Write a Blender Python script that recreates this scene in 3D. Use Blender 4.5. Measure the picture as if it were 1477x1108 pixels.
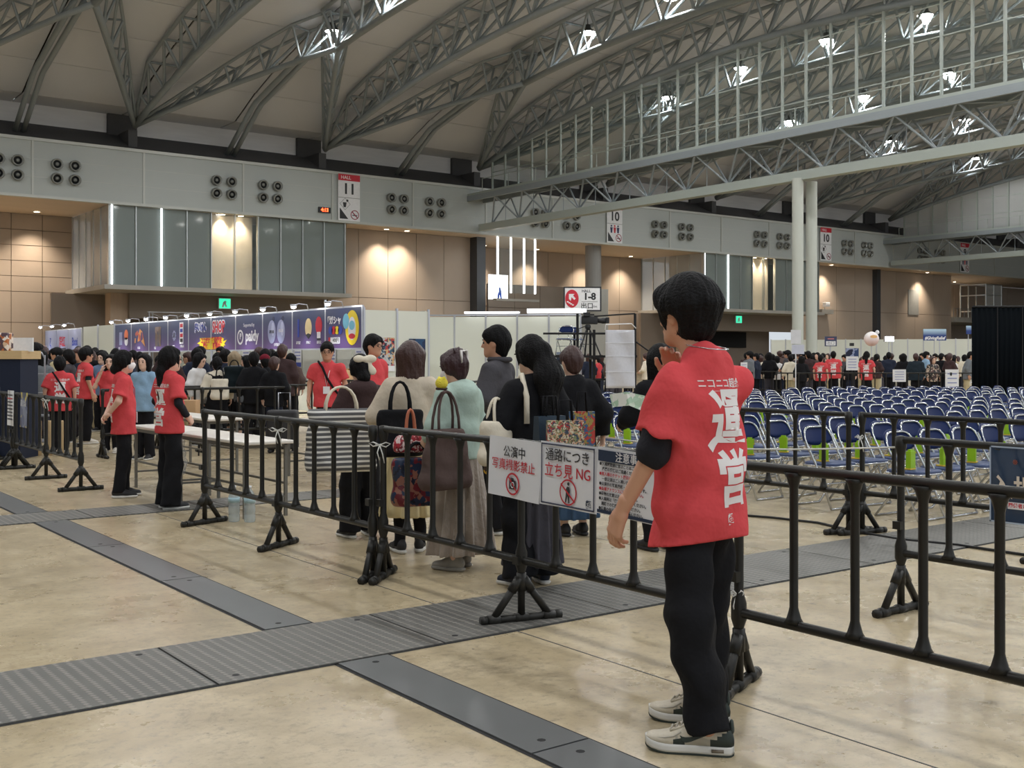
import bpy, bmesh, math, random
import numpy as np
from mathutils import Vector, Matrix, Quaternion
from mathutils.bvhtree import BVHTree

for _o in list(bpy.data.objects):
    bpy.data.objects.remove(_o)
SC = bpy.context.scene
COL = SC.collection
PI = math.pi
R_ = math.radians
rng = random.Random(7)

# ------------------------------------------------------------------ camera
YAW = R_(36.8)
FW = Vector((math.sin(YAW), math.cos(YAW), 0))
RT = Vector((math.cos(YAW), -math.sin(YAW), 0))
FPX, CX, HZ, CAMZ = 1600.0, 738.5, 517.0, 1.45
cam = bpy.data.cameras.new('camera')
cam.sensor_width = 36
cam.lens = 36 * FPX / 1477
cam.shift_y = -(554 - HZ) / 1477
cam.clip_end = 500
camo = bpy.data.objects.new('camera', cam)
camo.location = (0, 0, CAMZ)
camo.rotation_euler = (R_(90), 0, -YAW)
COL.objects.link(camo)
SC.camera = camo

# ------------------------------------------------------------------ world, exposure, hall lamps
wd = bpy.data.worlds.new('hall_air')
SC.world = wd
wd.use_nodes = True
wd.node_tree.nodes['Background'].inputs[0].default_value = (0.86, 0.93, 1.0, 1)
wd.node_tree.nodes['Background'].inputs[1].default_value = 0.75
SC.view_settings.view_transform = 'Standard'
SC.view_settings.look = 'None'
SC.view_settings.exposure = 0.0
SC.view_settings.gamma = 1.0
SC.view_settings.use_curve_mapping = False
LAMP_POWER = 1350.0
LAMP_X = [-11.1, 3.1, 17.3, 31.5, 45.6, 59.8, 74.0, 88.2, 102.4]
LAMP_Y = [60.2, 53.0, 45.7, 38.5, 31.3, 24.0, 16.8, 9.6, 2.4, -4.8, -12.0]

# ------------------------------------------------------------------ pixel helpers (1477x1108 frame)
def gp(px, py, z=0.0):
    d = (CAMZ - z) * FPX / (py - HZ)
    return FW * d + RT * ((px - CX) / FPX * d) + Vector((0, 0, z))
def gd(px, d, z=0.0):
    return FW * d + RT * ((px - CX) / FPX * d) + Vector((0, 0, z))
def zat(py, d):
    return CAMZ + (HZ - py) * d / FPX
def heading(x, y, rel):
    return math.atan2(y, x) + R_(rel)

# ------------------------------------------------------------------ materials
MATS = {}
def nodes_of(m):
    m.use_nodes = True
    nt = m.node_tree
    return nt, nt.nodes, nt.links, nt.nodes['Principled BSDF']
def mat(name, col, rough=.6, metal=0.0, var=0.12, scale=6.0, bump=0.0, bscale=40.0, spec=.5, coat=0, sheen=0, emit=None, estr=1.0):
    if name in MATS: return MATS[name]
    m = bpy.data.materials.new(name)
    nt, N, L, b = nodes_of(m)
    tc = N.new('ShaderNodeTexCoord')
    nz = N.new('ShaderNodeTexNoise'); nz.inputs['Scale'].default_value = scale; nz.inputs['Detail'].default_value = 4
    L.new(tc.outputs['Object'], nz.inputs['Vector'])
    mx = N.new('ShaderNodeMix'); mx.data_type = 'RGBA'
    c = tuple(col)
    mx.inputs[6].default_value = (*[max(0, v * (1 - var)) for v in c], 1)
    mx.inputs[7].default_value = (*[min(1, v * (1 + var)) for v in c], 1)
    L.new(nz.outputs[0], mx.inputs[0])
    L.new(mx.outputs[2], b.inputs['Base Color'])
    b.inputs['Roughness'].default_value = rough
    b.inputs['Metallic'].default_value = metal
    b.inputs['Specular IOR Level'].default_value = spec
    if coat: b.inputs['Coat Weight'].default_value = coat
    if sheen: b.inputs['Sheen Weight'].default_value = sheen
    if bump:
        n2 = N.new('ShaderNodeTexNoise'); n2.inputs['Scale'].default_value = bscale; n2.inputs['Detail'].default_value = 3
        L.new(tc.outputs['Object'], n2.inputs['Vector'])
        bp = N.new('ShaderNodeBump'); bp.inputs['Strength'].default_value = bump; bp.inputs['Distance'].default_value = .02
        L.new(n2.outputs[0], bp.inputs['Height']); L.new(bp.outputs[0], b.inputs['Normal'])
    if emit:
        b.inputs['Emission Color'].default_value = (*emit, 1); b.inputs['Emission Strength'].default_value = estr
    m.diffuse_color = (*c, 1)
    MATS[name] = m
    return m
def srgb(r, g, b):
    f = lambda v: (v / 255 / 12.92) if v <= 10 else ((v / 255 + .055) / 1.055) ** 2.4
    return (f(r), f(g), f(b))

def grad_mat(name, c0, c1, axis=2, lo=-1, hi=1, blob=None, rough=.45):
    """flat print: a two-colour blend along an object axis, with an optional cloudy third colour"""
    if name in MATS: return MATS[name]
    m = bpy.data.materials.new(name); nt, N, L, b = nodes_of(m)
    tc = N.new('ShaderNodeTexCoord'); sp = N.new('ShaderNodeSeparateXYZ'); L.new(tc.outputs['Object'], sp.inputs[0])
    mr = N.new('ShaderNodeMapRange'); mr.inputs[1].default_value = lo; mr.inputs[2].default_value = hi
    L.new(sp.outputs[axis], mr.inputs[0])
    mx = N.new('ShaderNodeMix'); mx.data_type = 'RGBA'; mx.inputs[6].default_value = (*c0, 1); mx.inputs[7].default_value = (*c1, 1)
    L.new(mr.outputs[0], mx.inputs[0]); out = mx.outputs[2]
    if blob:
        nz = N.new('ShaderNodeTexNoise'); nz.inputs['Scale'].default_value = 2.2; L.new(tc.outputs['Object'], nz.inputs[0])
        rr = N.new('ShaderNodeMapRange'); rr.inputs[1].default_value = .5; rr.inputs[2].default_value = .75; L.new(nz.outputs[0], rr.inputs[0])
        m2 = N.new('ShaderNodeMix'); m2.data_type = 'RGBA'; L.new(rr.outputs[0], m2.inputs[0]); L.new(out, m2.inputs[6]); m2.inputs[7].default_value = (*blob, 1); out = m2.outputs[2]
    L.new(out, b.inputs['Base Color']); b.inputs['Roughness'].default_value = rough
    MATS[name] = m
    return m
def collage_mat(name, cols, scale=18, seed=0.0):
    """abstract patchwork print"""
    if name in MATS: return MATS[name]
    m = bpy.data.materials.new(name); nt, N, L, b = nodes_of(m)
    tc = N.new('ShaderNodeTexCoord'); mp = N.new('ShaderNodeMapping'); mp.inputs['Location'].default_value = (seed, seed * 2, seed * 3)
    L.new(tc.outputs['Object'], mp.inputs[0])
    nz = N.new('ShaderNodeTexNoise'); nz.inputs['Scale'].default_value = scale * .6; L.new(mp.outputs[0], nz.inputs[0])
    ad = N.new('ShaderNodeMix'); ad.data_type = 'RGBA'; ad.blend_type = 'ADD'; ad.inputs[0].default_value = .12; L.new(mp.outputs[0], ad.inputs[6]); L.new(nz.outputs[1], ad.inputs[7])
    vo = N.new('ShaderNodeTexVoronoi'); vo.inputs['Scale'].default_value = scale; L.new(ad.outputs[2], vo.inputs['Vector'])
    sp = N.new('ShaderNodeSeparateColor'); L.new(vo.outputs['Color'], sp.inputs[0])
    cr = N.new('ShaderNodeValToRGB'); cr.color_ramp.interpolation = 'CONSTANT'
    e = cr.color_ramp.elements
    while len(e) < len(cols): e.new(0.5)
    for i, c in enumerate(cols):
        e[i].position = i / len(cols); e[i].color = (*c, 1)
    L.new(sp.outputs[0], cr.inputs[0]); L.new(cr.outputs[0], b.inputs['Base Color']); b.inputs['Roughness'].default_value = .4
    MATS[name] = m
    return m
def stripe_mat(name, c0, c1, freq, axis=2, rough=.8):
    if name in MATS: return MATS[name]
    m = bpy.data.materials.new(name); nt, N, L, b = nodes_of(m)
    tc = N.new('ShaderNodeTexCoord'); sp = N.new('ShaderNodeSeparateXYZ'); L.new(tc.outputs['Object'], sp.inputs[0])
    mu = N.new('ShaderNodeMath'); mu.operation = 'MULTIPLY'; mu.inputs[1].default_value = freq; L.new(sp.outputs[axis], mu.inputs[0])
    fr = N.new('ShaderNodeMath'); fr.operation = 'FRACT'; L.new(mu.outputs[0], fr.inputs[0])
    gt = N.new('ShaderNodeMath'); gt.operation = 'GREATER_THAN'; gt.inputs[1].default_value = .42; L.new(fr.outputs[0], gt.inputs[0])
    mx = N.new('ShaderNodeMix'); mx.data_type = 'RGBA'; mx.inputs[6].default_value = (*c0, 1); mx.inputs[7].default_value = (*c1, 1)
    L.new(gt.outputs[0], mx.inputs[0]); L.new(mx.outputs[2], b.inputs['Base Color']); b.inputs['Roughness'].default_value = rough
    MATS[name] = m
    return m
def glass_mat(name, tint, clear=.85, rough=.05, body=None):
    """thin pane: see-through share + tinted body + mirror sheen"""
    if name in MATS: return MATS[name]
    m = bpy.data.materials.new(name); m.use_nodes = True
    nt = m.node_tree; N, L = nt.nodes, nt.links; N.clear()
    out = N.new('ShaderNodeOutputMaterial')
    tr = N.new('ShaderNodeBsdfTransparent'); tr.inputs[0].default_value = (*tint, 1)
    df = N.new('ShaderNodeBsdfDiffuse'); df.inputs[0].default_value = (*(body or tint), 1)
    gl = N.new('ShaderNodeBsdfGlossy'); gl.inputs['Roughness'].default_value = rough
    nz = N.new('ShaderNodeTexNoise'); nz.inputs['Scale'].default_value = .7
    mr = N.new('ShaderNodeMapRange'); mr.inputs[3].default_value = max(0, 1 - clear - .04); mr.inputs[4].default_value = 1 - clear + .04; L.new(nz.outputs[0], mr.inputs[0])
    m1 = N.new('ShaderNodeMixShader'); L.new(mr.outputs[0], m1.inputs[0]); L.new(tr.outputs[0], m1.inputs[1]); L.new(df.outputs[0], m1.inputs[2])
    lw = N.new('ShaderNodeLayerWeight'); lw.inputs[0].default_value = .5
    pw_ = N.new('ShaderNodeMath'); pw_.operation = 'POWER'; pw_.inputs[1].default_value = 4; L.new(lw.outputs['Facing'], pw_.inputs[0])
    fr = N.new('ShaderNodeMapRange'); fr.inputs[3].default_value = .035; fr.inputs[4].default_value = .7; L.new(pw_.outputs[0], fr.inputs[0])
    m2 = N.new('ShaderNodeMixShader'); L.new(fr.outputs[0], m2.inputs[0]); L.new(m1.outputs[0], m2.inputs[1]); L.new(gl.outputs[0], m2.inputs[2])
    L.new(m2.outputs[0], out.inputs[0])
    MATS[name] = m
    return m
def glow(name, col, s):
    return mat(name, col, .5, emit=col, estr=s)

# ------------------------------------------------------------------ object helpers
def tag(o, label=None, cat=None, group=None, kind=None):
    if label: o['label'] = label
    if cat: o['category'] = cat
    if group: o['group'] = group
    if kind: o['kind'] = kind
    return o
def link(o, parent=None):
    COL.objects.link(o)
    if parent is not None: o.parent = parent
    return o
def thing(name, label, cat, loc=(0, 0, 0), rz=0.0, group=None, kind=None):
    o = bpy.data.objects.new(name, None); o.empty_display_size = .1
    o.location = loc; o.rotation_euler = (0, 0, rz)
    link(o); return tag(o, label, cat, group, kind)
def pmesh(name, V, F, m=None, smooth=False):
    me = bpy.data.meshes.new(name)
    V = np.asarray(V, dtype=np.float32).reshape(-1, 3)
    if isinstance(F, np.ndarray):
        n, k = F.shape
        me.vertices.add(len(V)); me.vertices.foreach_set('co', V.ravel())
        me.loops.add(n * k); me.loops.foreach_set('vertex_index', F.astype(np.int32).ravel())
        me.polygons.add(n); me.polygons.foreach_set('loop_start', np.arange(0, n * k, k, dtype=np.int32))
        me.update(calc_edges=True)
    else:
        me.from_pydata([tuple(v) for v in V.tolist()], [], F)
    if smooth: me.polygons.foreach_set('use_smooth', [True] * len(me.polygons))
    if m: me.materials.append(m)
    return me
def mobj(name, me, parent=None, loc=None, rz=None, M=None):
    o = bpy.data.objects.new(name, me)
    link(o, parent)
    if M is not None: o.matrix_local = M
    else:
        if loc is not None: o.location = loc
        if rz is not None: o.rotation_euler = (0, 0, rz)
    return o
def mk(name, V, F, m, parent=None, smooth=False, loc=None, rz=None, M=None):
    return mobj(name, pmesh(name, V, F, m, smooth), parent, loc, rz, M)
UNIT = {}
CUBE_V = [(x, y, z) for x in (-.5, .5) for y in (-.5, .5) for z in (-.5, .5)]
CUBE_F = [(0, 1, 3, 2), (4, 6, 7, 5), (0, 4, 5, 1), (2, 3, 7, 6), (0, 2, 6, 4), (1, 5, 7, 3)]
def unit_cube(m):
    k = ('c', m.name)
    if k not in UNIT: UNIT[k] = pmesh('block', CUBE_V, CUBE_F, m)
    return UNIT[k]
def unit_cyl(m, n=8):
    k = ('y', m.name, n)
    if k not in UNIT:
        V = [(math.cos(2 * PI * i / n), math.sin(2 * PI * i / n), z) for z in (0, 1) for i in range(n)]
        F = [(i, (i + 1) % n, n + (i + 1) % n, n + i) for i in range(n)] + [tuple(range(n - 1, -1, -1)), tuple(range(n, 2 * n))]
        me = pmesh('rod', V, F, m)
        for p in me.polygons: p.use_smooth = len(p.vertices) == 4
        UNIT[k] = me
    return UNIT[k]
def box(name, c, s, m, parent=None, rz=0.0):
    """axis box by centre and size"""
    o = bpy.data.objects.new(name, unit_cube(m)); link(o, parent)
    o.location = c; o.scale = s
    if rz: o.rotation_euler = (0, 0, rz)
    return o
def box2(name, a, b, m, parent=None):
    a, b = Vector(a), Vector(b)
    return box(name, (a + b) / 2, [max(abs(v), .001) for v in (b - a)], m, parent)
def bar(name, p, q, w, h, m, parent=None):
    """rectangular bar from p to q (w across, h upright)"""
    p, q = Vector(p), Vector(q); d = q - p
    o = bpy.data.objects.new(name, unit_cube(m)); link(o, parent)
    X = d.normalized(); Z = Vector((0, 0, 1))
    if abs(X.z) > .99: Z = Vector((1, 0, 0))
    Y = Z.cross(X).normalized(); Z = X.cross(Y)
    M = Matrix((X * d.length, Y * w, Z * h)).transposed().to_4x4(); M.translation = (p + q) / 2
    o.matrix_local = M
    return o
def rod(name, p, q, r, m, parent=None, n=8):
    p, q = Vector(p), Vector(q); d = q - p
    o = bpy.data.objects.new(name, unit_cyl(m, n)); link(o, parent)
    o.location = p
    o.rotation_mode = 'QUATERNION'; o.rotation_quaternion = d.to_track_quat('Z', 'Y')
    o.scale = (r, r, d.length)
    return o
def bevel_box(name, c, s, m, parent=None, bev=.01, rz=0.0, seg=2):
    bm = bmesh.new(); bmesh.ops.create_cube(bm, size=1)
    for v in bm.verts: v.co = Vector((v.co.x * s[0], v.co.y * s[1], v.co.z * s[2]))
    bmesh.ops.bevel(bm, geom=bm.edges[:], offset=bev, segments=seg, affect='EDGES', profile=.6)
    me = bpy.data.meshes.new(name); bm.to_mesh(me); bm.free(); me.materials.append(m)
    for p in me.polygons: p.use_smooth = True
    return mobj(name, me, parent, c, rz)
def sweep_vf(pts, r, n=8, closed=False, off=0, cap=True):
    P = [Vector(p) for p in pts]; V, F = [], []
    k = len(P); up = None
    rs = r if isinstance(r, (list, tuple)) else [r] * k
    for i in range(k):
        if closed: t = (P[(i + 1) % k] - P[i - 1])
        else: t = (P[min(i + 1, k - 1)] - P[max(i - 1, 0)])
        t.normalize()
        if up is None:
            up = Vector((0, 0, 1)) if abs(t.z) < .9 else Vector((1, 0, 0))
        a = t.cross(up).normalized(); up = a.cross(t).normalized()
        for j in range(n):
            w = 2 * PI * j / n
            V.append(P[i] + (a * math.cos(w) + up * math.sin(w)) * rs[i])
    m = k if closed else k - 1
    for i in range(m):
        for j in range(n):
            A = i * n + j; B = i * n + (j + 1) % n; C = ((i + 1) % k) * n + (j + 1) % n; D = ((i + 1) % k) * n + j
            F.append((A + off, B + off, C + off, D + off))
    if cap and not closed:
        F.append(tuple(off + j for j in range(n - 1, -1, -1))); F.append(tuple(off + (k - 1) * n + j for j in range(n)))
    return V, F
def sweep(name, pts, r, m, parent=None, n=8, closed=False, M=None):
    V, F = sweep_vf(pts, r, n, closed)
    return mk(name, [tuple(v) for v in V], F, m, parent, True, M=M)
def joinvf(parts):
    V, F = [], []
    for v, f in parts:
        o = len(V); V += [tuple(p) for p in v]; F += [tuple(i + o for i in q) for q in f]
    return V, F
def boxvf(c, s):
    return [(c[0] + x * s[0], c[1] + y * s[1], c[2] + z * s[2]) for x, y, z in CUBE_V], CUBE_F
def lathe_vf(prof, n=12, base=(0, 0, 0), axis='z'):
    V, F = [], []
    for (r, z) in prof:
        for j in range(n):
            w = 2 * PI * j / n; a, b = r * math.cos(w), r * math.sin(w)
            p = (a, b, z) if axis == 'z' else ((z, a, b) if axis == 'x' else (a, z, b))
            V.append((base[0] + p[0], base[1] + p[1], base[2] + p[2]))
    for i in range(len(prof) - 1):
        for j in range(n):
            q = (i * n + j, i * n + (j + 1) % n, (i + 1) * n + (j + 1) % n, (i + 1) * n + j)
            F.append(q if axis != 'y' else q[::-1])
    e = (tuple(range(n - 1, -1, -1)), tuple(range((len(prof) - 1) * n, len(prof) * n)))
    F += [t if axis != 'y' else t[::-1] for t in e]
    return V, F
def lathe(name, prof, m, parent=None, n=14, loc=None, axis='z', M=None):
    V, F = lathe_vf(prof, n, axis=axis)
    return mk(name, V, F, m, parent, True, loc=loc, M=M)
def frame(o, u, v):
    """matrix whose x runs along u, y along v, z out of the face"""
    u = Vector(u).normalized(); v = Vector(v).normalized(); n = u.cross(v)
    M = Matrix((u, v, n)).transposed().to_4x4(); M.translation = Vector(o)
    return M
def flat(name, pts, th, m, parent=None, M=None):
    """2-D outline (counter-clockwise) with real thickness, back at z=0"""
    n = len(pts)
    V = [(x, y, 0) for x, y in pts] + [(x, y, th) for x, y in pts]
    F = [tuple(range(n - 1, -1, -1)), tuple(range(n, 2 * n))] + [(i, (i + 1) % n, n + (i + 1) % n, n + i) for i in range(n)]
    return mk(name, V, F, m, parent, M=M)
def rect(w, h, x=0, y=0):
    return [(x - w / 2, y - h / 2), (x + w / 2, y - h / 2), (x + w / 2, y + h / 2), (x - w / 2, y + h / 2)]
def oval(a, b, x=0, y=0, n=24, s=0, e=2 * PI):
    return [(x + a * math.cos(s + (e - s) * i / n), y + b * math.sin(s + (e - s) * i / n)) for i in range(n)]
def ring(name, R, r, th, m, parent=None, M=None, x=0, y=0, n=28, k=1.0):
    V, F = [], []
    for z in (0, th):
        for rr in (R, r):
            V += [(x + rr * math.cos(2 * PI * i / n), y + k * rr * math.sin(2 * PI * i / n), z) for i in range(n)]
    for i in range(n):
        j = (i + 1) % n
        F += [(2 * n + i, 2 * n + j, 3 * n + j, 3 * n + i), (i, n + i, n + j, j), (i, j, 2 * n + j, 2 * n + i), (n + i, 3 * n + i, 3 * n + j, n + j)]
    return mk(name, V, F, m, parent, M=M)
TXT = {}
def text_mesh(s, size, m, bold=0.0, ext=.002, align='CENTER', sx=1.0, space=1.0, shear=0.0):
    key = (s, size, m.name, bold, ext, align, sx, space, shear)
    if key in TXT: return TXT[key]
    cu = bpy.data.curves.new('lettering', 'FONT'); cu.body = s; cu.size = size; cu.align_x = align; cu.align_y = 'CENTER'
    cu.offset = bold; cu.extrude = ext; cu.resolution_u = 3; cu.space_character = space; cu.shear = shear
    o = bpy.data.objects.new('lettering', cu)
    me = bpy.data.meshes.new_from_object(o); me.name = 'lettering'
    bpy.data.objects.remove(o); bpy.data.curves.remove(cu)
    if sx != 1.0:
        for v in me.vertices: v.co.x *= sx
    me.materials.clear(); me.materials.append(m)
    TXT[key] = me
    return me
def text(s, size, m, parent, M, x=0, y=0, z=0, name='lettering', **k):
    return mobj(name, text_mesh(s, size, m, **k), parent, M=M @ Matrix.Translation((x, y, z)))
def kids(o):
    return [c for c in bpy.data.objects if c.parent == o]
def copy_tree(o, tree, parent=None):
    c = o.copy(); COL.objects.link(c); c.parent = parent
    for ch in tree.get(o, ()): copy_tree(ch, tree, c)
    return c
def tree_of(root):
    t = {}
    for o in bpy.data.objects:
        if o.parent is not None: t.setdefault(o.parent, []).append(o)
    return t
ORD = ['first', 'second', 'third', 'fourth', 'fifth', 'sixth', 'seventh', 'eighth', 'ninth', 'tenth', 'eleventh', 'twelfth', 'thirteenth', 'fourteenth', 'fifteenth', 'sixteenth', 'seventeenth', 'eighteenth', 'nineteenth', 'twentieth', 'twenty-first', 'twenty-second', 'twenty-third', 'twenty-fourth', 'twenty-fifth', 'twenty-sixth', 'twenty-seventh', 'twenty-eighth', 'twenty-ninth', 'thirtieth', 'thirty-first', 'thirty-second', 'thirty-third', 'thirty-fourth', 'thirty-fifth', 'thirty-sixth', 'thirty-seventh', 'thirty-eighth', 'thirty-ninth', 'fortieth']
# ------------------------------------------------------------------ shared materials
def concrete_floor():
    m = bpy.data.materials.new('floor_concrete'); nt, N, L, b = nodes_of(m)
    tc = N.new('ShaderNodeTexCoord')
    def noise(sc, det=6, rough=.6, dist=0.0):
        n = N.new('ShaderNodeTexNoise'); n.inputs['Scale'].default_value = sc; n.inputs['Detail'].default_value = det
        n.inputs['Roughness'].default_value = rough; n.inputs['Distortion'].default_value = dist
        L.new(tc.outputs['Object'], n.inputs['Vector']); return n.outputs[0]
    def ramp(src, a, b2):
        r = N.new('ShaderNodeMapRange'); r.inputs[1].default_value = a; r.inputs[2].default_value = b2; L.new(src, r.inputs[0]); return r.outputs[0]
    def mixc(f, a, c, blend='MIX'):
        x = N.new('ShaderNodeMix'); x.data_type = 'RGBA'; x.blend_type = blend
        L.new(f, x.inputs[0])
        if isinstance(a, tuple): x.inputs[6].default_value = (*a, 1)
        else: L.new(a, x.inputs[6])
        x.inputs[7].default_value = (*c, 1); return x.outputs[2]
    base = mixc(ramp(noise(.55), .3, .7), srgb(192, 174, 140), srgb(158, 143, 114))
    base = mixc(ramp(noise(3.1, 8, .7), .42, .72), base, srgb(206, 190, 158))
    base = mixc(ramp(noise(1.1, 9, .74, .7), .57, .72), base, srgb(108, 94, 74))
    base = mixc(ramp(noise(7, 6, .65), .64, .74), base, srgb(104, 93, 76))
    base = mixc(ramp(noise(18, 8, .75), .50, .74), base, srgb(140, 126, 102))
    base = mixc(ramp(noise(34, 3, .5), .68, .76), base, srgb(112, 101, 84))
    L.new(base, b.inputs['Base Color'])
    rr = N.new('ShaderNodeMapRange'); rr.inputs[3].default_value = .16; rr.inputs[4].default_value = .42; L.new(noise(1.3, 7, .65), rr.inputs[0])
    L.new(rr.outputs[0], b.inputs['Roughness'])
    bp = N.new('ShaderNodeBump'); bp.inputs['Strength'].default_value = .08; bp.inputs['Distance'].default_value = .01
    L.new(noise(14, 5), bp.inputs['Height']); L.new(bp.outputs[0], b.inputs['Normal'])
    b.inputs['Specular IOR Level'].default_value = .55
    return m
def tread_mat():
    m = bpy.data.materials.new('tread_plate'); nt, N, L, b = nodes_of(m)
    tc = N.new('ShaderNodeTexCoord')
    sp = N.new('ShaderNodeSeparateXYZ'); L.new(tc.outputs['Object'], sp.inputs[0])
    def trig(src, f):
        k = N.new('ShaderNodeMath'); k.operation = 'MULTIPLY'; k.inputs[1].default_value = f; L.new(src, k.inputs[0])
        s = N.new('ShaderNodeMath'); s.operation = 'SINE'; L.new(k.outputs[0], s.inputs[0]); return s.outputs[0]
    a = trig(sp.outputs[0], 2 * PI / .058); c = trig(sp.outputs[1], 2 * PI / .034)
    mu = N.new('ShaderNodeMath'); mu.operation = 'MULTIPLY_ADD'; L.new(a, mu.inputs[0]); mu.inputs[1].default_value = .8; 
    m2 = N.new('ShaderNodeMath'); m2.operation = 'MULTIPLY'; L.new(c, m2.inputs[0]); m2.inputs[1].default_value = .35; L.new(m2.outputs[0], mu.inputs[2])
    rr = N.new('ShaderNodeMapRange'); rr.inputs[1].default_value = .2; rr.inputs[2].default_value = .9; L.new(mu.outputs[0], rr.inputs[0])
    nz = N.new('ShaderNodeTexNoise'); nz.inputs['Scale'].default_value = 2.0; nz.inputs['Detail'].default_value = 6; L.new(tc.outputs['Object'], nz.inputs[0])
    m3 = N.new('ShaderNodeMix'); m3.data_type = 'RGBA'; L.new(nz.outputs[0], m3.inputs[0]); m3.inputs[6].default_value = (*srgb(82, 82, 80), 1); m3.inputs[7].default_value = (*srgb(116, 114, 108), 1)
    m4 = N.new('ShaderNodeMix'); m4.data_type = 'RGBA'; L.new(rr.outputs[0], m4.inputs[0]); L.new(m3.outputs[2], m4.inputs[6]); m4.inputs[7].default_value = (*srgb(136, 132, 124), 1)
    L.new(m4.outputs[2], b.inputs['Base Color']); b.inputs['Roughness'].default_value = .5; b.inputs['Metallic'].default_value = .25
    bp = N.new('ShaderNodeBump'); bp.inputs['Strength'].default_value = .5; bp.inputs['Distance'].default_value = .006
    L.new(rr.outputs[0], bp.inputs['Height']); L.new(bp.outputs[0], b.inputs['Normal'])
    return m
FLOOR = concrete_floor(); TREAD = tread_mat()
SMOOTHPL = mat('smooth_steel_plate', srgb(104, 106, 106), .38, .3, .12, 2.5)
HOLE = mat('dark_hole', (.012, .012, .012), .8)
CEILP = mat('ceiling_panel', srgb(206, 208, 214), .75, 0, .06, .25)
ROOFDK = mat('roof_deck', srgb(60, 58, 56), .9)
STEEL = mat('truss_steel', srgb(140, 148, 152), .45, .1, .08, 3)
STEELW = mat('painted_beam', srgb(160, 168, 162), .45, 0, .05, 1)
FRIEZE = mat('frieze_metal', srgb(176, 181, 178), .5, .1, .05, .5)
TRIMM = mat('frieze_trim', srgb(188, 190, 184), .4, .2)
DARKL = mat('dark_ledge', srgb(74, 74, 76), .7)
CLERE = mat('clerestory_wall', srgb(226, 226, 228), .7)
TAN = mat('tan_wall_panel', srgb(172, 157, 142), .75, 0, .07, 1.3, .12, 9)
TANDK = mat('tan_joint', srgb(96, 80, 66), .9)
GREYW = mat('grey_render', srgb(136, 124, 112), .8, 0, .08, 1)
BLACKV = mat('black_void', (.008, .008, .009), .9)
SOFFIT = mat('soffit_board', srgb(200, 184, 164), .7)
SILVER = mat('silver_mullion', srgb(190, 194, 192), .3, .7, .05)
SLAB = mat('balcony_slab', srgb(168, 164, 156), .6)
GLASSB = glass_mat('office_glass', (.62, .70, .67), .32, .04, (.30, .34, .325))
GLASSC = glass_mat('clear_glass', (.95, .97, .96), .965, .02, (.45, .5, .48))
GLASSW = glass_mat('whitened_glass', (.9, .92, .92), .42, .08, (.62, .63, .62))
NOZ = mat('nozzle_rim', srgb(140, 142, 138), .35, .5)
NOZD = mat('nozzle_throat', srgb(26, 28, 30), .5)
BLK = mat('sign_black', (.02, .02, .024), .5)
WHT = mat('sign_white', srgb(232, 232, 234), .45)
RED = mat('sign_red', srgb(198, 32, 52), .45)
GRN = mat('sign_green', srgb(0, 130, 90), .4, emit=srgb(60, 220, 170), estr=1.3)
LENS = glow('lamp_lens', (1.0, .98, .93), 45.0)
HOUS = mat('lamp_housing', srgb(70, 72, 72), .4, .4)
WARM = glow('downlight_lens', (1.0, .86, .66), 14.0)
STRIP = glow('glow_strip', (.93, .97, 1.0), 3.4)

# ------------------------------------------------------------------ floor
XF0, XF1, YF0, YF1 = -40, 175, -30, 90
floor = mk('floor', [(XF0, YF0, 0), (XF1, YF0, 0), (XF1, YF1, 0), (XF0, YF1, 0)], [(0, 1, 2, 3)], FLOOR)
tag(floor, 'polished tan concrete hall floor with stains', 'floor', kind='structure')
def plate(x0, x1, y0, y1, m, holes=True):
    g = .006
    parts = [boxvf(((x0 + x1) / 2, (y0 + y1) / 2, .0035), (x1 - x0 - 2 * g, y1 - y0 - 2 * g, .007))]
    V, F = joinvf(parts); nf = len(F)
    if holes:
        for hx, hy in ((x0 + .12, y0 + .09), (x1 - .12, y1 - .09)):
            o = len(V); V += [(hx + .018 * math.cos(i * PI / 4), hy + .018 * math.sin(i * PI / 4), .0076) for i in range(8)]; F.append(tuple(range(o, o + 8)))
    me = pmesh('trench_plate', V, F, m); me.materials.append(HOLE)
    for i in range(nf, len(F)): me.polygons[i].material_index = 1
    return mobj('trench_plate', me, floor)
def gutter(x0, x1, y0, y1):
    o = mk('trench_edge', [(x0 - .012, y0 - .012, .0012), (x1 + .012, y0 - .012, .0012), (x1 + .012, y1 + .012, .0012), (x0 - .012, y1 + .012, .0012)], [(0, 1, 2, 3)], HOLE, floor)
for ya, yb, xa, xb in ((4.71, 5.5, -1.7, 15.1), (10.34, 10.98, -3, 12)):
    gutter(xa, xb, ya, yb)
    x = xa
    while x < xb - .1:
        plate(x, min(x + 1.2, xb), ya, yb, TREAD); x += 1.2
for ya, yb in ((.2, 4.70), (5.51, 10.33), (10.99, 16.2)):
    gutter(2.48, 2.76, ya, yb)
    n = max(1, round((yb - ya) / 1.6)); s = (yb - ya) / n
    for i in range(n): plate(2.48, 2.76, ya + i * s, ya + (i + 1) * s, SMOOTHPL)
# expansion joints in the slab
for (x0, y0, x1, y1) in ((3.55, .4, 3.558, 4.7), (3.55, 5.5, 3.558, 10.3), (5.9, 5.5, 5.907, 10.3)):
    box2('slab_joint', (x0, y0, .0), (x1, y1, .0015), DARKL, floor)

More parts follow.
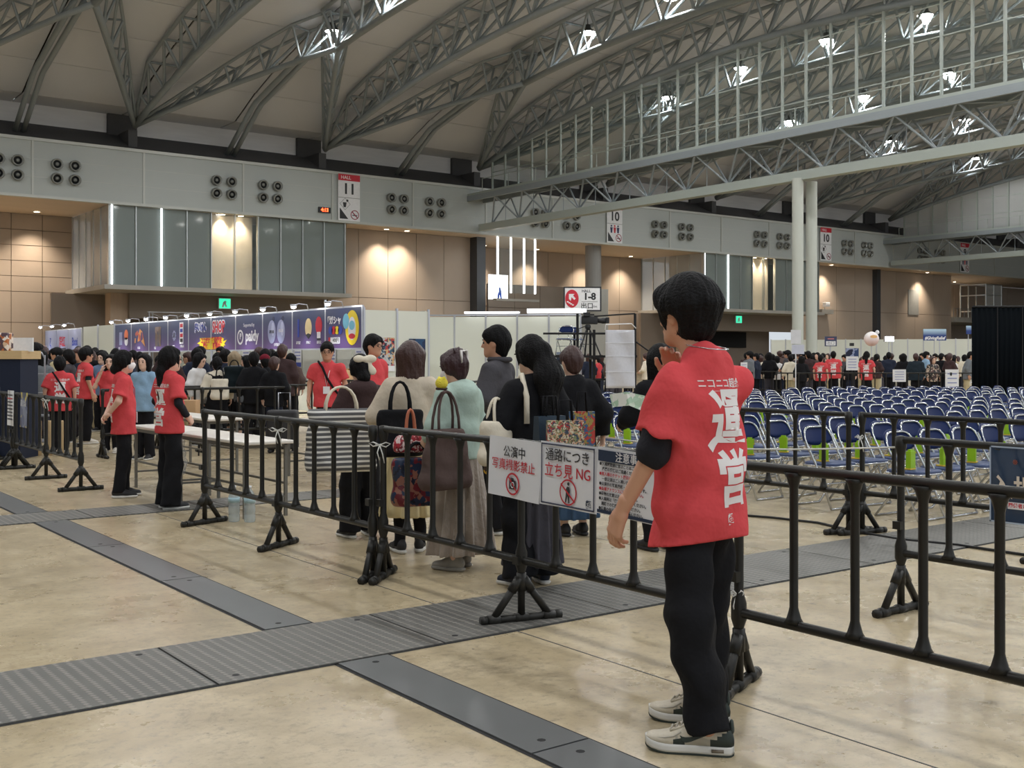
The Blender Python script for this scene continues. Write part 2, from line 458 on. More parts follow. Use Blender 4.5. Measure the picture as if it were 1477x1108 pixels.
# ------------------------------------------------------------------ roof profile
YW, BAY = 75.0, 14.2
def zl(t):
    t = max(t, 0); z = 17.1 + .2553 * t - .00423 * t * t
    return z if t < 30 else max(z, 20.3)
def zc(t):
    return zl(t) + 1.2 + (1.4 * (1 - math.exp(-max(t, 0) / 8)))
ceil_ys = [78, 75, 71.5, 67.5, 63, 58, 53, 48, 43, 38, 33, 28, 23, 18, 13, 8, 3, -2, -8]
V = []; F = []
for y in ceil_ys:
    V += [(-30, y, zc(75 - y) + .25), (172, y, zc(75 - y) + .25)]
for i in range(len(ceil_ys) - 1): F.append((2 * i, 2 * i + 1, 2 * i + 3, 2 * i + 2))
ceiling = mk('ceiling', V, F, ROOFDK); tag(ceiling, 'dark roof deck behind the curved grey ceiling panels', 'ceiling', kind='structure')
PANM = {}
for i in range(len(ceil_ys) - 1):
    ya, yb = ceil_ys[i], ceil_ys[i + 1]
    za, zb = zc(75 - ya), zc(75 - yb)
    hx = 7.1 / 2 - .06; dy = (yb - ya); sl = -.05
    V = [(-hx, sl, 0), (hx, sl, 0), (hx, dy - sl, zb - za), (-hx, dy - sl, zb - za)]
    V += [(x, y, z + .08) for x, y, z in V]
    me = pmesh('ceiling_panel', V, [(0, 1, 2, 3), (7, 6, 5, 4), (0, 4, 5, 1), (1, 5, 6, 2), (2, 6, 7, 3), (3, 7, 4, 0)], CEILP)
    for k in range(-3, 22):
        X = 10.2 + 7.1 * k + 3.55
        if yb < (44 - .599 * X) / .801 or yb < 14: continue
        mobj('ceiling_panel', me, ceiling, (X, ya, za))

# ------------------------------------------------------------------ unseen end walls, added to keep world light out at the sides
ENDW = mat('end_wall_grey', srgb(120, 120, 118), .8)
for nm, X, lb in (('wall_right_unseen', 171, 'unseen grey end wall added far right to block side light'), ('wall_left_unseen', -34, 'unseen grey end wall added far left to block side light')):
    w_ = box2(nm, (X, -30, 0), (X + .3, 86, 23.5), ENDW); tag(w_, lb, 'wall', kind='structure')
# ------------------------------------------------------------------ back wall
wall = thing('wall_back', 'long back wall with grey metal frieze over tan panels', 'wall', kind='structure')
for k in range(-4, 21):
    x0 = 17.9 + 7.1 * k
    box2('frieze_panel', (x0 + .05, 75, 11.9), (x0 + 7.05, 75.3, 15.35), FRIEZE, wall)
    for zz in (13.05, 14.2):
        box2('panel_groove', (x0 + .05, 74.985, zz), (x0 + 7.05, 75.02, zz + .03), TRIMM, wall)
    box2('panel_joint', (x0 - .07, 74.93, 11.75), (x0 + .07, 75.2, 15.5), TRIMM, wall)
box2('frieze_top_trim', (-12, 74.9, 15.35), (170, 75.3, 15.55), TRIMM, wall)
box2('frieze_bottom_trim', (-12, 74.9, 11.72), (170, 75.35, 11.9), TRIMM, wall)
mk('ledge', [(-12, 75, 15.55), (170, 75, 15.55), (170, 78, 17.05), (-12, 78, 17.05)], [(0, 1, 2, 3)], DARKL, wall)
for k in range(-1, 12):
    X = 10.2 + BAY * k
    box2('clerestory_panel', (X - BAY + 1.0, 77.9, 17.0), (X - 1.0, 78.1, 18.45), CLERE, wall)
    box2('column_head', (X - 1.0, 77.6, 16.6), (X + 1.0, 78.1, 18.6), DARKL, wall)
    box2('column_foot', (X - .3, 75.4, 15.7), (X + .3, 77.6, 16.9), DARKL, wall)
box2('soffit', (-12, 75.3, 11.75), (170, 86, 11.95), SOFFIT, wall)
def panel_wall(x0, x1, y, z0, z1, nx, zs, m=TAN, deep=.25):
    box2('wall_backing', (x0, y + .08, z0), (x1, y + deep, z1), TANDK, wall)
    w = (x1 - x0) / nx
    for i in range(nx):
        for a, b in zip(zs[:-1], zs[1:]):
            box2('wall_panel', (x0 + i * w + .02, y, a + .02), (x0 + (i + 1) * w - .02, y + .1, b - .02), m, wall)
panel_wall(4.0, 22.8, 84, 0, 11.75, 9, [0, 1.8, 4.0, 6.2, 7.3, 8.4, 9.5, 10.6, 11.75])
panel_wall(40.4, 53.9, 78, 0, 11.75, 5, [0, 3.2, 6.3, 11.75])
box2('wall_return', (40.4, 75.4, 6.3), (40.6, 78.1, 11.75), GREYW, wall)
box2('dark_pier', (53.9, 77.0, 0), (54.8, 78.4, 11.75), mat('dark_pier', srgb(62, 64, 68), .5), wall)
panel_wall(54.8, 79.6, 84, 0, 11.75, 8, [0, 3, 6.3, 11.75])
panel_wall(57.2, 66.0, 80, 0, 8.1, 3, [0, 3, 6.0, 8.1], GREYW)
panel_wall(97.2, 110.6, 78, 0, 11.75, 4, [0, 3.2, 6.8, 11.75])
box2('dark_pier', (110.6, 77.4, 0), (111.3, 78.4, 11.75), mat('dark_pier', srgb(62, 64, 68), .5), wall)
panel_wall(111.3, 126.8, 78, 0, 11.75, 4, [0, 3.2, 6.8, 11.75])
panel_wall(126.8, 168, 86, 0, 11.75, 9, [0, 3.2, 6.8, 11.75])
box2('balcony', (126.8, 77.6, 6.0), (168, 86, 6.6), SLAB, wall)
box2('wall_window_recess', (117.6, 77.93, 6.7), (119.7, 78.02, 9.7), mat('small_window_pane', srgb(150, 152, 150), .2), wall)
for X in (10.1, 66.9):
    rod('column', (X, 77, 0), (X, 77, 11.75), .74, mat('round_column', srgb(150, 148, 144), .5), wall, 20)
def glass_office(n, x0, x1, lab):
    w = thing('window_%d' % n, lab, 'window', kind='structure')
    k = 10; s = (x1 - x0) / k
    box2('floor_slab', (x0 - .5, 74.7, 6.05), (x1 + .3, 84, 6.35), SLAB, w)
    box2('back_partition', (x0 + .2, 80, 6.35), (x1, 80.2, 11.7), mat('office_partition', srgb(160, 164, 160), .7), w)
    box2('end_wall', (x1 - .15, 75.4, 6.35), (x1, 80, 11.7), GREYW, w)
    box2('lit_core', (x0 + 4 * s + .05, 76.2, 6.35), (x0 + 6 * s - .05, 76.5, 11.7), mat('lit_core', srgb(210, 196, 176), .7), w)
    for i in range(k + 1):
        x = x0 + i * s
        wd_ = .16 if i == 0 else (.045 if i == 2 else .07)
        box2('mullion', (x - wd_ / 2, 75.2, 6.35), (x + wd_ / 2, 75.5, 11.72), SILVER if i not in (2,) else STRIP, w)
        if i < k:
            box2('pane', (x + .05, 75.34, 6.36), (x + s - .05, 75.36, 11.7), GLASSC if i in (4, 5) else GLASSB, w)
    box2('corner_light', (x0 - .02, 75.25, 6.4), (x0 + .22, 75.3, 11.7), STRIP, w)
    for j in range(5):
        y = 75.5 + j * 1.7
        box2('mullion', (x0 - .06, y + 1.62, 6.35), (x0 + .06, y + 1.7, 11.72), SILVER, w)
        box2('pane', (x0 - .01, y, 6.36), (x0 + .01, y + 1.6, 11.7), GLASSW, w)
    # storey below: rendered wall, pier and dark strip openings
    panel = box2('lower_wall', (x0 - 2, 82, 0), (x1, 82.3, 6.05), GREYW, w)
    box2('lower_pier', (x0 + 1.2, 79, 0), (x0 + 2.4, 80.2, 6.05), mat('tan_pier', srgb(182, 160, 138), .8), w)
    box2('lower_beam', (x0 + 2.4, 78.6, 4.3), (x1, 79.2, 6.05), GREYW, w)
    box2('dark_opening', (x0 + 5.5, 81.8, 2.6), (x1 - 4, 82.02, 4.3), BLACKV, w)
    return w
glass_office(1, 22.8, 40.4, 'wide glazed office box above the dark banner row, corner mullion lit white')
glass_office(2, 79.6, 97.2, 'glazed office box behind the head of the tall staff man')
w3 = thing('window_3', 'tall glazing with mullions glowing white for reflected light beside the dark pier', 'window', kind='structure')
for i, X in enumerate((55.0, 56.4, 57.8, 59.0)):
    box2('glow_strip', (X - .07, 75.5, 7.0), (X + .07, 75.6, 11.7), STRIP, w3)  # mullions made to glow in place of the bright lights they reflect
    if i < 3: box2('pane', (X + .07, 75.54, 7.0), ((55.0, 56.4, 57.8, 59.0)[i + 1] - .07, 75.56, 11.7), GLASSC, w3)
box2('sill', (54.7, 75.3, 6.3), (59.3, 75.8, 6.5), SLAB, w3)
box2('light_screen', (55.0, 76.8, 6.5), (57.0, 76.9, 8.6), glow('screen_white', (.95, .98, 1.0), 3.0), w3)
mo = flat('blue_figure', [(-.25, -.5), (-.05, -.5), (0, -.1), (.08, -.5), (.26, -.5), (.18, .2), (.1, .45), (-.06, .5), (-.14, .2)], .02, mat('figure_blue', srgb(50, 90, 190), .5), w3, frame((56.1, 76.78, 7.05), (1, 0, 0), (0, 0, 1)))
# downlights: fixture in the soffit with its own spot, washing the wall below
DLI = 0
def downlight(x, y, z=11.74, power=700, wall_y=None, aim=.9):
    global DLI
    o = thing('downlight', None, 'downlight', (x, y, z), group='soffit downlights washing the tan wall')
    lathe('lens', [(.2, 0), (.2, -.02), (.01, -.03)], WARM, o, 14)
    ring('bezel', .27, .2, .03, SILVER, o, M=Matrix.Translation((0, 0, -.03)))
    ld = bpy.data.lights.new('downlight_lamp', 'SPOT'); ld.energy = power; ld.color = (1, .84, .66); ld.spot_size = R_(95); ld.spot_blend = .95; ld.shadow_soft_size = .15
    lo = bpy.data.objects.new('downlight_lamp', ld); link(lo, o); lo.location = (0, 0, -.08)
    if wall_y: lo.rotation_euler = (math.atan2(aim, 5.0), 0, 0)
    return o
dl = [(8.5, 82.4, 84), (12.6, 82.4, 84), (19.9, 82.2, 84), (15.8, 82.4, 84), (30.9, 75.85, 76.2), (32.3, 75.85, 76.2), (44.9, 76.7, 78), (46.8, 76.7, 78), (58.5, 82.4, 84), (64.6, 82.4, 84), (71.5, 82.3, 84), (76.6, 82.4, 84), (87.7, 75.85, 76.2), (89.3, 75.85, 76.2), (101.3, 76.7, 78), (119.6, 76.7, 78), (131, 83.8, 86), (137, 83.8, 86)]
DLW = ['left end of the tan wall', 'left end of the tan wall, second lamp', 'tan wall left of the glazed box, rightmost', 'tan wall left of the glazed box, middle', 'lit panes of the left glazed box, first', 'lit panes of the left glazed box, second', 'tan wall right of the hall 11 sign, left one', 'tan wall right of the hall 11 sign, right one', 'alcove with the white glowing mullions', 'alcove left of the round column', 'alcove right of the round column', 'corner left of the far glazed box', 'lit panes of the far glazed box, left one', 'lit panes of the far glazed box, right one', 'tan wall right of the twin columns', 'tan wall above the small window', 'far balcony above the black curtain, left', 'far balcony above the black curtain, right']
for (x, y, wy), tx in zip(dl, DLW):
    o = downlight(x, y, power=1000 if wy < 77 else 2300, wall_y=wy, aim=.75 if wy > 77 else .3)
    o['label'] = 'warm round downlight over the ' + tx
# air nozzle clusters
def nozzles(x, nm):
    o = thing('air_vent', 'four round air nozzles, ' + nm, 'air vent', (x, 75, 13.6), group='nozzle blocks along the frieze')
    for sx in (-1, 1):
        for sz in (-1, 1):
            M = Matrix.Translation((sx * .56, 0, sz * .44 - .06)) @ Matrix.Rotation(R_(12 * (1 if sz < 0 else .3)), 4, 'X')
            V, F = lathe_vf([(.34, .05), (.36, -.1), (.36, -.38), (.27, -.38), (.25, -.1)], 16, axis='y')
            nz = mk('nozzle', V, F, NOZ, o, True, M=M)
            V, F = lathe_vf([(.25, -.2), (.25, -.24), (.02, -.25)], 16, axis='y')
            mk('nozzle_throat', V, F, NOZD, nz, True)
            V, F = lathe_vf([(.1, -.24), (.12, -.3), (.03, -.32)], 10, axis='y')
            mk('nozzle_core', V, F, NOZ, nz, True)
NZ = ['far left by picture edge', 'left of the glazed box', 'above the lit panes, left block', 'above the lit panes, right block', 'just right of the hall 11 sign', 'left of the glass partition', 'behind the walkway truss, left', 'behind the walkway truss, right', 'right of the first hall 10 sign, left', 'right of the first hall 10 sign, right', 'left of the twin columns, left', 'left of the twin columns, right', 'right of the second hall 10 sign, left', 'right of the second hall 10 sign, right', 'far right, left block', 'far right, right block']
i = 0
for mid in (17.9, 32.1, 46.3, 60.5, 74.7, 88.9, 103.1, 117.3):
    for dx in (-1.5, 2.0):
        nozzles(mid + dx, NZ[i]); i += 1
# hall number signs on the frieze
def hall_sign(x, num, pict, lab, w=1.85, h=3.5):
    o = thing('hall_sign', lab, 'sign', (x, 74.9, 13.65), group='hall number signs')
    M = frame((0, 0, 0), (1, 0, 0), (0, 0, 1))
    flat('board', rect(w, h), .06, WHT, o, M)
    M = M @ Matrix.Translation((0, 0, .06))
    flat('red_band', rect(w, .48, 0, h / 2 - .24), .012, RED, o, M)
    text('HALL', .36, WHT, o, M, -.28, h / 2 - .25, .016, bold=.004)
    text(num, 1.12, BLK, o, M, 0, .62, .012, bold=.03)
    flat('rule', rect(w, .04, 0, -.02), .01, mat('rule_grey', srgb(150, 150, 150)), o, M)
    flat('corner_wedge', [(-w / 2 + .12, -h / 2 + .12), (-w / 2 + .85, -h / 2 + .12), (-w / 2 + .12, -h / 2 + .95)], .01, BLK, o, M)
    ring('no_smoking_ring', .36, .3, .012, mat('ring_maroon', srgb(150, 36, 60)), o, M, .48, -1.28)
    flat('no_smoking_bar', [(.22, -1.07), (.27, -1.02), (.74, -1.49), (.69, -1.54)], .012, mat('ring_maroon', srgb(150, 36, 60)), o, M)
    flat('cigarette', rect(.42, .07, .48, -1.32), .01, BLK, o, M)
    if pict == 'cup':
        ring('pictogram_frame', .46, .42, .01, mat('rule_grey', srgb(150, 150, 150)), o, M, -.35, -.5, 4)
        flat('cup', [(-.47, -.75), (-.29, -.75), (-.22, -.38), (-.54, -.38)], .012, BLK, o, M)
        flat('bubble', oval(.09, .09, -.16, -.24, 12), .012, BLK, o, M)
    else:
        for sx, mm in ((-.4, mat('figure_navy', srgb(40, 50, 90))), (0.0, RED), (.4, mat('figure_navy', srgb(40, 50, 90)))):
            flat('figure_body', [(sx - .08, -.85), (sx + .08, -.85), (sx + .15, -.35), (sx - .15, -.35)], .012, mm, o, M)
            flat('figure_head', oval(.09, .09, sx, -.22, 12), .012, mm, o, M)
    return o
hall_sign(40.55, '11', 'cup', 'white hall sign numbered 11 with red top band')
hall_sign(67.6, '10', 'wc', 'white hall sign numbered 10 with toilet figures, behind the lower truss')
hall_sign(97.9, '10', 'cup', 'white hall sign numbered 10 beside the twin white columns')
hall_sign(124.6, '9', 'wc', 'white hall sign numbered 9 at far right behind the truss')
ck = thing('led_clock', 'small red digital clock display on the frieze left of hall 11 sign', 'clock', (38.5, 74.9, 12.55))
box('case', (0, 0, 0), (1.0, .1, .42), BLK, ck)
text('4:13', .36, glow('led_red', (1, .08, .02), 6), ck, frame((0, -.06, 0), (1, 0, 0), (0, 0, 1)), bold=.012)
def exit_sign(x, y, z, s, lab):
    o = thing('exit_sign', lab, 'sign', (x, y, z), group='green exit signs')
    box('case', (0, 0, 0), (s * 1.2, .15, s), WHT, o)
    M = frame((0, -.08, 0), (1, 0, 0), (0, 0, 1))
    flat('panel', rect(s * 1.1, s * .9), .02, GRN, o, M)
    flat('running_figure', [(-.3 * s, -.35 * s), (-.15 * s, -.35 * s), (-.05 * s, -.05 * s), (.05 * s, -.3 * s), (.2 * s, -.32 * s), (.06 * s, .12 * s), (.2 * s, .1 * s), (.02 * s, .28 * s), (-.18 * s, .12 * s)], .03, WHT, o, M)
exit_sign(32.1, 78.4, 5.5, .78, 'green exit sign under the left glazed box')
exit_sign(88.1, 78.4, 5.5, .78, 'green exit sign under the far glazed box right of the staff man')

# ------------------------------------------------------------------ roof trusses
def ymin_for(X):
    return max(26.0, (54 - .599 * X) / .801)
def truss(name, lab, grp, low, upa, upb, r=.21, rw=.1):
    o = thing(name, lab, 'truss', group=grp)
    sweep('lower_chord', low, r, STEEL, o, 10)
    sweep('upper_chord', upa, r * .62, STEEL, o, 8); sweep('upper_chord', upb, r * .62, STEEL, o, 8)
    n = len(low)
    for i in range(n):
        for U in (upa, upb):
            if (low[i] - U[i]).length > .5: rod('web_member', low[i], U[i], rw, STEEL, o, 6)
            if i + 1 < n and (low[i] - U[i + 1]).length > .6: rod('web_member', low[i], U[i + 1], rw, STEEL, o, 6)
        if (upa[i] - upb[i]).length > .5: rod('cross_member', upa[i], upb[i], rw * .8, STEEL, o, 6)
    return o
def arch(X, y0, y1, half=1.05, step=2.75, near_zero=True):
    n = max(2, int(round((y0 - y1) / step))); low, ua, ub = [], [], []
    for i in range(n + 1):
        y = y0 + (y1 - y0) * i / n; t = 75 - y
        k = min(1.0, .12 + t / 6.5) if near_zero else 1.0
        low.append(Vector((X, y, zl(t)))); zu = zl(t) + (zc(t) - .32 - zl(t)) * k
        ua.append(Vector((X - half * k, y, zu))); ub.append(Vector((X + half * k, y, zu)))
    return low, ua, ub
TN = ['left of the picture edge', 'off the left edge', 'above the left end of the glazed box', 'above the hall 11 sign', 'over the glass partition', 'first behind the glass partition', 'second behind the glass partition', 'third behind the glass partition', 'over the far glass partition']
YN = 59.5
for k in range(-1, 8):
    X = 10.2 + BAY * k if k < 3 else 52.7 + BAY * (k - 3)
    truss('main_truss', 'grey arched roof truss, ' + TN[k + 1], 'main roof trusses', *arch(X, 75, min(66, ymin_for(X))))
mids = [-11.1, 3.1, 17.3, 31.5, 45.6, 59.8, 74.0, 88.2, 102.4]
MN = ['outside the left edge', 'left edge bay', 'leftmost bay with paired struts', 'bay with the lamp at upper left', 'bay left of the glass partition', 'first bay behind the partition', 'second bay behind the partition', 'third bay behind the partition', 'fourth bay behind the partition']
for j, X in enumerate(mids):
    y1 = min(55, ymin_for(X))
    truss('bay_truss', 'grey middle roof truss carrying lamps, ' + MN[j], 'middle roof trusses', *arch(X, YN, y1, near_zero=False))
    for s in (-1, 1):
        A = Vector((X + s * BAY / 2, 75, 17.1)); B = Vector((X, YN, zl(75 - YN)))
        n = 6; low, ua, ub = [], [], []
        sd = Vector((B - A).cross(Vector((0, 0, 1)))).normalized()
        for i in range(n + 1):
            f = i / n; p = A.lerp(B, f); p.z = zl(75 - p.y); k = min(1, .12 + f * 1.1)
            low.append(p); up = zc(75 - p.y) - .35
            q = Vector((p.x, p.y, p.z + (up - p.z) * k)); ua.append(q + sd * .8 * k); ub.append(q - sd * .8 * k)
        truss('diagonal_truss', 'slim diagonal truss rising %s, %s' % ('leftwards' if s > 0 else 'rightwards', MN[j]), 'diagonal roof trusses', low, ua, ub, .17, .085)
    st = thing('roof_strut', 'pair of bent grey pipe struts, ' + MN[j], 'strut', group='bent pipe struts')
    for dx in (-.25, .25):
        sweep('pipe', [(X + dx, 76.0, 16.0), (X + dx, 73.6, 17.4), (X + dx, 71.7, 18.5), (X + dx, 71.0, 18.85), (X + dx, 66, 20.05), (X + dx, 62.4, 20.9)], .17, STEEL, st, 10)

# ------------------------------------------------------------------ hall lamps
LM = {}
def build_lamp():
    LM['h'] = pmesh('housing', *lathe_vf([(.1, .52), (.18, .5), (.2, .3), (.5, .02), (.52, 0), (.48, 0), (.46, .03), (.16, .3)], 18), HOUS, True)
    LM['l'] = pmesh('lens', *lathe_vf([(.46, .03), (.38, -.06), (.02, -.1)], 18), LENS, True)
build_lamp()
VIS = {(31.5, 60.2): 'upper left, in the lamp bay', (45.6, 53.0): 'top centre, left of the partition', (59.8, 60.2): 'behind the partition, lowest and leftmost of its row', (59.8, 53.0): 'behind the partition, second of the near row', (59.8, 45.7): 'behind the partition, third of the near row', (59.8, 38.5): 'behind the partition, top right of the near row', (74.0, 60.2): 'behind the partition, first of the middle row', (74.0, 53.0): 'behind the partition, second of the middle row', (74.0, 45.7): 'behind the partition, third of the middle row', (88.2, 60.2): 'below the walkway, first of the far row', (88.2, 53.0): 'below the walkway, second of the far row'}
for X in LAMP_X:
    for Y in LAMP_Y:
        t = 75 - Y; zz = zl(t) + 1.25
        if (X, Y) in ((45.6, 60.2), (17.3, 60.2)): continue
        lab = 'lit high-bay lamp in the roof trusses, ' + VIS[(X, Y)] if (X, Y) in VIS else 'high-bay lamp out of view, %s bay from left, %s row from the wall' % (ORD[LAMP_X.index(X)], ORD[LAMP_Y.index(Y)])
        o = thing('high_bay_lamp', lab, 'lamp', (X, Y, zz), group='high-bay lamps of the hall')
        mobj('housing', LM['h'], o); mobj('lens', LM['l'], o)
        rod('hanger', (0, 0, .5), (0, 0, 1.0), .03, HOUS, o, 6)
        ld = bpy.data.lights.new('lamp_light', 'SPOT'); ld.energy = LAMP_POWER; ld.color = (.97, .985, 1.0); ld.spot_size = R_(168); ld.spot_blend = .25; ld.shadow_soft_size = .35
        lo = bpy.data.objects.new('lamp_light', ld); link(lo, o); lo.location = (0, 0, -.12)
        if (X, Y) in VIS:
            for s in (-1, 1):
                rod('bracket', (s * .42, 0, .05), (0, 0, -1.1), .05, STEEL, o, 6)

# ------------------------------------------------------------------ glass partitions between the halls
def partition(X, ya, yb, which, glass):
    o = thing('hall_partition', 'glazed hall partition with walkway and lower truss, ' + which, 'partition', group='glazed hall partitions')
    n = int(round((ya - yb) / 1.75)); s = (ya - yb) / n
    ys = [ya - s * i for i in range(n + 1)]
    for i, y in enumerate(ys):
        top = zl(75 - y)
        box2('mullion', (X - .07, y - .065, 14.9), (X + .07, y + .065, top), STEELW, o)
        if i < n:
            y2 = ys[i + 1]
            t2 = zl(75 - y2)
            V = [(X, y - .1, 14.95), (X, y2 + .1, 14.95), (X, y2 + .1, t2 - .1), (X, y - .1, top - .1)]
            mk('pane', V + [(X + .02, b, c) for a, b, c in V], [(0, 1, 2, 3), (7, 6, 5, 4), (0, 4, 5, 1), (1, 5, 6, 2), (2, 6, 7, 3), (3, 7, 4, 0)], glass, o)
            for zz in (16.55, 18.3, 20.0):
                if min(top, t2) > zz + .2: bar('transom', (X, y, zz), (X, y2, zz), .05, .06, STEELW, o)
            bar('handrail', (X - 1.0, y, 15.95), (X - 1.0, y2, 15.95), .05, .05, STEELW, o)
            if i % 2 == 0: rod('rail_post', (X - 1.0, y, 14.9), (X - 1.0, y, 15.95), .03, STEELW, o, 6)
    box2('walkway', (X - 1.15, yb, 14.72), (X + .5, ya + 2, 14.92), STEELW, o)
    box2('walkway_edge_beam', (X - 1.2, yb, 14.3), (X - 1.0, ya + 2, 14.74), STEEL, o)
    box2('walkway_edge_beam', (X + .4, yb, 14.3), (X + .6, ya + 2, 14.74), STEEL, o)
    box2('lower_beam', (X - .32, yb, 11.9), (X + .32, ya + 1.5, 12.45), STEELW, o)
    n2 = int(round((ya - yb) / 3.5)); s2 = (ya - yb) / n2
    for i in range(n2):
        y = ya - s2 * i; ym = y - s2 / 2; y2 = y - s2
        for dx in (-1.1, .5):
            rod('lattice_bar', (X, y, 12.4), (X + dx, ym, 14.4), .07, STEEL, o, 6)
            rod('lattice_bar', (X + dx, ym, 14.4), (X, y2, 12.4), .07, STEEL, o, 6)
        rod('lattice_bar', (X - 1.1, ym, 14.35), (X + .5, y2 if i % 2 else y, 14.35), .06, STEEL, o, 6)
        rod('hanger', (X, ym, 12.4), (X, ym, 14.4), .03, STEEL, o, 6)
    return o
partition(52.7, 73.1, 26.0, 'nearer one across the upper right', GLASSC)
partition(109.5, 73.1, 40.0, 'farther one at the right edge', GLASSW)  # whitish pane body stands in for the brightness beyond the glass
cm = mat('white_column', srgb(186, 190, 182), .5, 0, .04)
for X, Y, lb in ((52.45, 42.1, 'left of the pair'), (54.1, 42.4, 'right of the pair')):
    o = thing('twin_column', 'tall round white column under the glass partition, ' + lb, 'column', (X, Y, 0), group='twin white columns')
    rod('shaft', (0, 0, 0), (0, 0, 12.0), .33, cm, o, 18)
    lathe('base_collar', [(.42, 0), (.42, .25), (.33, .35)], cm, o, 18)
# ------------------------------------------------------------------ implicit-surface people
def cap(a, b, ra, rb=None, k=.03, sq=(1, 1, 1), flat=False, op='+'):
    return (np.array(a, float), np.array(b, float), ra, ra if rb is None else rb, k, np.array(sq, float), flat, op)
def ball(c, r, k=.03, sq=(1, 1, 1), op='+'):
    return cap(c, c, r, r, k, sq, False, op)
def sdf_mesh(prims, h, cuts=(), wr=None, sm=1):
    lo = np.full(3, 1e9); hi = np.full(3, -1e9)
    bbs = []
    for (a, b, ra, rb, k, sq, fl, op) in prims:
        m = max(ra, rb) * np.maximum(sq, .2)
        l = np.minimum(a, b) - m; u = np.maximum(a, b) + m
        bbs.append((l, u))
        if op == '+': lo = np.minimum(lo, l); hi = np.maximum(hi, u)
    lo -= 3 * h + .025; hi += 3 * h + .025
    n = np.maximum(4, np.ceil((hi - lo) / h).astype(int) + 1)
    ax = [lo[i] + h * np.arange(n[i]) for i in range(3)]
    f = np.full(n, .3, np.float32)
    for (a, b, ra, rb, k, sq, fl, op), (l, u) in zip(prims, bbs):
        mg = k + 2.5 * h
        i0 = np.clip(np.floor((l - mg - lo) / h).astype(int), 0, n - 1); i1 = np.clip(np.ceil((u + mg - lo) / h).astype(int) + 1, 1, n)
        if np.any(i1 <= i0): continue
        sl = tuple(slice(i0[i], i1[i]) for i in range(3))
        X = (ax[0][sl[0]] / sq[0])[:, None, None]; Y = (ax[1][sl[1]] / sq[1])[None, :, None]; Z = (ax[2][sl[2]] / sq[2])[None, None, :]
        A = a / sq; B = b / sq; D = B - A; dd = float(D @ D)
        px, py, pz = X - A[0], Y - A[1], Z - A[2]
        if dd < 1e-10:
            d = np.sqrt(px * px + py * py + pz * pz) - ra
        else:
            t0 = (px * D[0] + py * D[1] + pz * D[2]) / dd
            t = np.clip(t0, 0, 1)
            d = np.sqrt((px - D[0] * t) ** 2 + (py - D[1] * t) ** 2 + (pz - D[2] * t) ** 2) - (ra + (rb - ra) * t)
            if fl:
                d = np.maximum(d, (t0 - 1) * math.sqrt(dd))
        d = d * float(np.min(sq))
        g = f[sl]
        if op == '+':
            hh = np.maximum(k - np.abs(g - d), 0) / k
            f[sl] = np.minimum(g, d) - hh * hh * k * .25
        else:
            d = -d; hh = np.maximum(k - np.abs(g - d), 0) / k
            f[sl] = np.maximum(g, d) + hh * hh * k * .25
    if wr is not None:
        amp, fr, ph = wr
        X = ax[0][:, None, None]; Y = ax[1][None, :, None]; Z = ax[2][None, None, :]
        w = np.sin(fr * (Z * 1.1 + .5 * Y) + 2.2 * np.sin(fr * .45 * (Y - X) + ph) + ph) * np.sin(fr * .6 * (X + .6 * Y - .5 * Z) + 1.7 * ph)
        w = w + .5 * np.sin(fr * 1.7 * (.4 * Z + Y) + 1.5 * np.sin(fr * X) + 2 * ph)
        f += (amp * w).astype(np.float32)
    for (nrm, o) in cuts:
        d = (ax[0][:, None, None] - o[0]) * nrm[0] + (ax[1][None, :, None] - o[1]) * nrm[1] + (ax[2][None, None, :] - o[2]) * nrm[2]
        f = np.maximum(f, d)
    # surface nets
    s = f < 0
    c = np.zeros(tuple(n - 1), np.int8)
    C = [(i, j, k) for i in (0, 1) for j in (0, 1) for k in (0, 1)]
    sub = lambda A, o: A[o[0]:A.shape[0] - 1 + o[0], o[1]:A.shape[1] - 1 + o[1], o[2]:A.shape[2] - 1 + o[2]]
    for o in C: c += sub(s, o)
    act = (c > 0) & (c < 8)
    I = np.argwhere(act)
    if len(I) == 0: return np.zeros((0, 3)), np.zeros((0, 4), int)
    fv = np.stack([f[I[:, 0] + o[0], I[:, 1] + o[1], I[:, 2] + o[2]] for o in C], 1)
    P = np.zeros((len(I), 3)); W = np.zeros(len(I))
    for a in range(8):
        for b in range(a + 1, 8):
            da = np.array(C[b]) - np.array(C[a])
            if np.abs(da).sum() != 1: continue
            fa, fb = fv[:, a], fv[:, b]
            x = (fa < 0) != (fb < 0)
            t = np.where(x, fa / np.where(fa - fb == 0, 1, fa - fb), 0)
            P += np.where(x[:, None], np.array(C[a]) + t[:, None] * da, 0); W += x
    P = I + P / np.maximum(W, 1)[:, None]
    V = lo + P * h
    idx = np.full(tuple(n - 1), -1, np.int64); idx[act] = np.arange(len(I))
    Q = []
    for d in range(3):
        e1, e2 = (d + 1) % 3, (d + 2) % 3
        sa = [slice(None)] * 3; sb = [slice(None)] * 3; sa[d] = slice(0, -1); sb[d] = slice(1, None)
        A, B = s[tuple(sa)], s[tuple(sb)]
        E = np.argwhere(A != B)
        E = E[(E[:, e1] > 0) & (E[:, e2] > 0) & (E[:, e1] < n[e1] - 1) & (E[:, e2] < n[e2] - 1)]
        if not len(E): continue
        u1 = np.zeros(3, int); u1[e1] = 1; u2 = np.zeros(3, int); u2[e2] = 1
        g = lambda E: idx[E[:, 0], E[:, 1], E[:, 2]]
        q = np.stack([g(E), g(E - u1), g(E - u1 - u2), g(E - u2)], 1)
        flip = A[E[:, 0], E[:, 1], E[:, 2]]
        q[~flip] = q[~flip][:, ::-1]
        Q.append(q)
    Q = np.concatenate(Q); Q = Q[(Q >= 0).all(1)]
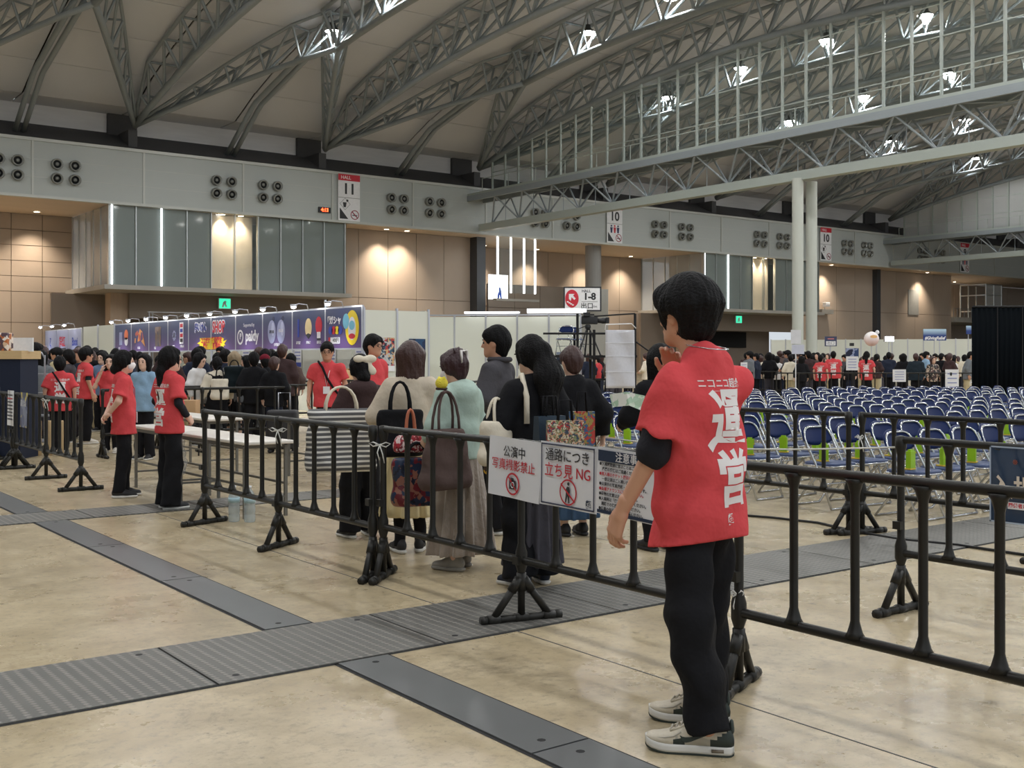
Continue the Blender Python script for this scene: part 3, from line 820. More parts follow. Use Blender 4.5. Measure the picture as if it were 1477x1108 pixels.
    for _ in range(sm):
        acc = np.zeros_like(V); cnt = np.zeros(len(V))
        for a in range(4):
            np.add.at(acc, Q[:, a], V[Q[:, (a + 1) % 4]]); np.add.at(cnt, Q[:, a], 1)
            np.add.at(acc, Q[:, (a + 1) % 4], V[Q[:, a]]); np.add.at(cnt, Q[:, (a + 1) % 4], 1)
        V = np.where(cnt[:, None] > 0, .5 * V + .5 * acc / np.maximum(cnt, 1)[:, None], V)
    return V, Q
def nv(v):
    v = np.array(v, float); return v / np.linalg.norm(v)
def sdf_obj(name, prims, h, m, parent, cuts=(), wr=None, sm=1):
    V, Q = sdf_mesh(prims, h, cuts, wr, sm)
    return mk(name, V, Q, m, parent, True)

SKIN = mat('skin', srgb(200, 150, 122), .5, 0, .05, 9)
SKINP = mat('skin_pale', srgb(226, 184, 160), .5, 0, .05, 9)
HAIRB = mat('hair_black', (.007, .0065, .007), .6, 0, .3, 30, .5, 90, .15)
HAIRBR = mat('hair_brown', srgb(62, 36, 32), .45, 0, .3, 30, .35, 60)
HAIRRD = mat('hair_plum', srgb(50, 20, 26), .45, 0, .3, 30, .35, 60)
HAIRBL = mat('hair_blond', srgb(150, 130, 100), .5, 0, .2, 30, .35, 60)
TEER = mat('tee_red', srgb(212, 76, 80), .85, 0, .06, 7, .8, 10, .2)
CLB = mat('cloth_black', (.010, .010, .012), .88, 0, .2, 8, .7, 10, .2)
CLB2 = mat('cloth_black_sleeve', (.012, .012, .017), .8, 0, .2, 8, .2, 80, .3)
PRINT = mat('shirt_print_white', srgb(232, 226, 224), .7)
EYEM = mat('eye_dark', (.012, .010, .010), .25)
LIPM = mat('lip', srgb(186, 108, 98), .5)
WHSOLE = mat('sole_white', srgb(222, 220, 214), .6)
SHB = mat('shoe_black', (.02, .02, .022), .6)
SHW = mat('shoe_white', srgb(214, 208, 196), .6)
SHG = mat('shoe_grey', srgb(150, 146, 138), .7)
MASK = mat('mask_white', srgb(235, 228, 226), .8)
METALS = mat('silver_metal', srgb(200, 200, 205), .25, .9)

# shoes: two shared meshes per style (sole, upper), sole lies on z=0, toe towards +x
SHOE = {}
def shoe_meshes():
    up = [cap((-.055, 0, .06), (.05, 0, .055), .043, .040, .03, (1, .86, 1)), cap((.05, 0, .05), (.15, .004, .036), .042, .034, .03, (1, 1.05, .9)),
          cap((-.03, 0, .07), (-.02, 0, .115), .042, .040, .03, (1.15, .8, 1))]
    V, Q = sdf_mesh(up, .0075, cuts=[((0, 0, -1), (0, 0, .022)), ((0, 0, 1), (0, 0, .118))])
    so = [cap((-.06, 0, .02), (.02, 0, .018), .046, .044, .02, (1, .86, .6)), cap((.02, 0, .018), (.15, .004, .02), .044, .041, .02, (1, 1.05, .6))]
    V2, Q2 = sdf_mesh(so, .0075, cuts=[((0, 0, -1), (0, 0, .001)), ((0, 0, 1), (0, 0, .032))])
    SHOE['u'] = (V, Q); SHOE['s'] = (V2, Q2)
shoe_meshes()
def shoe(parent, x, y, rz, mu, ms=None, sc=1.0):
    k = ('u', mu.name)
    if k not in SHOE: SHOE[k] = pmesh('shoe', SHOE['u'][0], SHOE['u'][1], mu, True)
    o = mobj('shoe', SHOE[k], parent, (x, y, 0), rz); o.scale = (sc, sc, sc)
    ms = ms or WHSOLE; k = ('s', ms.name)
    if k not in SHOE: SHOE[k] = pmesh('sole', SHOE['s'][0], SHOE['s'][1], ms, True)
    mobj('sole', SHOE[k], o)
    return o
def hand_prims(w, d, n, side, curl=.5, sc=1.0, spread=.0, k=.006):
    """palm + five separate fingers; d towards the fingertips, n out of the back of the hand, side=+1 when the thumb lies on cross(d,n)"""
    w = np.array(w, float); d = nv(d); n = np.array(n, float); n = nv(n - d * (n @ d)); t = np.cross(d, n) * side
    P = []
    S = sc
    P.append(cap(w - d * .05 * S, w + d * .012 * S, .026 * S, .025 * S, .02))
    for q in (-.028, -.009, .010, .027):
        P.append(cap(w + d * .01 * S + t * q * .6 * S, w + d * .082 * S + t * q * S, .0155 * S, .0125 * S, .014))
    L = [(.0275, .078), (.0095, .088), (-.0085, .082), (-.0265, .064)]
    for i, (q, l) in enumerate(L):
        b = w + d * (.085 - (.012 if i == 3 else 0)) * S + t * q * S
        c1 = curl * (.75 + .16 * i); dirv = d; p = b
        segs = (.46, .30, .24)
        ang = 0
        for si, sg in enumerate(segs):
            ang += c1 * (.9 if si == 0 else .75)
            dv = d * math.cos(ang) - n * math.sin(ang) + t * spread * (q / .03) * .25
            e = p + nv(dv) * l * sg * S
            r0 = (.0094, .0086, .0078)[si] * S
            P.append(cap(p, e, r0, r0 * .93, k)); p = e
    tb = w + d * .022 * S + t * .026 * S
    t1 = tb + (t * .62 + d * .72 - n * .28) * .036 * S
    t2 = t1 + (t * .25 + d * .9 - n * .35) * .030 * S
    t3 = t2 + (d * .92 - n * .42) * .022 * S
    P += [cap(tb, t1, .0145 * S, .0115 * S, .012), cap(t1, t2, .011 * S, .0098 * S, k), cap(t2, t3, .0098 * S, .0085 * S, k)]
    return P
def rotz(v, a, c=(0, 0, 0)):
    v = np.array(v, float) - c; ca, sa = math.cos(a), math.sin(a)
    return np.array([ca * v[0] - sa * v[1], sa * v[0] + ca * v[1], v[2]]) + c
def roty(v, a, c=(0, 0, 0)):
    v = np.array(v, float) - c; ca, sa = math.cos(a), math.sin(a)
    return np.array([ca * v[0] + sa * v[2], v[1], -sa * v[0] + ca * v[2]]) + c

class Person:
    """local frame: +x the way the body faces, +y its left, z up; all numbers for 1.70 m, scaled to H"""
    def __init__(s, name, label, x, y, head, H=1.62, res=.011, lean=0.0, hyaw=0.0, hpitch=0.0, arms=None, feet=None, skin=None, female=True, cat='person', group=None, hands=(True, True), curl=.45, build=1.0, hx=0.0, sd=.035):
        s.sd = sd
        s.root = thing(name, label, cat, (x, y, 0), head, group)
        s.S = H / 1.7; s.res = res; s.lean = lean; s.build = build
        s.hy, s.hp = R_(hyaw), R_(hpitch); s.skin = skin or (SKINP if female else SKIN)
        s.fem = female
        s.shw = .165 if female else .19
        s.arms = arms or {}
        s.feet = feet or {'L': (.0, .095, .12), 'R': (.0, -.095, -.12)}
        s.hands = hands; s.curl = curl; s.hx = hx
        s.names()
    def up(s, z):
        """forward shift of the trunk at height z from the lean"""
        return math.tan(s.lean) * max(0, z - .95) if s.lean else 0.0
    def p(s, x, y, z):
        return np.array([(x + s.up(z)) * s.S, y * s.S, z * s.S])
    def h(s, x, y, z):
        """head-space point: x fwd, y left, z up from the head centre"""
        v = roty((x, y, z + .09), s.hp); v = rotz(v, s.hy)
        return s.p(v[0] + .01 + s.hx, v[1], v[2] + 1.485)
    def names(s):
        d = {}
        for k, sg in (('L', 1), ('R', -1)):
            a = s.arms.get(k, ((-.04, .245, 1.13), (.03, .26, .90)))
            d['sh' + k] = s.p(-.012, sg * s.shw, 1.385 - s.sd)
            e, w = a[0], a[1]
            d['el' + k] = s.p(e[0], sg * e[1], e[2]); d['wr' + k] = s.p(w[0], sg * w[1], w[2])
            fx, fy, fa = s.feet[k]
            d['an' + k] = np.array([(fx - .02), fy, .09]) * s.S
            d['kn' + k] = np.array([(fx * .5 + .012), fy * .92, .48]) * s.S
            d['hi' + k] = np.array([0, sg * .085, .90]) * s.S
        s.j = d
    def body(s):
        S, j = s.S, s.j; b = s.build
        P = [ball(s.h(-.012, 0, .02), .098 * S, .02, (1, .83, 1.13)), cap(s.h(.035, 0, .0), s.h(.034, 0, -.06), .068 * S, .054 * S, .03, (1, .95, 1)),
             ball(s.h(.073, 0, -.093), .021 * S, .03), cap(s.h(.012, .042, -.055), s.h(.06, .014, -.09), .026 * S, .02 * S, .025), cap(s.h(.012, -.042, -.055), s.h(.06, -.014, -.09), .026 * S, .02 * S, .025),
             cap(s.h(.094, 0, .008), s.h(.112, 0, -.028), .0085 * S, .0125 * S, .014), ball(s.h(.098, .012, -.032), .009 * S, .008), ball(s.h(.098, -.012, -.032), .009 * S, .008),
             cap(s.h(.083, .034, .026), s.h(.083, -.034, .026), .014 * S, .014 * S, .015), cap(s.h(.091, .017, -.06), s.h(.091, -.017, -.06), .008 * S, .008 * S, .006), cap(s.h(.086, .014, -.069), s.h(.086, -.014, -.069), .0085 * S, .0085 * S, .006),
             ball(s.h(-.004, .082, -.012), .026 * S, .008, (.8, .38, 1.25)), ball(s.h(-.004, -.082, -.012), .026 * S, .008, (.8, .38, 1.25)),
             ball(s.h(.104, .033, .004), .017 * S, .012, op='-'), ball(s.h(.104, -.033, .004), .017 * S, .012, op='-')]
        nr = .05 if s.fem else .058
        P += [cap(s.p(-.018, 0, 1.36), s.h(-.012, 0, -.07), nr * 1.02 * S, nr * .95 * S, .035)]
        P += [cap(s.p(-.005, 0, 1.21 - s.sd), s.p(0, 0, 1.10), .14 * S * b, .125 * S * b, .06, (.68, 1, 1)), cap(s.p(0, 0, 1.10), np.array([0, 0, .95]) * S, .125 * S * b, .155 * S * b, .06, (.72, 1, 1)),
              cap(j['shL'], j['shR'], .042 * S, .042 * S, .04)]
        for k in 'LR':
            P += [cap(j['sh' + k], j['el' + k], .045 * S, .036 * S, .03), cap(j['el' + k], j['wr' + k], .037 * S, .0255 * S, .02),
                  cap(j['hi' + k], j['kn' + k], .08 * S, .053 * S, .04), cap(j['kn' + k], j['an' + k], .052 * S, .036 * S, .02)]
        V, Q = sdf_mesh(P, s.res, sm=1)
        Vs, Qs = [V], [Q]; off = len(V)
        for i, k in enumerate('LR'):
            a = s.arms.get(k, ())
            sg = 1 if k == 'L' else -1
            w = j['wr' + k]; d = a[2] if len(a) > 2 else nv(w - j['el' + k]) * .8 + np.array((.1, 0, -.25))
            n = a[3] if len(a) > 3 else (0, sg, 0)
            if len(a) > 2: d = np.array(d, float) * (1, sg, 1)
            if len(a) > 3: n = np.array(n, float) * (1, sg, 1)
            cu = a[4] if len(a) > 4 else s.curl
            if not s.hands[i]: continue
            tdir = np.cross(nv(d), nv(n))
            want = np.array(a[5], float) * (1, sg, 1) if len(a) > 5 else np.array((1, 0, .3))
            side = 1 if tdir @ want > 0 else -1
            hv, hq = sdf_mesh(hand_prims(w, d, n, side, cu, S * (.92 if s.fem else 1.02)), max(.0042, s.res * .42), sm=1)
            Vs.append(hv); Qs.append(hq + off); off += len(hv)
        o = mk('body', np.concatenate(Vs), np.concatenate(Qs), s.skin, s.root, True)
        s.bodyo = o
        if s.res < .0215:
            for sg in (1, -1):
                e = mobj('eye', EYE_ME, o, s.h(.0885, sg * .033, .004)); e.scale = (S * .011,) * 3
                bl = mobj('eyebrow', BROW_ME, o, s.h(.0965, sg * .034, .028)); bl.scale = (S, S, S); bl.rotation_euler = (0, s.hp, s.hy)
        return s
    def tee(s, m, name='t_shirt', hem=.80, slv=.72, r=.176, loose=.072, name_sleeve=None, wr=.006, ph=1.0, long=False, m_cuff=None, hood=False, neck=.074, flare=0.0, tilt=0.0):
        S, j = s.S, s.j; b = s.build; w = s.shw / .165
        P = [cap(s.p(-.015, 0, 1.24 - s.sd), s.p(0, 0, 1.05), r * w * .93 * S * b, r * w * .97 * S * b, .07, (.66, 1, 1)), cap(s.p(0, 0, 1.05), np.array([s.up(1.0) * .4, 0, hem - .05]) * S, r * w * .97 * S * b, (r * 1.07 * w + flare) * S * b, .05, (.74, 1, 1)),
             cap(j['shL'] * (1, .86, 1), j['shR'] * (1, .86, 1), .058 * S * b, .058 * S * b, .06), cap(s.p(-.026, .03, 1.405), s.p(-.02, .115, 1.365 - s.sd), .055 * S, .054 * S, .05), cap(s.p(-.026, -.03, 1.405), s.p(-.02, -.115, 1.365 - s.sd), .055 * S, .054 * S, .05), cap(s.p(-.032, 0, 1.29), s.p(-.024, 0, 1.385), .098 * S, .076 * S, .04, (.9, 1, 1)), cap(s.p(.03, 0, 1.27), s.p(.012, 0, 1.37), .085 * S, .07 * S, .04)]
        for k in 'LR':
            e = j['sh' + k] + (j['el' + k] - j['sh' + k]) * min(slv, 1.0)
            P.append(cap(j['sh' + k], e, .068 * S * b, loose * S, .05, flat=not long))
            if long:
                P.append(cap(j['el' + k], j['wr' + k] + (j['el' + k] - j['wr' + k]) * .04, loose * .86 * S, loose * .66 * S, .03, flat=True))
        P.append(ball(s.p(.026, 0, 1.50), neck * S, .02, op='-'))
        if hood:
            P += [cap(s.p(-.085, .06, 1.40), s.p(-.085, -.06, 1.40), .062 * S, .062 * S, .04), cap(s.p(-.115, 0, 1.36), s.p(-.12, 0, 1.25), .075 * S, .04 * S, .04, (.7, 1.25, 1)), cap(s.p(-.06, .085, 1.43), s.p(.04, .06, 1.40), .035 * S, .03 * S, .03), cap(s.p(-.06, -.085, 1.43), s.p(.04, -.06, 1.40), .035 * S, .03 * S, .03)]
        o = sdf_obj(name, P, s.res, m, s.root, cuts=[((-tilt, 0, -1), (0, 0, hem * S))], wr=(wr * S, 22, ph))
        s.top = o
        return s
    def cuff(s, m, k, f0, f1, r=.05, name='sleeve'):
        """a band of sleeve between the fractions f0..f1 of shoulder->elbow->wrist (0..2)"""
        j = s.j; pts = []
        at = lambda f: j['sh' + k] + (j['el' + k] - j['sh' + k]) * f if f <= 1 else j['el' + k] + (j['wr' + k] - j['el' + k]) * (f - 1)
        P = []
        if f0 < 1 < f1: P = [cap(at(f0), at(1), r * s.S, r * .95 * s.S, .02), cap(at(1), at(f1), r * .95 * s.S, r * .78 * s.S, .02, flat=True)]
        else: P = [cap(at(f0), at(f1), r * s.S, r * .85 * s.S, .02, flat=True)]
        sdf_obj(name, P, s.res * .9, m, s.root, wr=(.003, 40, 1.0)); return s
    def trousers(s, m, name='trousers', rk=(.092, .08, .072), end=.05, wr=.005, ph=.4, top=1.0):
        S, j = s.S, s.j
        P = [cap(np.array([0, 0, .90]) * S, np.array([0, 0, top + .05]) * S, .148 * S, .125 * S, .05, (.7, 1, 1))]
        for k in 'LR':
            fx, fy, fa = s.feet[k]
            e = np.array([fx - .025, fy, end]) * S
            P += [cap(j['hi' + k] * (1, .85, .985), j['kn' + k], min(rk[0], .09 if s.fem else .102) * S, rk[1] * S, .03), cap(j['kn' + k], e, rk[1] * S, rk[2] * S, .012, flat=True)]
        sdf_obj(name, P, s.res, m, s.root, cuts=[((0, 0, 1), (0, 0, top * S)), ((0, 0, -1), (0, 0, end * S * .9))], wr=(wr * S, 24, ph)); return s
    def skirt(s, m, top=1.0, hem=.2, r0=.15, r1=.24, name='skirt', wr=.010, fr=30, ph=.2):
        S = s.S
        P = [cap(np.array([0, 0, top + .04]) * S, np.array([.0, 0, hem]) * S, r0 * S, r1 * S, .05, (.8, 1, 1), flat=True)]
        V, Q = sdf_mesh(P, s.res, cuts=[((0, 0, 1), (0, 0, top * S)), ((0, 0, -1), (0, 0, hem * S))])
        if len(V):   # soft vertical pleats, deeper towards the hem
            an = np.arctan2(V[:, 1], V[:, 0]); dp = np.clip((top * S - V[:, 2]) / ((top - hem) * S), 0, 1)
            k = 1 + wr / r1 * 2.2 * dp * (np.sin(13 * an + ph * 7 + 2 * dp) + .5 * np.sin(21 * an + 3 * ph))
            V[:, 0] *= k; V[:, 1] *= k
        mk(name, V, Q, m, s.root, True); return s
    def shoes(s, m, ms=None, sc=1.0):
        for k in 'LR':
            fx, fy, fa = s.feet[k]
            shoe(s.root, fx * s.S, fy * s.S, fa, m, ms, s.S * sc)
        return s
    def hair(s, style, m, name='hair', vol=1.0):
        S = s.S; h = s.h; v = vol
        P = [ball(h(-.018, 0, .028), .108 * S * v, .02, (1, .86, 1.12))]
        F = [cap(h(.115, 0, .01), h(.12, 0, -.12), .078 * S, .085 * S, .02, (1, .98, 1), op='-')]
        nape = cap(h(-.07, 0, .0), h(-.062, 0, -.075), .06 * S * v, .045 * S, .04, (.8, 1.1, 1))
        if style == 'bowl':
            P += [cap(h(-.05, 0, .02), h(-.06, 0, -.05), .094 * S * v, .052 * S * v, .05, (1, 1.0, 1)), cap(h(.0, .07, .04), h(.0, .075, -.02), .04 * S, .026 * S, .04), cap(h(.0, -.07, .04), h(.0, -.075, -.02), .04 * S, .026 * S, .04), cap(h(.07, .04, .075), h(.088, .03, .045), .038 * S, .026 * S, .04), cap(h(.07, -.04, .075), h(.088, -.03, .045), .038 * S, .026 * S, .04)]
            F = [cap(h(.125, 0, -.03), h(.12, 0, -.14), .075 * S, .088 * S, .02, op='-'), ball(h(.01, .1, -.045), .045 * S, .02, (1, .8, 1.0), op='-'), ball(h(.01, -.1, -.045), .045 * S, .02, (1, .8, 1.0), op='-')]
        elif style == 'short':
            P += [nape, cap(h(.06, .04, .075), h(.08, .03, .045), .036 * S, .024 * S, .04), cap(h(.06, -.04, .075), h(.08, -.03, .045), .036 * S, .024 * S, .04)]
            F = [cap(h(.125, 0, -.02), h(.12, 0, -.14), .078 * S, .088 * S, .02, op='-'), ball(h(.015, .1, -.04), .05 * S, .02, (1, .8, 1.1), op='-'), ball(h(.015, -.1, -.04), .05 * S, .02, (1, .8, 1.1), op='-')]
        elif style == 'bob':
            for sg in (1, -1):
                P += [cap(h(-.02, sg * .072, .03), h(-.005, sg * .085, -.15), .045 * S, .030 * S, .04), cap(h(.05, sg * .03, .08), h(.085, sg * .035, .045), .035 * S, .022 * S, .03)]
            P += [cap(h(-.06, 0, .02), h(-.06, 0, -.15), .075 * S, .058 * S, .05, (.85, 1.25, 1))]
        elif style in ('long', 'ponytail', 'bun', 'clip', 'lowtail'):
            for sg in (1, -1):
                P += [cap(h(-.02, sg * .07, .03), h(-.01, sg * .078, -.04), .038 * S, .02 * S, .03), cap(h(.05, sg * .03, .08), h(.086, sg * .04, .03), .034 * S, .02 * S, .03), cap(h(.06, sg * .06, .03), h(.062, sg * .068, -.08), .016 * S, .008 * S, .02)]
            P += [nape]
            if style == 'long':
                P += [cap(h(-.07, 0, .0), h(-.10, 0, -.40), .075 * S, .05 * S, .05, (.75, 1.35, 1))]
            if style == 'lowtail':
                P += [cap(h(-.08, 0, -.02), h(-.115, 0, -.12), .045 * S, .04 * S, .04), cap(h(-.115, 0, -.12), h(-.11, 0, -.46), .045 * S, .022 * S, .03, (.9, 1.2, 1))]
            if style == 'ponytail':
                P += [ball(h(-.115, 0, .03), .035 * S, .03), cap(h(-.125, 0, .02), h(-.15, 0, -.16), .055 * S, .085 * S, .04, (.75, 1.15, 1)), cap(h(-.15, 0, -.16), h(-.12, .01, -.44), .085 * S, .045 * S, .05, (.7, 1.2, 1))]
            if style == 'bun':
                P += [ball(h(-.10, 0, -.085), .058 * S, .03)]
            if style == 'clip':
                P += [cap(h(-.095, 0, .02), h(-.085, 0, .10), .042 * S, .03 * S, .03)] + [cap(h(-.085, q * .02, .09), h(-.10 - .01 * q, q * .045, .155 - .012 * abs(q)), .014 * S, .003, .01) for q in (-2, -1, 0, 1, 2)]
        V, Q = sdf_mesh(P + F, max(s.res * .75, .006), sm=1)
        # combed strands: radial ripple that runs down the head
        if len(V):
            c = h(0, 0, 0); an = np.arctan2(V[:, 1] - c[1], V[:, 0] - c[0]); zz = V[:, 2] - c[2]
            d = V - c; d[:, 2] = 0; ln = np.maximum(np.linalg.norm(d, axis=1), 1e-4)[:, None]
            V = V + d / ln * (.0016 * (np.sin(27 * an + 14 * zz + 2 * np.sin(5 * an)) + np.sin(47 * an - 26 * zz) + 1.3 * np.sin(11 * an + 38 * zz)))[:, None]
        o = mk(name, V, Q, m, s.root, True); s.hairo = o
        return s
    def mask(s):
        S = s.S; h = s.h
        P = [cap(h(.062, .03, -.045), h(.062, -.03, -.045), .052 * S, .052 * S, .03, (.95, 1, 1.0)), ball(h(.10, 0, -.03), .026 * S, .03)]
        sdf_obj('face_mask', P, s.res * .8, MASK, s.root, cuts=[(tuple(-(nv(s.h(1, 0, 0) - s.h(0, 0, 0)))), tuple(h(.032, 0, 0)))])
        return s
    def glasses(s, m=None):
        h = s.h; m = m or mat('glasses_frame', srgb(60, 50, 46), .3, .5)
        g = mobj('glasses', pmesh('glasses', *joinvf([sweep_vf([h(.115, sg * .034 + .026 * math.cos(a), .004 + .02 * math.sin(a)) for a in [2 * PI * i / 14 for i in range(14)]], .0022, 5, True) for sg in (1, -1)] + [sweep_vf([h(.116, .009, .008), h(.118, 0, .01), h(.116, -.009, .008)], .002, 5)] + [sweep_vf([h(.112, sg * .06, .008), h(.0, sg * .085, .006)], .002, 5) for sg in (1, -1)]), m, True), s.root)
        return s
    def back_print(s, rows, m=None, xoff=0.0):
        """lettering wrapped onto the back of the shirt: rows of (string, size, y, z, bold, sx)"""
        m = m or PRINT
        me0 = s.top.data; bv = BVHTree.FromPolygons([v.co[:] for v in me0.vertices], [p.vertices[:] for p in me0.polygons])
        for (st, size, y, z, bold, sx) in rows:
            me = text_mesh(st, size * s.S, m, bold=bold * s.S, ext=0.0, sx=sx).copy()
            bm = bmesh.new(); bm.from_mesh(me)
            for _ in range(3):
                E = [e for e in bm.edges if e.calc_length() > .02]
                if E: bmesh.ops.subdivide_edges(bm, edges=E, cuts=1)
                bmesh.ops.triangulate(bm, faces=[f for f in bm.faces if len(f.verts) > 4])
            kill = []
            for v in bm.verts:
                o = Vector((-.6, (y + xoff) * s.S - v.co.x, z * s.S + v.co.y)); hit = bv.ray_cast(o, Vector((1, 0, 0)), 1.2)
                if hit[0] is None: v.co = Vector((-.1, o.y, o.z)); kill.append(v)
                else: v.co = hit[0] + hit[1] * .0016 if hit[1].x < 0 else hit[0] - hit[1] * .0016
            bmesh.ops.delete(bm, geom=kill, context='VERTS')
            bm.to_mesh(me); bm.free()
            mobj('back_lettering', me, s.top)
        return s
EYE_ME = pmesh('eye', *sdf_mesh([ball((0, 0, 0), 1.0, .1)], .22), EYEM, True)
BROW_ME = pmesh('eyebrow', *sdf_mesh([cap((0, -.018, 0), (0, .018, 0), .0045, .0045, .01)], .0022), HAIRB, True)
# ------------------------------------------------------------------ barriers
PIPE = mat('barrier_pipe', srgb(44, 43, 40), .42, .35, .2, 12, spec=.4)
STRING = mat('white_string', srgb(225, 225, 220), .7)
FN = {}
FH, FB = .985, .34
def fence_meshes():
    r = .021
    FN['bar'] = pmesh('upright_bar', *lathe_vf([(.042, FB + .01), (.03, FB + .03), (.0215, FB + .06), (.018, FB + .075), (.018, FH - .075), (.0215, FH - .06), (.03, FH - .03), (.042, FH - .01)], 10), PIPE, True)
    FN['post'] = pmesh('post', *lathe_vf([(r, .03), (r, FB - .07), (.034, FB - .03), (.034, FB + .04), (r, FB + .09), (r, FH - .09), (.032, FH - .04), (.032, FH + .018), (.01, FH + .024)], 10), PIPE, True)
    L = .23
    parts = [sweep_vf([(0, -L, .022), (0, L, .022)], .022, 10), sweep_vf([(0, -L - .01, .022), (0, -L + .03, .022)], .026, 10), sweep_vf([(0, L - .03, .022), (0, L + .01, .022)], .026, 10)]
    for s in (-1, 1):
        parts += [sweep_vf([(0, s * .165, .03), (0, s * .02, .225)], .021, 10), sweep_vf([(0, s * .20, .022), (0, s * .13, .022)], .029, 10), sweep_vf([(0, s * .06, .17), (0, s * .012, .24)], .027, 10)]
    parts += [sweep_vf([(0, 0, .17), (0, 0, .27)], .028, 10), sweep_vf([(0, -.04, .022), (0, .04, .022)], .028, 10)]
    FN['foot'] = pmesh('foot', *joinvf(parts), PIPE, True)
    FN['clip'] = pmesh('clip', *boxvf((0, 0, 0), (.05, .03, .045)), PIPE)
fence_meshes()
def fence(x, y, ang, label, n=2, bay=1.5, per=4, feet=None, rot=(), group='black pipe barriers'):
    """n bays of a pipe barrier starting at (x,y) along ang; parts: post (> foot), rails, upright bars"""
    o = thing('pipe_barrier', label, 'barrier', (x, y, 0), ang, group)
    Ln = n * bay - .05
    for nm, z in (('top_rail', FH), ('bottom_rail', FB)):
        rod(nm, (0, 0, z), (Ln, 0, z), .0215, PIPE, o, 10)
    for i in range(n + 1):
        xx = min(i * bay, Ln)
        if i == n: xx = Ln
        p = mobj('post', FN['post'], o, (xx, 0, 0))
        mobj('foot', FN['foot'], p, (0, 0, 0), R_(rot[i]) if i < len(rot) else 0.0)
        mobj('clip', FN['clip'], p, (0, -.03, .34 if i % 2 else .5))
        if i < n:
            for k in range(1, per + 1):
                mobj('upright_bar', FN['bar'], o, (xx + bay * k / (per + 1), 0, 0))
    return o
DN = -PI / 2
FX = 3.70
fence(3.66, 9.38, DN, 'black pipe barrier between the ponytailed staff woman and the striped tote', rot=(18, 30, 42))
fence(FX, 6.36, DN, 'black pipe barrier carrying the three laminated notices', rot=(42, -14, 22))
fence(FX, 3.29, DN, 'large black pipe barrier in the right foreground behind the tall staff man', rot=(22, 5, 0))
fence(5.57, 3.74, DN, 'black pipe barrier carrying the dark blue notice at right edge')
fence(7.74, 7.14, DN, 'black pipe barrier between the tall staff man and the first chairs', 1, rot=(0, -14))
fence(7.80, 5.60, DN, 'black pipe barrier in front of the chairs at right edge', rot=(-14, 0, 0))
fence(3.50, 15.52, DN, 'black pipe barrier at far left ending beside the masked staff woman')
fence(3.48, 18.55, DN, 'black pipe barrier at far left edge holding small notices')
fence(4.9, 16.5, 0, 'black pipe barrier behind the masked staff woman, turned across')
fence(6.1, 17.6, 0, 'black pipe barrier in front of the shopping crowd, left section')
fence(9.12, 17.6, 0, 'black pipe barrier in front of the shopping crowd, middle section')
fence(6.3, 20.6, 0, 'black pipe barrier deeper among the shopping crowd, left section')
fence(9.35, 20.6, 0, 'black pipe barrier deeper among the shopping crowd, right section')
fence(12.2, 17.9, R_(35), 'black pipe barrier by the cardboard boxes of the shop counter')
a = gd(1094, 36.5)
names = ['left end beside the paddle sign', 'second section from the paddle sign', 'section below the red staff pair', 'section below the ponytailed red staff', 'last section by the black curtain']
for i in range(5):
    p0 = gd(1120 + 63 * i, 35.0)
    q0 = gd(1120 + 63 * (i + 1), 35.0)
    d = q0 - p0
    fence(p0.x, p0.y, math.atan2(d.y, d.x), 'distant pipe barrier before the far queue, ' + names[i], 1, d.length + .02, 3)
p0 = gd(1085, 37); fence(p0.x, p0.y, R_(70), 'distant pipe barrier at the shoulder of the tall staff man', 1, 2.0, 4)
p0 = gd(1074, 39); q0 = gd(1140, 39); d = q0 - p0; fence(p0.x, p0.y, math.atan2(d.y, d.x), 'distant pipe barrier inside the far queue', 1, d.length, 4)
# string ties on the posts
def bow(x, y, z, lab, s=.07):
    o = thing('string_tie', lab, 'string', (x, y, z), -YAW, 'white string ties on barriers')
    sweep('loop', [(0, -.03, 0), (-s * .6, -.035, .02), (-s, -.03, .012), (-s * .6, -.035, -.008), (0, -.03, 0), (s * .6, -.035, .018), (s, -.03, .008), (s * .6, -.035, -.012), (0, -.03, 0)], .0045, STRING, o, 5)
    sweep('tail', [(0, -.03, 0), (.02, -.035, -.06), (.03, -.03, -.12)], .0042, STRING, o, 5)
    sweep('tail', [(0, -.03, 0), (-.015, -.035, -.05), (.0, -.03, -.1)], .0042, STRING, o, 5)
    sweep('wrap', [(.03 * math.cos(a), .03 * math.sin(a), .003 * math.sin(2 * a)) for a in [2 * PI * i / 10 for i in range(10)]], .004, STRING, o, 5, True)
bow(3.66, 7.88, .90, 'white string tied to the barrier post by the white table')
bow(3.69, 6.385, .88, 'white string bow on the paired posts beside the striped tote')
bow(3.70, 3.31, .42, 'white string tie on the paired posts behind the tall staff man', .03)
bow(3.50, 13.98, .95, 'white string tied at far left barrier', .06)
bow(9.12, 17.55, .8, 'white string tied on barrier before the shopping crowd', .06)
bow(7.78, 5.62, .8, 'white string tie on the paired posts before the chairs', .03)
rp = [Vector((5.57, 3.72, .945)).lerp(Vector((6.3, 7.6, .80)), i / 16) for i in range(17)]
for i, p in enumerate(rp): p.z -= .07 * math.sin(PI * i / 16)
tag(sweep('string_line', [tuple(p) for p in rp], .006, STRING, None, 6), 'thin white cord stretched from the right barrier across the chairs', 'cord')
cb = [gp(1070, 745), gp(1110, 748), gp(1180, 756), gp(1240, 770), gp(1300, 780), gp(1380, 788), gp(1440, 797), gp(1500, 806)]
pts = []
for i in range(len(cb) - 1):
    for f in (0, .33, .66): pts.append(cb[i].lerp(cb[i + 1], f) + Vector((0, 0, .012)))
tag(sweep('floor_cable', [tuple(p) for p in pts], .011, mat('cable_black', (.015, .015, .016), .5), None, 6), 'black cable lying on the floor behind the right barrier', 'cable')

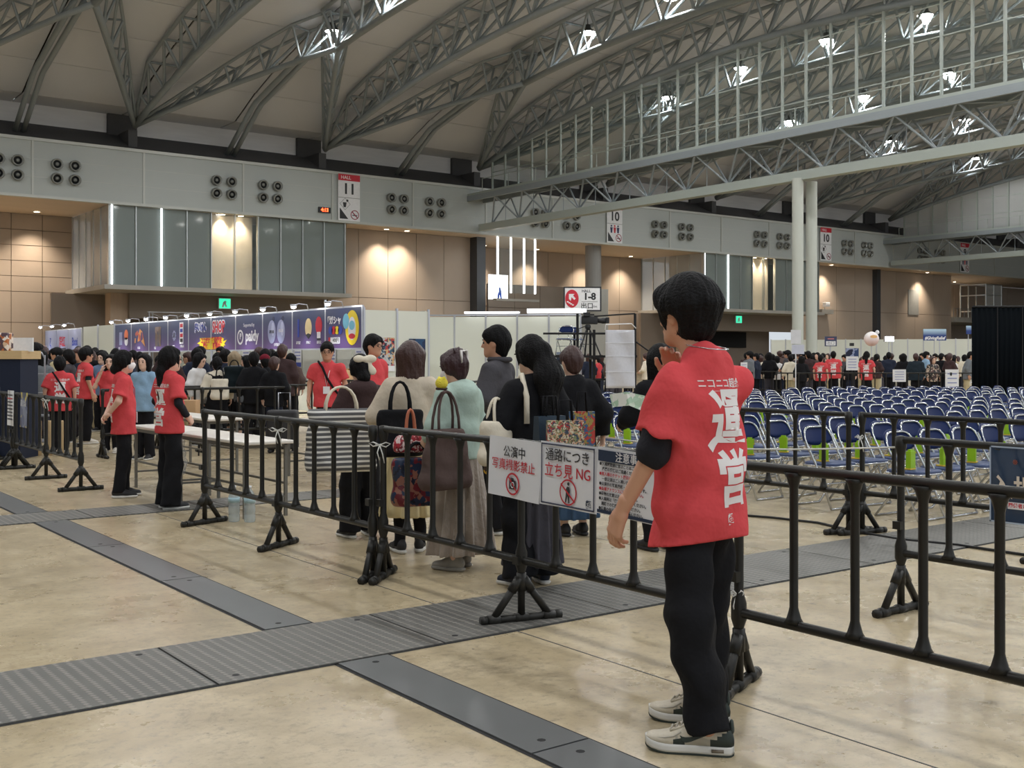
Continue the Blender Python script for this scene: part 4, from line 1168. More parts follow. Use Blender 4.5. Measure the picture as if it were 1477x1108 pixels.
# ------------------------------------------------------------------ notices on the barriers (flat laminated sheets)
PAPER = mat('laminated_paper', srgb(232, 234, 240), .16, 0, .02, 2, coat=.6)
NAVY = mat('print_navy', srgb(24, 44, 74), .4)
INK = mat('print_ink', srgb(42, 40, 46), .5)
REDP = mat('print_red', srgb(196, 40, 56), .5)
def notice(label, x, y, z, w, h, ang=0.0, tilt=0.0, paper=None):
    """a sheet facing -X with a slight wave; returns (object, face frame)"""
    o = thing('notice_sheet', label, 'notice', (x, y, z), 0, 'laminated notices on barriers')
    M = frame((0, 0, 0), (math.sin(tilt) * .0, -1, 0), (0, 0, 1)) @ Matrix.Rotation(ang, 4, 'Z')
    nx, nz = 10, 6; V = []; F = []
    for s in (0, 1):
        for i in range(nx + 1):
            for k in range(nz + 1):
                u = (i / nx - .5) * w; v = (k / nz - .5) * h
                V.append((u, v, .004 * math.sin(u * 17 + v * 6) - .0015 * s))
    m_ = (nx + 1) * (nz + 1)
    for i in range(nx):
        for k in range(nz):
            a = i * (nz + 1) + k; F.append((a, a + nz + 1, a + nz + 2, a + 1)); F.append((m_ + a, m_ + a + 1, m_ + a + nz + 2, m_ + a + nz + 1))
    sh = mk('sheet', V, F, paper or PAPER, o, True, M=M)
    return o, M @ Matrix.Translation((0, 0, .0062))
o, M = notice('white notice with black and red writing and a no-camera sign', 3.655, 4.87, .845, .46, .33, R_(-2))
text('公演中', .068, INK, o, M, .01, .085, bold=.0003, ext=.0004); text('写真撮影禁止', .066, REDP, o, M, .0, .012, bold=.0003, ext=.0004)
ring('prohibition_ring', .062, .052, .001, REDP, o, M, 0, -.085)
flat('camera_body', rect(.06, .048, 0, -.09), .0006, INK, o, M); flat('camera_hump', rect(.03, .02, -.005, -.062), .0006, INK, o, M)
ring('camera_lens', .017, .012, .0012, PAPER, o, M, 0, -.09, 14)
flat('prohibition_bar', [(-.042, -.05), (-.036, -.044), (.042, -.122), (.036, -.128)], .0012, REDP, o, M)
o, M = notice('white notice warning against standing, with a walking figure sign', 3.655, 4.405, .842, .455, .335, R_(-1))
for sx, sy, w_, h_ in ((0, .155, .43, .008), (0, -.155, .43, .008), (-.211, 0, .008, .318), (.211, 0, .008, .318)):
    flat('border_line', rect(w_, h_, sx, sy), .0005, mat('print_frame', srgb(60, 66, 92), .4), o, M)
text('通路につき', .072, INK, o, M, 0, .098, bold=.0004, ext=.0004); text('立ち見 NG', .078, REDP, o, M, 0, .018, bold=.0004, ext=.0004)
ring('prohibition_ring', .068, .060, .001, REDP, o, M, .01, -.082)
flat('figure_head', oval(.009, .009, .012, -.038, 10), .0006, INK, o, M)
flat('figure_body', [(-.008, -.095), (-.014, -.136), (-.006, -.137), (.006, -.1), (.014, -.137), (.022, -.136), (.018, -.09), (.024, -.08), (.02, -.054), (.002, -.052), (-.012, -.075), (-.007, -.08)], .0006, INK, o, M)
flat('prohibition_bar', [(-.052, -.045), (-.046, -.039), (.066, -.125), (.06, -.131)], .0012, REDP, o, M)
text('超', .04, NAVY, o, M, .17, -.128, bold=.002, ext=.0004)
o, M = notice('white notice of close-set rules under a dark blue heading, behind the staff hand', 3.655, 3.955, .838, .44, .33, R_(-2))
flat('heading_band', rect(.42, .055, 0, .125), .0005, NAVY, o, M); text('注意事項', .052, WHT, o, M, .02, .123, .0008, bold=.0004, ext=.0004)
flat('foot_band', rect(.42, .016, 0, -.152), .0005, NAVY, o, M)
lines = ['●入場時間前に並ぶことはご遠慮ください。', '　座席の確保はご遠慮ください。', '●再入場のチケット提示は係員まで。', '　一部公演はご入場いただけません。', '●公演中の写真撮影・録音は禁止です。', '●会場アナウンスに従ってください。', '●荷物の放置はおやめください。', '●入場列は「後方」へお並びください。', '　通路での待機はご遠慮ください。', '●係員の指示に従ってご覧ください。']
for i, tx in enumerate(lines):
    text(tx, .0195, REDP if i in (2, 5) else INK, o, M, -.2, .083 - .0245 * i, bold=.0004, ext=.0003, align='LEFT')
o, M = notice('dark blue notice with large white characters at the right edge', 5.535, 2.87, .79, .62, .40, 0, paper=mat('navy_sheet', srgb(34, 56, 84), .2, 0, .25, 5, coat=.6))
for sx, sy, w_, h_ in ((0, .196, .62, .008), (0, -.196, .62, .008), (-.306, 0, .008, .4), (.306, 0, .008, .4)):
    flat('clear_edge', rect(w_, h_, sx, sy), .0005, mat('laminate_edge', srgb(170, 185, 205), .2), o, M)
text('入場', .125, mat('print_cream', srgb(222, 210, 196)), o, M, -.18, -.02, bold=.003, ext=.0004)
flat('white_band', rect(.52, .036, .05, -.105), .0005, PAPER, o, M); text('関係者以外立入禁止', .026, REDP, o, M, -.09, -.105, .0007, bold=.0006, ext=.0003)
text('※', .05, mat('print_rust', srgb(150, 80, 60)), o, M, -.17, .12, ext=.0004)
o, M = notice('narrow white notice on the far left barrier, leftmost', 3.44, 16.35, .80, .34, .52)
text('公演中', .08, INK, o, M, 0, .16, ext=.0004); text('写真', .09, REDP, o, M, 0, .05, ext=.0004); text('禁止', .09, REDP, o, M, 0, -.05, ext=.0004); ring('prohibition_ring', .06, .05, .001, INK, o, M, 0, -.17)
o, M = notice('white notice with rules on the far left barrier, second', 3.44, 15.55, .80, .34, .46)
for i in range(8): flat('text_line', rect(.26, .018, -.01, .17 - .045 * i), .0005, INK if i != 1 else REDP, o, M)
o, M = notice('bluish poster sheet on the far left barrier, third', 3.44, 14.85, .80, .36, .44, paper=collage_mat('poster_blue', [srgb(30, 40, 80), srgb(120, 130, 160), srgb(220, 200, 60), srgb(80, 90, 130)], 9, 1.1))
text('超会議', .09, WHT, o, M, 0, .08, ext=.0004)

# ------------------------------------------------------------------ folding chairs
CHROME = mat('chair_chrome', srgb(196, 198, 200), .22, .85, .05)
VINYL = mat('chair_blue_vinyl', srgb(12, 34, 84), .55, 0, .08, 10, spec=.2)
SEATV = mat('chair_seat_vinyl', srgb(56, 72, 112), .45, 0, .06, 10)
CH = {}
def chair_meshes():
    r = .0115
    W = .2
    def U(side, top, rr=.07):
        """inverted U tube in the plane of the two legs"""
        pts = []
        a = Vector((side[0][0], W, side[0][1])); b = Vector((top[0], W, top[1]))
        L = [a]
        if len(side) > 1: L += [Vector((q[0], W, q[1])) for q in side[1:]]
        L.append(b)
        R = [Vector((v.x, -v.y, v.z)) for v in reversed(L)]
        d = (L[-1] - L[-2]).normalized()
        c = [L[-1] - d * .11, L[-1] - d * .045 + Vector((0, -.022, 0)), L[-1] - d * .012 + Vector((0, -.06, 0)), L[-1] + Vector((0, -.11, 0))]
        return L[:-1] + c + [Vector((v.x, -v.y, v.z)) for v in reversed(c)] + R[1:]
    main = U([(.20, .012), (.03, .40), (-.10, .62)], (-.165, .775))
    CH['frame'] = pmesh('front_frame', *joinvf([sweep_vf(main, r, 6), sweep_vf([(.20, .2, .012), (.20, -.2, .012)], r, 6), sweep_vf([(.10, .2, .24), (.10, -.2, .24)], r * .8, 6)]), CHROME, True)
    rear = [(-.26, .18, .012), (-.02, .18, .30), (.10, .18, .415), (.10, -.18, .415), (-.02, -.18, .30), (-.26, -.18, .012)]
    CH['rear'] = pmesh('rear_frame', *joinvf([sweep_vf(rear, r, 6, True)]), CHROME, True)
    # seat: rounded slab with chrome underside rim
    def slab(w0, w1, x0, x1, z, th, n=5, b=.05):
        o = []
        for (cx, cy, s) in ((x1 - b, w1 - b, 0), (x0 + b, w0 - b, 1), (x0 + b, -w0 + b, 2), (x1 - b, -w1 + b, 3)):
            for i in range(n): a = (s + i / (n - 1)) * PI / 2; o.append((cx + b * math.cos(a), cy + b * math.sin(a)))
        return o
    out = slab(.175, .195, -.17, .20, .43, .03)
    k = len(out); V = []
    for dz, sc in ((.412, .97), (.425, 1.0), (.44, .985), (.448, .9)):
        V += [((x - .015) * sc + .015, y * sc, dz + .0) for x, y in out]
    F = [tuple(range(k - 1, -1, -1))]
    for s in range(3):
        F += [(s * k + i, s * k + (i + 1) % k, (s + 1) * k + (i + 1) % k, (s + 1) * k + i) for i in range(k)]
    F.append(tuple(range(3 * k, 4 * k)))
    CH['seat'] = pmesh('seat', V, F, SEATV, True)
    CH['rim'] = pmesh('seat_rim', *sweep_vf([(x * 1.01, y * 1.02, .412) for x, y in out], .009, 5, True), CHROME, True)
    # backrest pad: rounded oval, curved around the sitter, leaning back
    nu, nw = 8, 5; V = []; F = []
    def bp(u, w, off):
        y = u * .216; hgt = .102 * (1 - abs(u) ** 2.6 * .62)
        zc_ = .685 + .012 * (1 - u * u); z = zc_ + w * hgt; x = -.132 - (z - .685) * .40 - .035 * (1 - u * u) + off * (1 - .6 * max(abs(u), abs(w)) ** 4)
        return (x, y, z)
    for s, off in ((0, .018), (1, -.016)):
        for i in range(nu + 1):
            for q in range(nw + 1): V.append(bp(-1 + 2 * i / nu, -1 + 2 * q / nw, off))
    m_ = (nu + 1) * (nw + 1)
    for i in range(nu):
        for q in range(nw):
            a = i * (nw + 1) + q; F.append((a, a + nw + 1, a + nw + 2, a + 1)); F.append((m_ + a, m_ + a + 1, m_ + a + nw + 2, m_ + a + nw + 1))
    def edge(a, b): F.append((a, b, b + m_, a + m_))
    for i in range(nu): edge((i + 1) * (nw + 1), i * (nw + 1)); edge(i * (nw + 1) + nw, (i + 1) * (nw + 1) + nw)
    for q in range(nw): edge(q, q + 1); edge(nu * (nw + 1) + q + 1, nu * (nw + 1) + q)
    CH['back'] = pmesh('backrest', V, F, VINYL, True)
    CH['feet'] = pmesh('rubber_foot', *joinvf([boxvf((x, y, .012), (.03, .03, .024)) for x, y in ((.2, .2), (.2, -.2))]), BLK)
    g = joinvf([boxvf((0, 0, .09), (.05, .075, .15)), boxvf((0, 0, .172), (.03, .05, .02))])
    CH['pk'] = pmesh('drink_pouch', *g, mat('pouch_green', srgb(150, 196, 30), .35, 0, .1, 20))
    CH['pkb'] = pmesh('pouch_base', *boxvf((.02, 0, .008), (.09, .09, .012)), mat('pouch_yellow', srgb(236, 200, 70), .4))
chair_meshes()
def chair(x, y, rz, label, grp='blue folding chairs set out in rows', z=0.0):
    o = thing('folding_chair', label, 'chair', (x, y, z), rz, grp)
    mobj('front_frame', CH['frame'], o); mobj('rear_frame', CH['rear'], o)
    st = mobj('seat', CH['seat'], o); mobj('seat_rim', CH['rim'], st); mobj('backrest', CH['back'], o)
    return o
cand = []
for r in range(12):
    y = 5.88 + .92 * r
    for c in range(44):
        x = 8.95 + .53 * c + (.7 if c > 5 else 0) + (.75 if c > 17 else 0)
        if r == 0 and c < 0: continue
        p = Vector((x, y, 0)); d = p.dot(FW); l = p.dot(RT); px = CX + FPX * l / d
        if px < 845 or px > 1515: continue
        if d > 26.6: continue
        cand.append((d, r, c, x, y))
cand.sort()
print('chairs', len(cand))
for i, (d, r, c, x, y) in enumerate(cand[:300]):
    blk = 'left block' if c <= 5 else ('middle block' if c <= 17 else 'far block'); ci = c if c <= 5 else (c - 6 if c <= 17 else c - 18)
    lab = 'blue folding chair, %s row from the near barrier, %s seat of the %s' % (ORD[r], ORD[ci], blk)
    rz = -PI / 2 + rng.uniform(-.06, .06)
    xx, yy = x + rng.uniform(-.02, .02), y + rng.uniform(-.02, .02)
    chair(xx, yy, rz, lab)
    if d < 19:
        g = thing('drink_pouch', 'green pouch on the blue chair, %s row, %s seat of the %s' % (ORD[r], ORD[ci], blk), 'pouch', (xx - .09, yy - .02 + rng.uniform(-.03, .03), .449), rng.uniform(0, 3), 'green pouches on the chairs')
        mobj('pouch', CH['pk'], g); mobj('base_card', CH['pkb'], g)
rest = cand[300:]
if rest:
    o = thing('folding_chair_rows', 'farthest rows of blue folding chairs before the far queue', 'chairs', kind='stuff')
    for k in ('frame', 'rear', 'seat', 'rim', 'back'):
        me = CH[k]; n = len(me.vertices); co = np.empty(n * 3); me.vertices.foreach_get('co', co); co = co.reshape(-1, 3)
        Fs = [tuple(p.vertices) for p in me.polygons]; VV = []; FF = []
        for i, (d, r, c, x, y) in enumerate(rest):
            VV.append(np.stack([co[:, 1] + x, -co[:, 0] + y, co[:, 2]], 1)); FF += [tuple(v + i * n for v in f) for f in Fs]
        q = mk({'frame': 'front_frames', 'rear': 'rear_frames', 'seat': 'seats', 'rim': 'seat_rims', 'back': 'backrests'}[k], np.concatenate(VV), FF, me.materials[0], o, True); q['kind'] = 'stuff'

# ------------------------------------------------------------------ tables and things around them
TOPW = mat('table_white', srgb(226, 220, 210), .35, 0, .04, 3)
LEGG = mat('table_leg_grey', srgb(120, 118, 112), .4, .4)
def table(label, x0, x1, y0, y1, z=.70):
    o = thing('folding_table', label, 'table', ((x0 + x1) / 2, (y0 + y1) / 2, 0), 0, 'white folding tables')
    w, l = x1 - x0, y1 - y0
    bevel_box('tabletop', (0, 0, z - .015), (w, l, .03), TOPW, o, .008)
    box('apron', (0, 0, z - .05), (w * .85, l * .85, .04), LEGG, o)
    for sx in (-1, 1):
        for sy in (-1, 1):
            box('leg', (sx * (w / 2 - .04), sy * (l / 2 - .1), (z - .05) / 2), (.028, .028, z - .05), LEGG, o)
    for sy in (-1, 1):
        box('stretcher', (0, sy * (l / 2 - .1), .18), (w - .08, .02, .02), LEGG, o)
    for sx in (-1, 1): box('side_stretcher', (sx * (w / 2 - .04), 0, .3), (.02, l - .2, .02), LEGG, o)
table('white folding table behind the barrier beside the ponytailed staff woman', 4.02, 4.5, 9.35, 11.15)
table('white folding table farther back, left of the striped tote', 5.95, 6.4, 10.9, 12.7)
table('white folding table behind the masked staff woman', 5.2, 5.65, 13.2, 15.0)
table('white folding table hidden behind the two staff women', 4.04, 4.5, 11.2, 12.6)
PL = glass_mat('clear_plastic', (.95, .96, .97), .80, .15, (.75, .77, .78))
def bottle(x, y, lab):
    o = thing('water_bottle', lab, 'bottle', (x, y, 0))
    PB_ = glass_mat('bottle_plastic', (.9, .94, .95), .62, .1, (.62, .68, .7))
    lathe('bottle_body', [(.045, 0), (.05, .01), (.05, .06), (.046, .07), (.05, .08), (.05, .14), (.046, .15), (.05, .16), (.05, .22), (.03, .27), (.016, .285), (.016, .30)], PB_, o, 14)
    lathe('cap', [(.018, .298), (.018, .32), (.002, .322)], WHT, o, 12)
    lathe('wrap_label', [(.0512, .17), (.0512, .215)], mat('bottle_label', srgb(170, 200, 210), .3), o, 14)
bottle(3.93, 9.38, 'large clear water bottle on the floor by the table leg, nearer one')
bottle(4.03, 9.27, 'large clear water bottle on the floor by the table leg, farther one')
def poly_bag(x, y, z, lab):
    o = thing('plastic_bag', lab, 'plastic bag', (x, y, z))
    P = [cap((0, 0, 0), (0, 0, -.22), .05, .10, .05, (.5, 1, 1)), cap((0, .03, -.1), (.0, -.06, -.24), .06, .05, .04, (.5, 1, 1))]
    sdf_obj('bag_body', P, .014, PL, o, wr=(.012, 40, .7), sm=0)
    sweep('bag_loop', [(0, -.05, .0), (0, -.03, .06), (0, .03, .06), (0, .05, 0)], .006, PL, o, 5)
poly_bag(4.0, 10.9, .62, 'crumpled clear plastic bag hung on the table beside the ponytailed woman')
poly_bag(4.02, 11.35, .62, 'clear plastic bag hung between the two staff women')
# ------------------------------------------------------------------ shop booth row (line X = 13.8, facing the camera side, running along Y)
SYS = mat('system_panel_white', srgb(218, 220, 208), .5, 0, .03, 1)
ALU = mat('aluminium_post', srgb(196, 198, 206), .3, .6)
BAN = grad_mat('banner_print', srgb(102, 74, 132), srgb(56, 66, 108), 1, -.55, .3, None)
PRW = mat('print_white', srgb(230, 230, 240), .5)
PRG = mat('print_lilac', srgb(150, 156, 196), .5)
PRY = mat('print_yellow', srgb(246, 216, 40), .5)
PRR = mat('print_scarlet', srgb(206, 36, 60), .5)
PRB = mat('print_blue', srgb(46, 66, 170), .5)
PRS = mat('print_skyblue', srgb(120, 190, 220), .5)
BULB = glow('clip_lamp_bulb', (1.0, .98, .95), 30.0)
XB = 13.8
BY = [24.75 + 2.0 * i for i in range(11)]
def star(n, R, r, x=0, y=0, k=1.0):
    return [(x + (R if i % 2 == 0 else r) * math.cos(PI * i / n), y + k * (R if i % 2 == 0 else r) * math.sin(PI * i / n)) for i in range(2 * n)]
def clip_lamp(x, y, z, lab):
    o = thing('clip_lamp', lab, 'lamp', (x, y, z), 0, 'arm lamps over the shop banners')
    sweep('arm', [(.0, 0, -.05), (-.05, 0, .1), (-.3, 0, .12), (-.42, 0, .08)], .015, ALU, o, 6)
    lathe('shade', [(.09, .05), (.1, 0), (.05, -.02)], ALU, o, 12, loc=(-.45, 0, .05))
    lathe('bulb', [(.075, 0), (.06, -.05), (.01, -.07)], BULB, o, 12, loc=(-.45, 0, .05))
    ld = bpy.data.lights.new('clip_lamp_light', 'SPOT'); ld.energy = 170; ld.spot_size = R_(130); ld.spot_blend = .6; ld.shadow_soft_size = .06; ld.color = (.95, .97, 1)
    lo = bpy.data.objects.new('clip_lamp_light', ld); link(lo, o); lo.location = (-.45, 0, -.06); lo.rotation_euler = (0, R_(28), 0)
def banner(i, y0, y1, what, zt=2.76, h=1.04, mat_=None):
    o = thing('booth_banner', what, 'banner', (XB, (y0 + y1) / 2, zt - h / 2), 0, 'banners of the shop booth')
    M = frame((0, 0, 0), (0, -1, 0), (0, 0, 1))
    w = (y1 - y0) - .07
    flat('panel', rect(w, h), .03, mat_ or BAN, o, M)
    box('top_rail', (0, 0, h / 2 + .02), (.05, y1 - y0, .05), ALU, o); box('bottom_rail', (0, 0, -h / 2 - .02), (.05, y1 - y0, .04), ALU, o)
    return o, M @ Matrix.Translation((0, 0, .034))
BW = ['nearest at right, with yellow oval and colourful logo', 'second from right, with three small bulb-like goods', 'third from right, with two lilac ovals', 'fourth from right, with white company lettering', 'with red shop lettering and right half of yellow burst', 'with white-outlined lettering and left half of yellow burst', 'with round emblem and tall slip', 'with a dim brown picture', 'with a colourful triangular picture', 'leftmost of the long row, with two small goods']
for i in range(10):
    o, M = banner(i, BY[i], BY[i + 1], 'dark purple shop banner, ' + BW[i])
    if i == 0:
        flat('yellow_oval', oval(.36, .45, .5, .0), .004, PRY, o, M); flat('white_patch', oval(.2, .3, .5, -.02), .007, PRW, o, M)
        flat('blue_bubble', oval(.17, .2, .18, .17), .008, PRS, o, M); flat('red_patch', oval(.17, .07, .5, -.22), .01, PRR, o, M); flat('sky_patch', oval(.15, .12, .5, .06), .01, PRS, o, M)
        text('超', .16, PRW, o, M, -.78, .24, .002, bold=.006); text('ガシャ', .22, PRW, o, M, -.42, .2, .002, bold=.01)
        for q, mm in enumerate((PRB, PRR, PRY, PRB)): flat('logo_blob', oval(.12, .11, -.68 + .18 * q, -.05, 14), .004, mm, o, M)
        flat('price_tag', rect(.52, .17, -.42, -.32), .004, PRW, o, M); text('400円', .14, INK, o, M, -.38, -.32, .006); flat('tag_red', rect(.1, .17, -.75, -.32), .005, PRR, o, M)
    if i == 1:
        flat('blue_stick', rect(.1, .5, -.6, .05), .004, PRB, o, M); flat('cream_egg', oval(.2, .26, .02, .05), .004, mat('print_cream2', srgb(226, 206, 160)), o, M); flat('egg_base', [(-.14, -.14), (.02, -.26), (.18, -.14), (.02, -.1)], .006, INK, o, M)
        flat('red_bulb', oval(.19, .24, .64, .1), .004, PRR, o, M); flat('bulb_foot', rect(.2, .17, .64, -.16), .005, PRW, o, M); flat('bulb_base', rect(.2, .05, .64, -.27), .005, INK, o, M)
        for q in (-.6, .02, .66): text('超限定', .09, PRW, o, M, q, -.36, .002)
    if i == 2:
        for q in (-.34, .28):
            flat('lilac_oval', oval(.27, .34, q, -.02), .004, PRG, o, M); flat('highlight', oval(.1, .2, q + .08, .06), .006, mat('print_pale', srgb(186, 192, 224)), o, M); ring('cord', .06, .045, .004, INK, o, M, q + .12, .36)
        text('超会議', .1, INK, o, M, -.34, -.02, .007); text('超会議', .1, PRW, o, M, .28, -.0, .007); text('会場限定', .1, PRW, o, M, .0, -.4, .002)
    if i == 3:
        text('Supported by', .15, PRW, o, M, .02, .22, .002); text('paidy', .46, PRW, o, M, .25, -.12, .002, bold=.012)
        ring('emblem_ring', .23, .17, .004, PRW, o, M, -.62, -.14); text('P', .24, PRW, o, M, -.60, -.12, .004, bold=.012)
    if i == 4:
        text('SHOP', .5, PRW, o, M, -.35, .2, .002, bold=.05, sx=.8); text('SHOP', .5, PRR, o, M, -.35, .2, .006, bold=.012, sx=.8)
        flat('burst_half', [(-.98, -.12), (-.2, -.1), (.1, -.16), (.02, -.25), (.34, -.2), (.12, -.32), (.22, -.38), (.05, -.38), (.1, -.5), (-.98, -.5)], .004, PRY, o, M); text('数量限定', .22, PRR, o, M, -.5, -.22, .006, bold=.01); text('販売中!', .2, PRR, o, M, -.5, -.4, .006, bold=.01)
    if i == 5:
        text('超いけん', .3, PRW, o, M, .1, .22, .002, bold=.04, sx=.85); text('超いけん', .3, PRB, o, M, .1, .22, .006, bold=.008, sx=.85)
        flat('burst_half', [(.98, -.12), (.98, -.5), (.1, -.5), (.14, -.42), (-.05, -.4), (.08, -.33), (-.2, -.3), (.1, -.22), (.05, -.12)], .004, PRY, o, M); text('ココだけ', .2, PRR, o, M, .55, -.22, .006, bold=.01); text('限定', .2, PRR, o, M, .55, -.4, .006, bold=.01)
    if i == 6:
        flat('emblem', star(10, .2, .15, -.35, .0), .004, PRG, o, M); text('超', .2, INK, o, M, -.35, 0, .006); flat('tall_slip', rect(.36, .74, .35, .08), .004, PRW, o, M)
        for q in range(4): flat('slip_block', rect(.26, .12, .35, .34 - .17 * q), .006, (PRR, PRB, PRR, INK)[q], o, M)
        text('限定', .1, PRW, o, M, -.4, -.38, .002); text('会場価格', .1, PRW, o, M, .4, -.38, .002)
    if i == 7: flat('brown_picture', rect(.62, .7, 0, .0), .004, collage_mat('picture_brown', [srgb(90, 74, 70), srgb(130, 110, 100), srgb(60, 56, 70), srgb(110, 80, 60)], 5, .3), o, M); text('限定', .1, PRW, o, M, -.3, -.42, .002)
    if i == 8: flat('triangle_picture', [(-.6, -.22), (.1, -.12), (.62, -.36), (.3, .2), (-.05, .34), (-.5, .16)], .004, collage_mat('picture_fire', [srgb(200, 90, 60), srgb(90, 60, 110), srgb(220, 150, 80), srgb(60, 60, 120)], 5, .8), o, M); text('限定品', .1, PRW, o, M, -.1, -.4, .002)
    if i == 9: flat('pale_goods', rect(.36, .5, -.25, -.02), .004, PRG, o, M); flat('orange_goods', oval(.22, .2, .42, .12), .004, mat('print_orange', srgb(236, 130, 90)), o, M); flat('white_goods', oval(.2, .16, .42, -.14), .004, PRW, o, M); text('限定', .1, PRW, o, M, -.4, -.4, .002)
    clip_lamp(XB - .02, (BY[i] + BY[i + 1]) / 2, 2.82, 'arm lamp over the shop banner ' + BW[i].split(',')[0])
pale = grad_mat('banner_pale', srgb(70, 76, 130), srgb(176, 180, 214), 1, -.5, .1)
for i, (y0, w) in enumerate(((49.4, 'right of the three pale ones, round monogram'), (51.4, 'middle of the three pale ones, red and blue writing'), (53.4, 'left of the three pale ones, blue swirl'))):
    o, M = banner(i, y0, y0 + 1.95, 'far pale blue banner at left, ' + w, 2.72, 1.3, pale)
    text(('Bxxi', '超紅', 'ζ')[i], .5, (PRB, PRR, PRB)[i], o, M, 0, .1, .002, bold=.01)
    if i == 1: flat('black_bar', rect(1.2, .2, 0, -.25), .004, INK, o, M)
    clip_lamp(XB - .02, y0 + 1.0, 2.86, 'small white arm lamp over the far pale banner, ' + ('right', 'middle', 'left')[i])
bth = thing('shop_booth', 'white shop booth with counter under the dark banners', 'booth', (XB, 34.7, 0))
for i in range(11):
    box('post', (.0, BY[i] - 34.7, 1.39), (.06, .06, 2.78), ALU, bth)
for i in range(10):
    box('back_panel', (1.9, BY[i] + 1.0 - 34.7, 1.35), (.05, 1.94, 2.7), SYS, bth)
    box('counter_front', (.1, BY[i] + 1.0 - 34.7, .4), (.05, 1.94, .8), SYS, bth)
    box('counter_top', (.3, BY[i] + 1.0 - 34.7, .82), (.6, 1.98, .04), TOPW, bth)
for xx in (.5, 1.47): box('end_panel', (xx, BY[0] - 34.7, 1.35), (.92, .05, 2.66), SYS, bth)
for xx in (.02, .985, 1.95): box('post', (xx, BY[0] - 34.72, 1.37), (.05, .06, 2.74), ALU, bth)
for i, y in enumerate((26.2, 28.2, 30.0, 32.3, 34.5, 36.3)):
    o = thing('price_poster', 'small price poster inside the shop booth, %s from right' % ORD[i], 'poster', (XB + 1.85, y, 1.62), 0, 'price posters in the shop')
    M = frame((0, 0, 0), (0, -1, 0), (0, 0, 1))
    flat('sheet', rect(.6, .9), .01, WHT, o, M); flat('red_heading', rect(.54, .2, 0, .33), .014, PRR, o, M); flat('foot_band', rect(.56, .14, 0, -.37), .014, PRB if i else mat('print_violet', srgb(110, 70, 150)), o, M)
    for q in range(4): flat('text_line', rect(.46, .05, 0, .12 - .1 * q), .013, PRG, o, M)
for i in range(4): bxp = box('post', (XB, 49.4 + 1.95 * i, 1.36), (.06, .06, 2.72), ALU, bth); bxp.location = (0, 49.4 + 1.95 * i - 34.7, 1.36)
wb = thing('panel_block', 'plain white system panel block between pale and dark banners', 'panels', (XB, 47, 0))
for i in range(2): box('panel', (.05, -1.0 + 2.2 * i, 1.4), (.05, 2.15, 2.8), SYS, wb); box('post', (0, -2.1 + 2.2 * i, 1.42), (.06, .06, 2.85), ALU, wb)
for i, (x, y, s, lab) in enumerate(((14.1, 25.1, .42, 'tall'), (14.1, 25.65, .3, 'low'), (14.15, 26.2, .34, 'third'))):
    o = thing('cardboard_box', 'brown cardboard box on the shop counter, %s one' % lab, 'box', (x, y, .84), .1 * i, 'boxes on shop counter')
    bevel_box('carton', (0, 0, s / 2), (.36, .42, s), mat('cardboard', srgb(186, 150, 110), .8), o, .006); box('tape', (0, 0, s + .001), (.05, .42, .003), mat('tape', srgb(210, 180, 130), .4), o)
# ------------------------------------------------------------------ white panel wall behind the queue
PA, PB = Vector((16.2, 29.1, 0)), Vector((20.9, 24.6, 0))
dv = (PB - PA); ln = dv.length; ang = math.atan2(dv.y, dv.x)
pw = thing('panel_wall', 'white system panel wall with grey posts behind the queue', 'panel wall', PA, ang)
n = 7; s = ln / n
for i in range(n + 1):
    box('post', (i * s, 0, 1.36), (.05, .06, 2.72), ALU, pw)
    if i < n: box('panel', (i * s + s / 2, 0, 1.35), (s - .05, .03, 2.64), SYS, pw)
box('top_rail', (ln / 2, 0, 2.72), (ln, .06, .04), ALU, pw)
def on_panel(u, z, lab, w, h, mm, cat='poster', name='wall_poster'):
    q = PA + dv.normalized() * u
    o = thing(name, lab, cat, (q.x, q.y, z), ang)
    M = frame((0, -.03, 0), (1, 0, 0), (0, 0, 1))
    flat('sheet', rect(w, h), .012, mm, o, M)
    return o, M @ Matrix.Translation((0, 0, .013))
def end_poster(x, z, lab, w, h, mm):
    o = thing('wall_poster', lab, 'poster', (x, 24.70, z)); M = frame((0, 0, 0), (1, 0, 0), (0, 0, 1)); flat('sheet', rect(w, h), .012, mm, o, M); return o, M @ Matrix.Translation((0, 0, .013))
o, M = end_poster(14.38, 1.62, 'poster with a multicoloured collage on the white booth side panel', .62, .72, collage_mat('poster_collage', [srgb(180, 60, 60), srgb(60, 90, 110), srgb(210, 170, 120), srgb(40, 50, 70), srgb(190, 190, 190)], 16, .2))
flat('white_foot', rect(.62, .14, 0, -.43), .012, WHT, o, M); text('超会議', .08, INK, o, M, 0, -.43, .014)
o, M = end_poster(15.38, 1.78, 'dark blue poster on the white side panel behind the brown bob', .5, .36, collage_mat('poster_night', [srgb(20, 40, 80), srgb(30, 70, 110), srgb(14, 24, 50)], 8, .5))
on_panel(3.95, 1.5, 'violet lit strip poster beside the head of the grey-jacket man', .14, .8, glow('violet_strip', srgb(190, 130, 230), .9))
o, M = on_panel(6.0, 1.45, 'small dark screen picture on the white panel wall by the tripod', .4, .36, collage_mat('poster_dim', [srgb(40, 50, 70), srgb(120, 130, 150), srgb(20, 24, 34)], 10, .9))
lb = thing('light_box', 'bright white light box along the top of the white panels', 'light box', (PB - dv.normalized() * 1.6) + Vector((0, 0, 2.83)), ang)
box('diffuser', (.9, -.12, 0), (1.7, .18, .12), glow('lightbox_white', (.95, .98, 1), 2.6), lb); box('case', (.9, .05, 0), (1.74, .16, .14), ALU, lb)
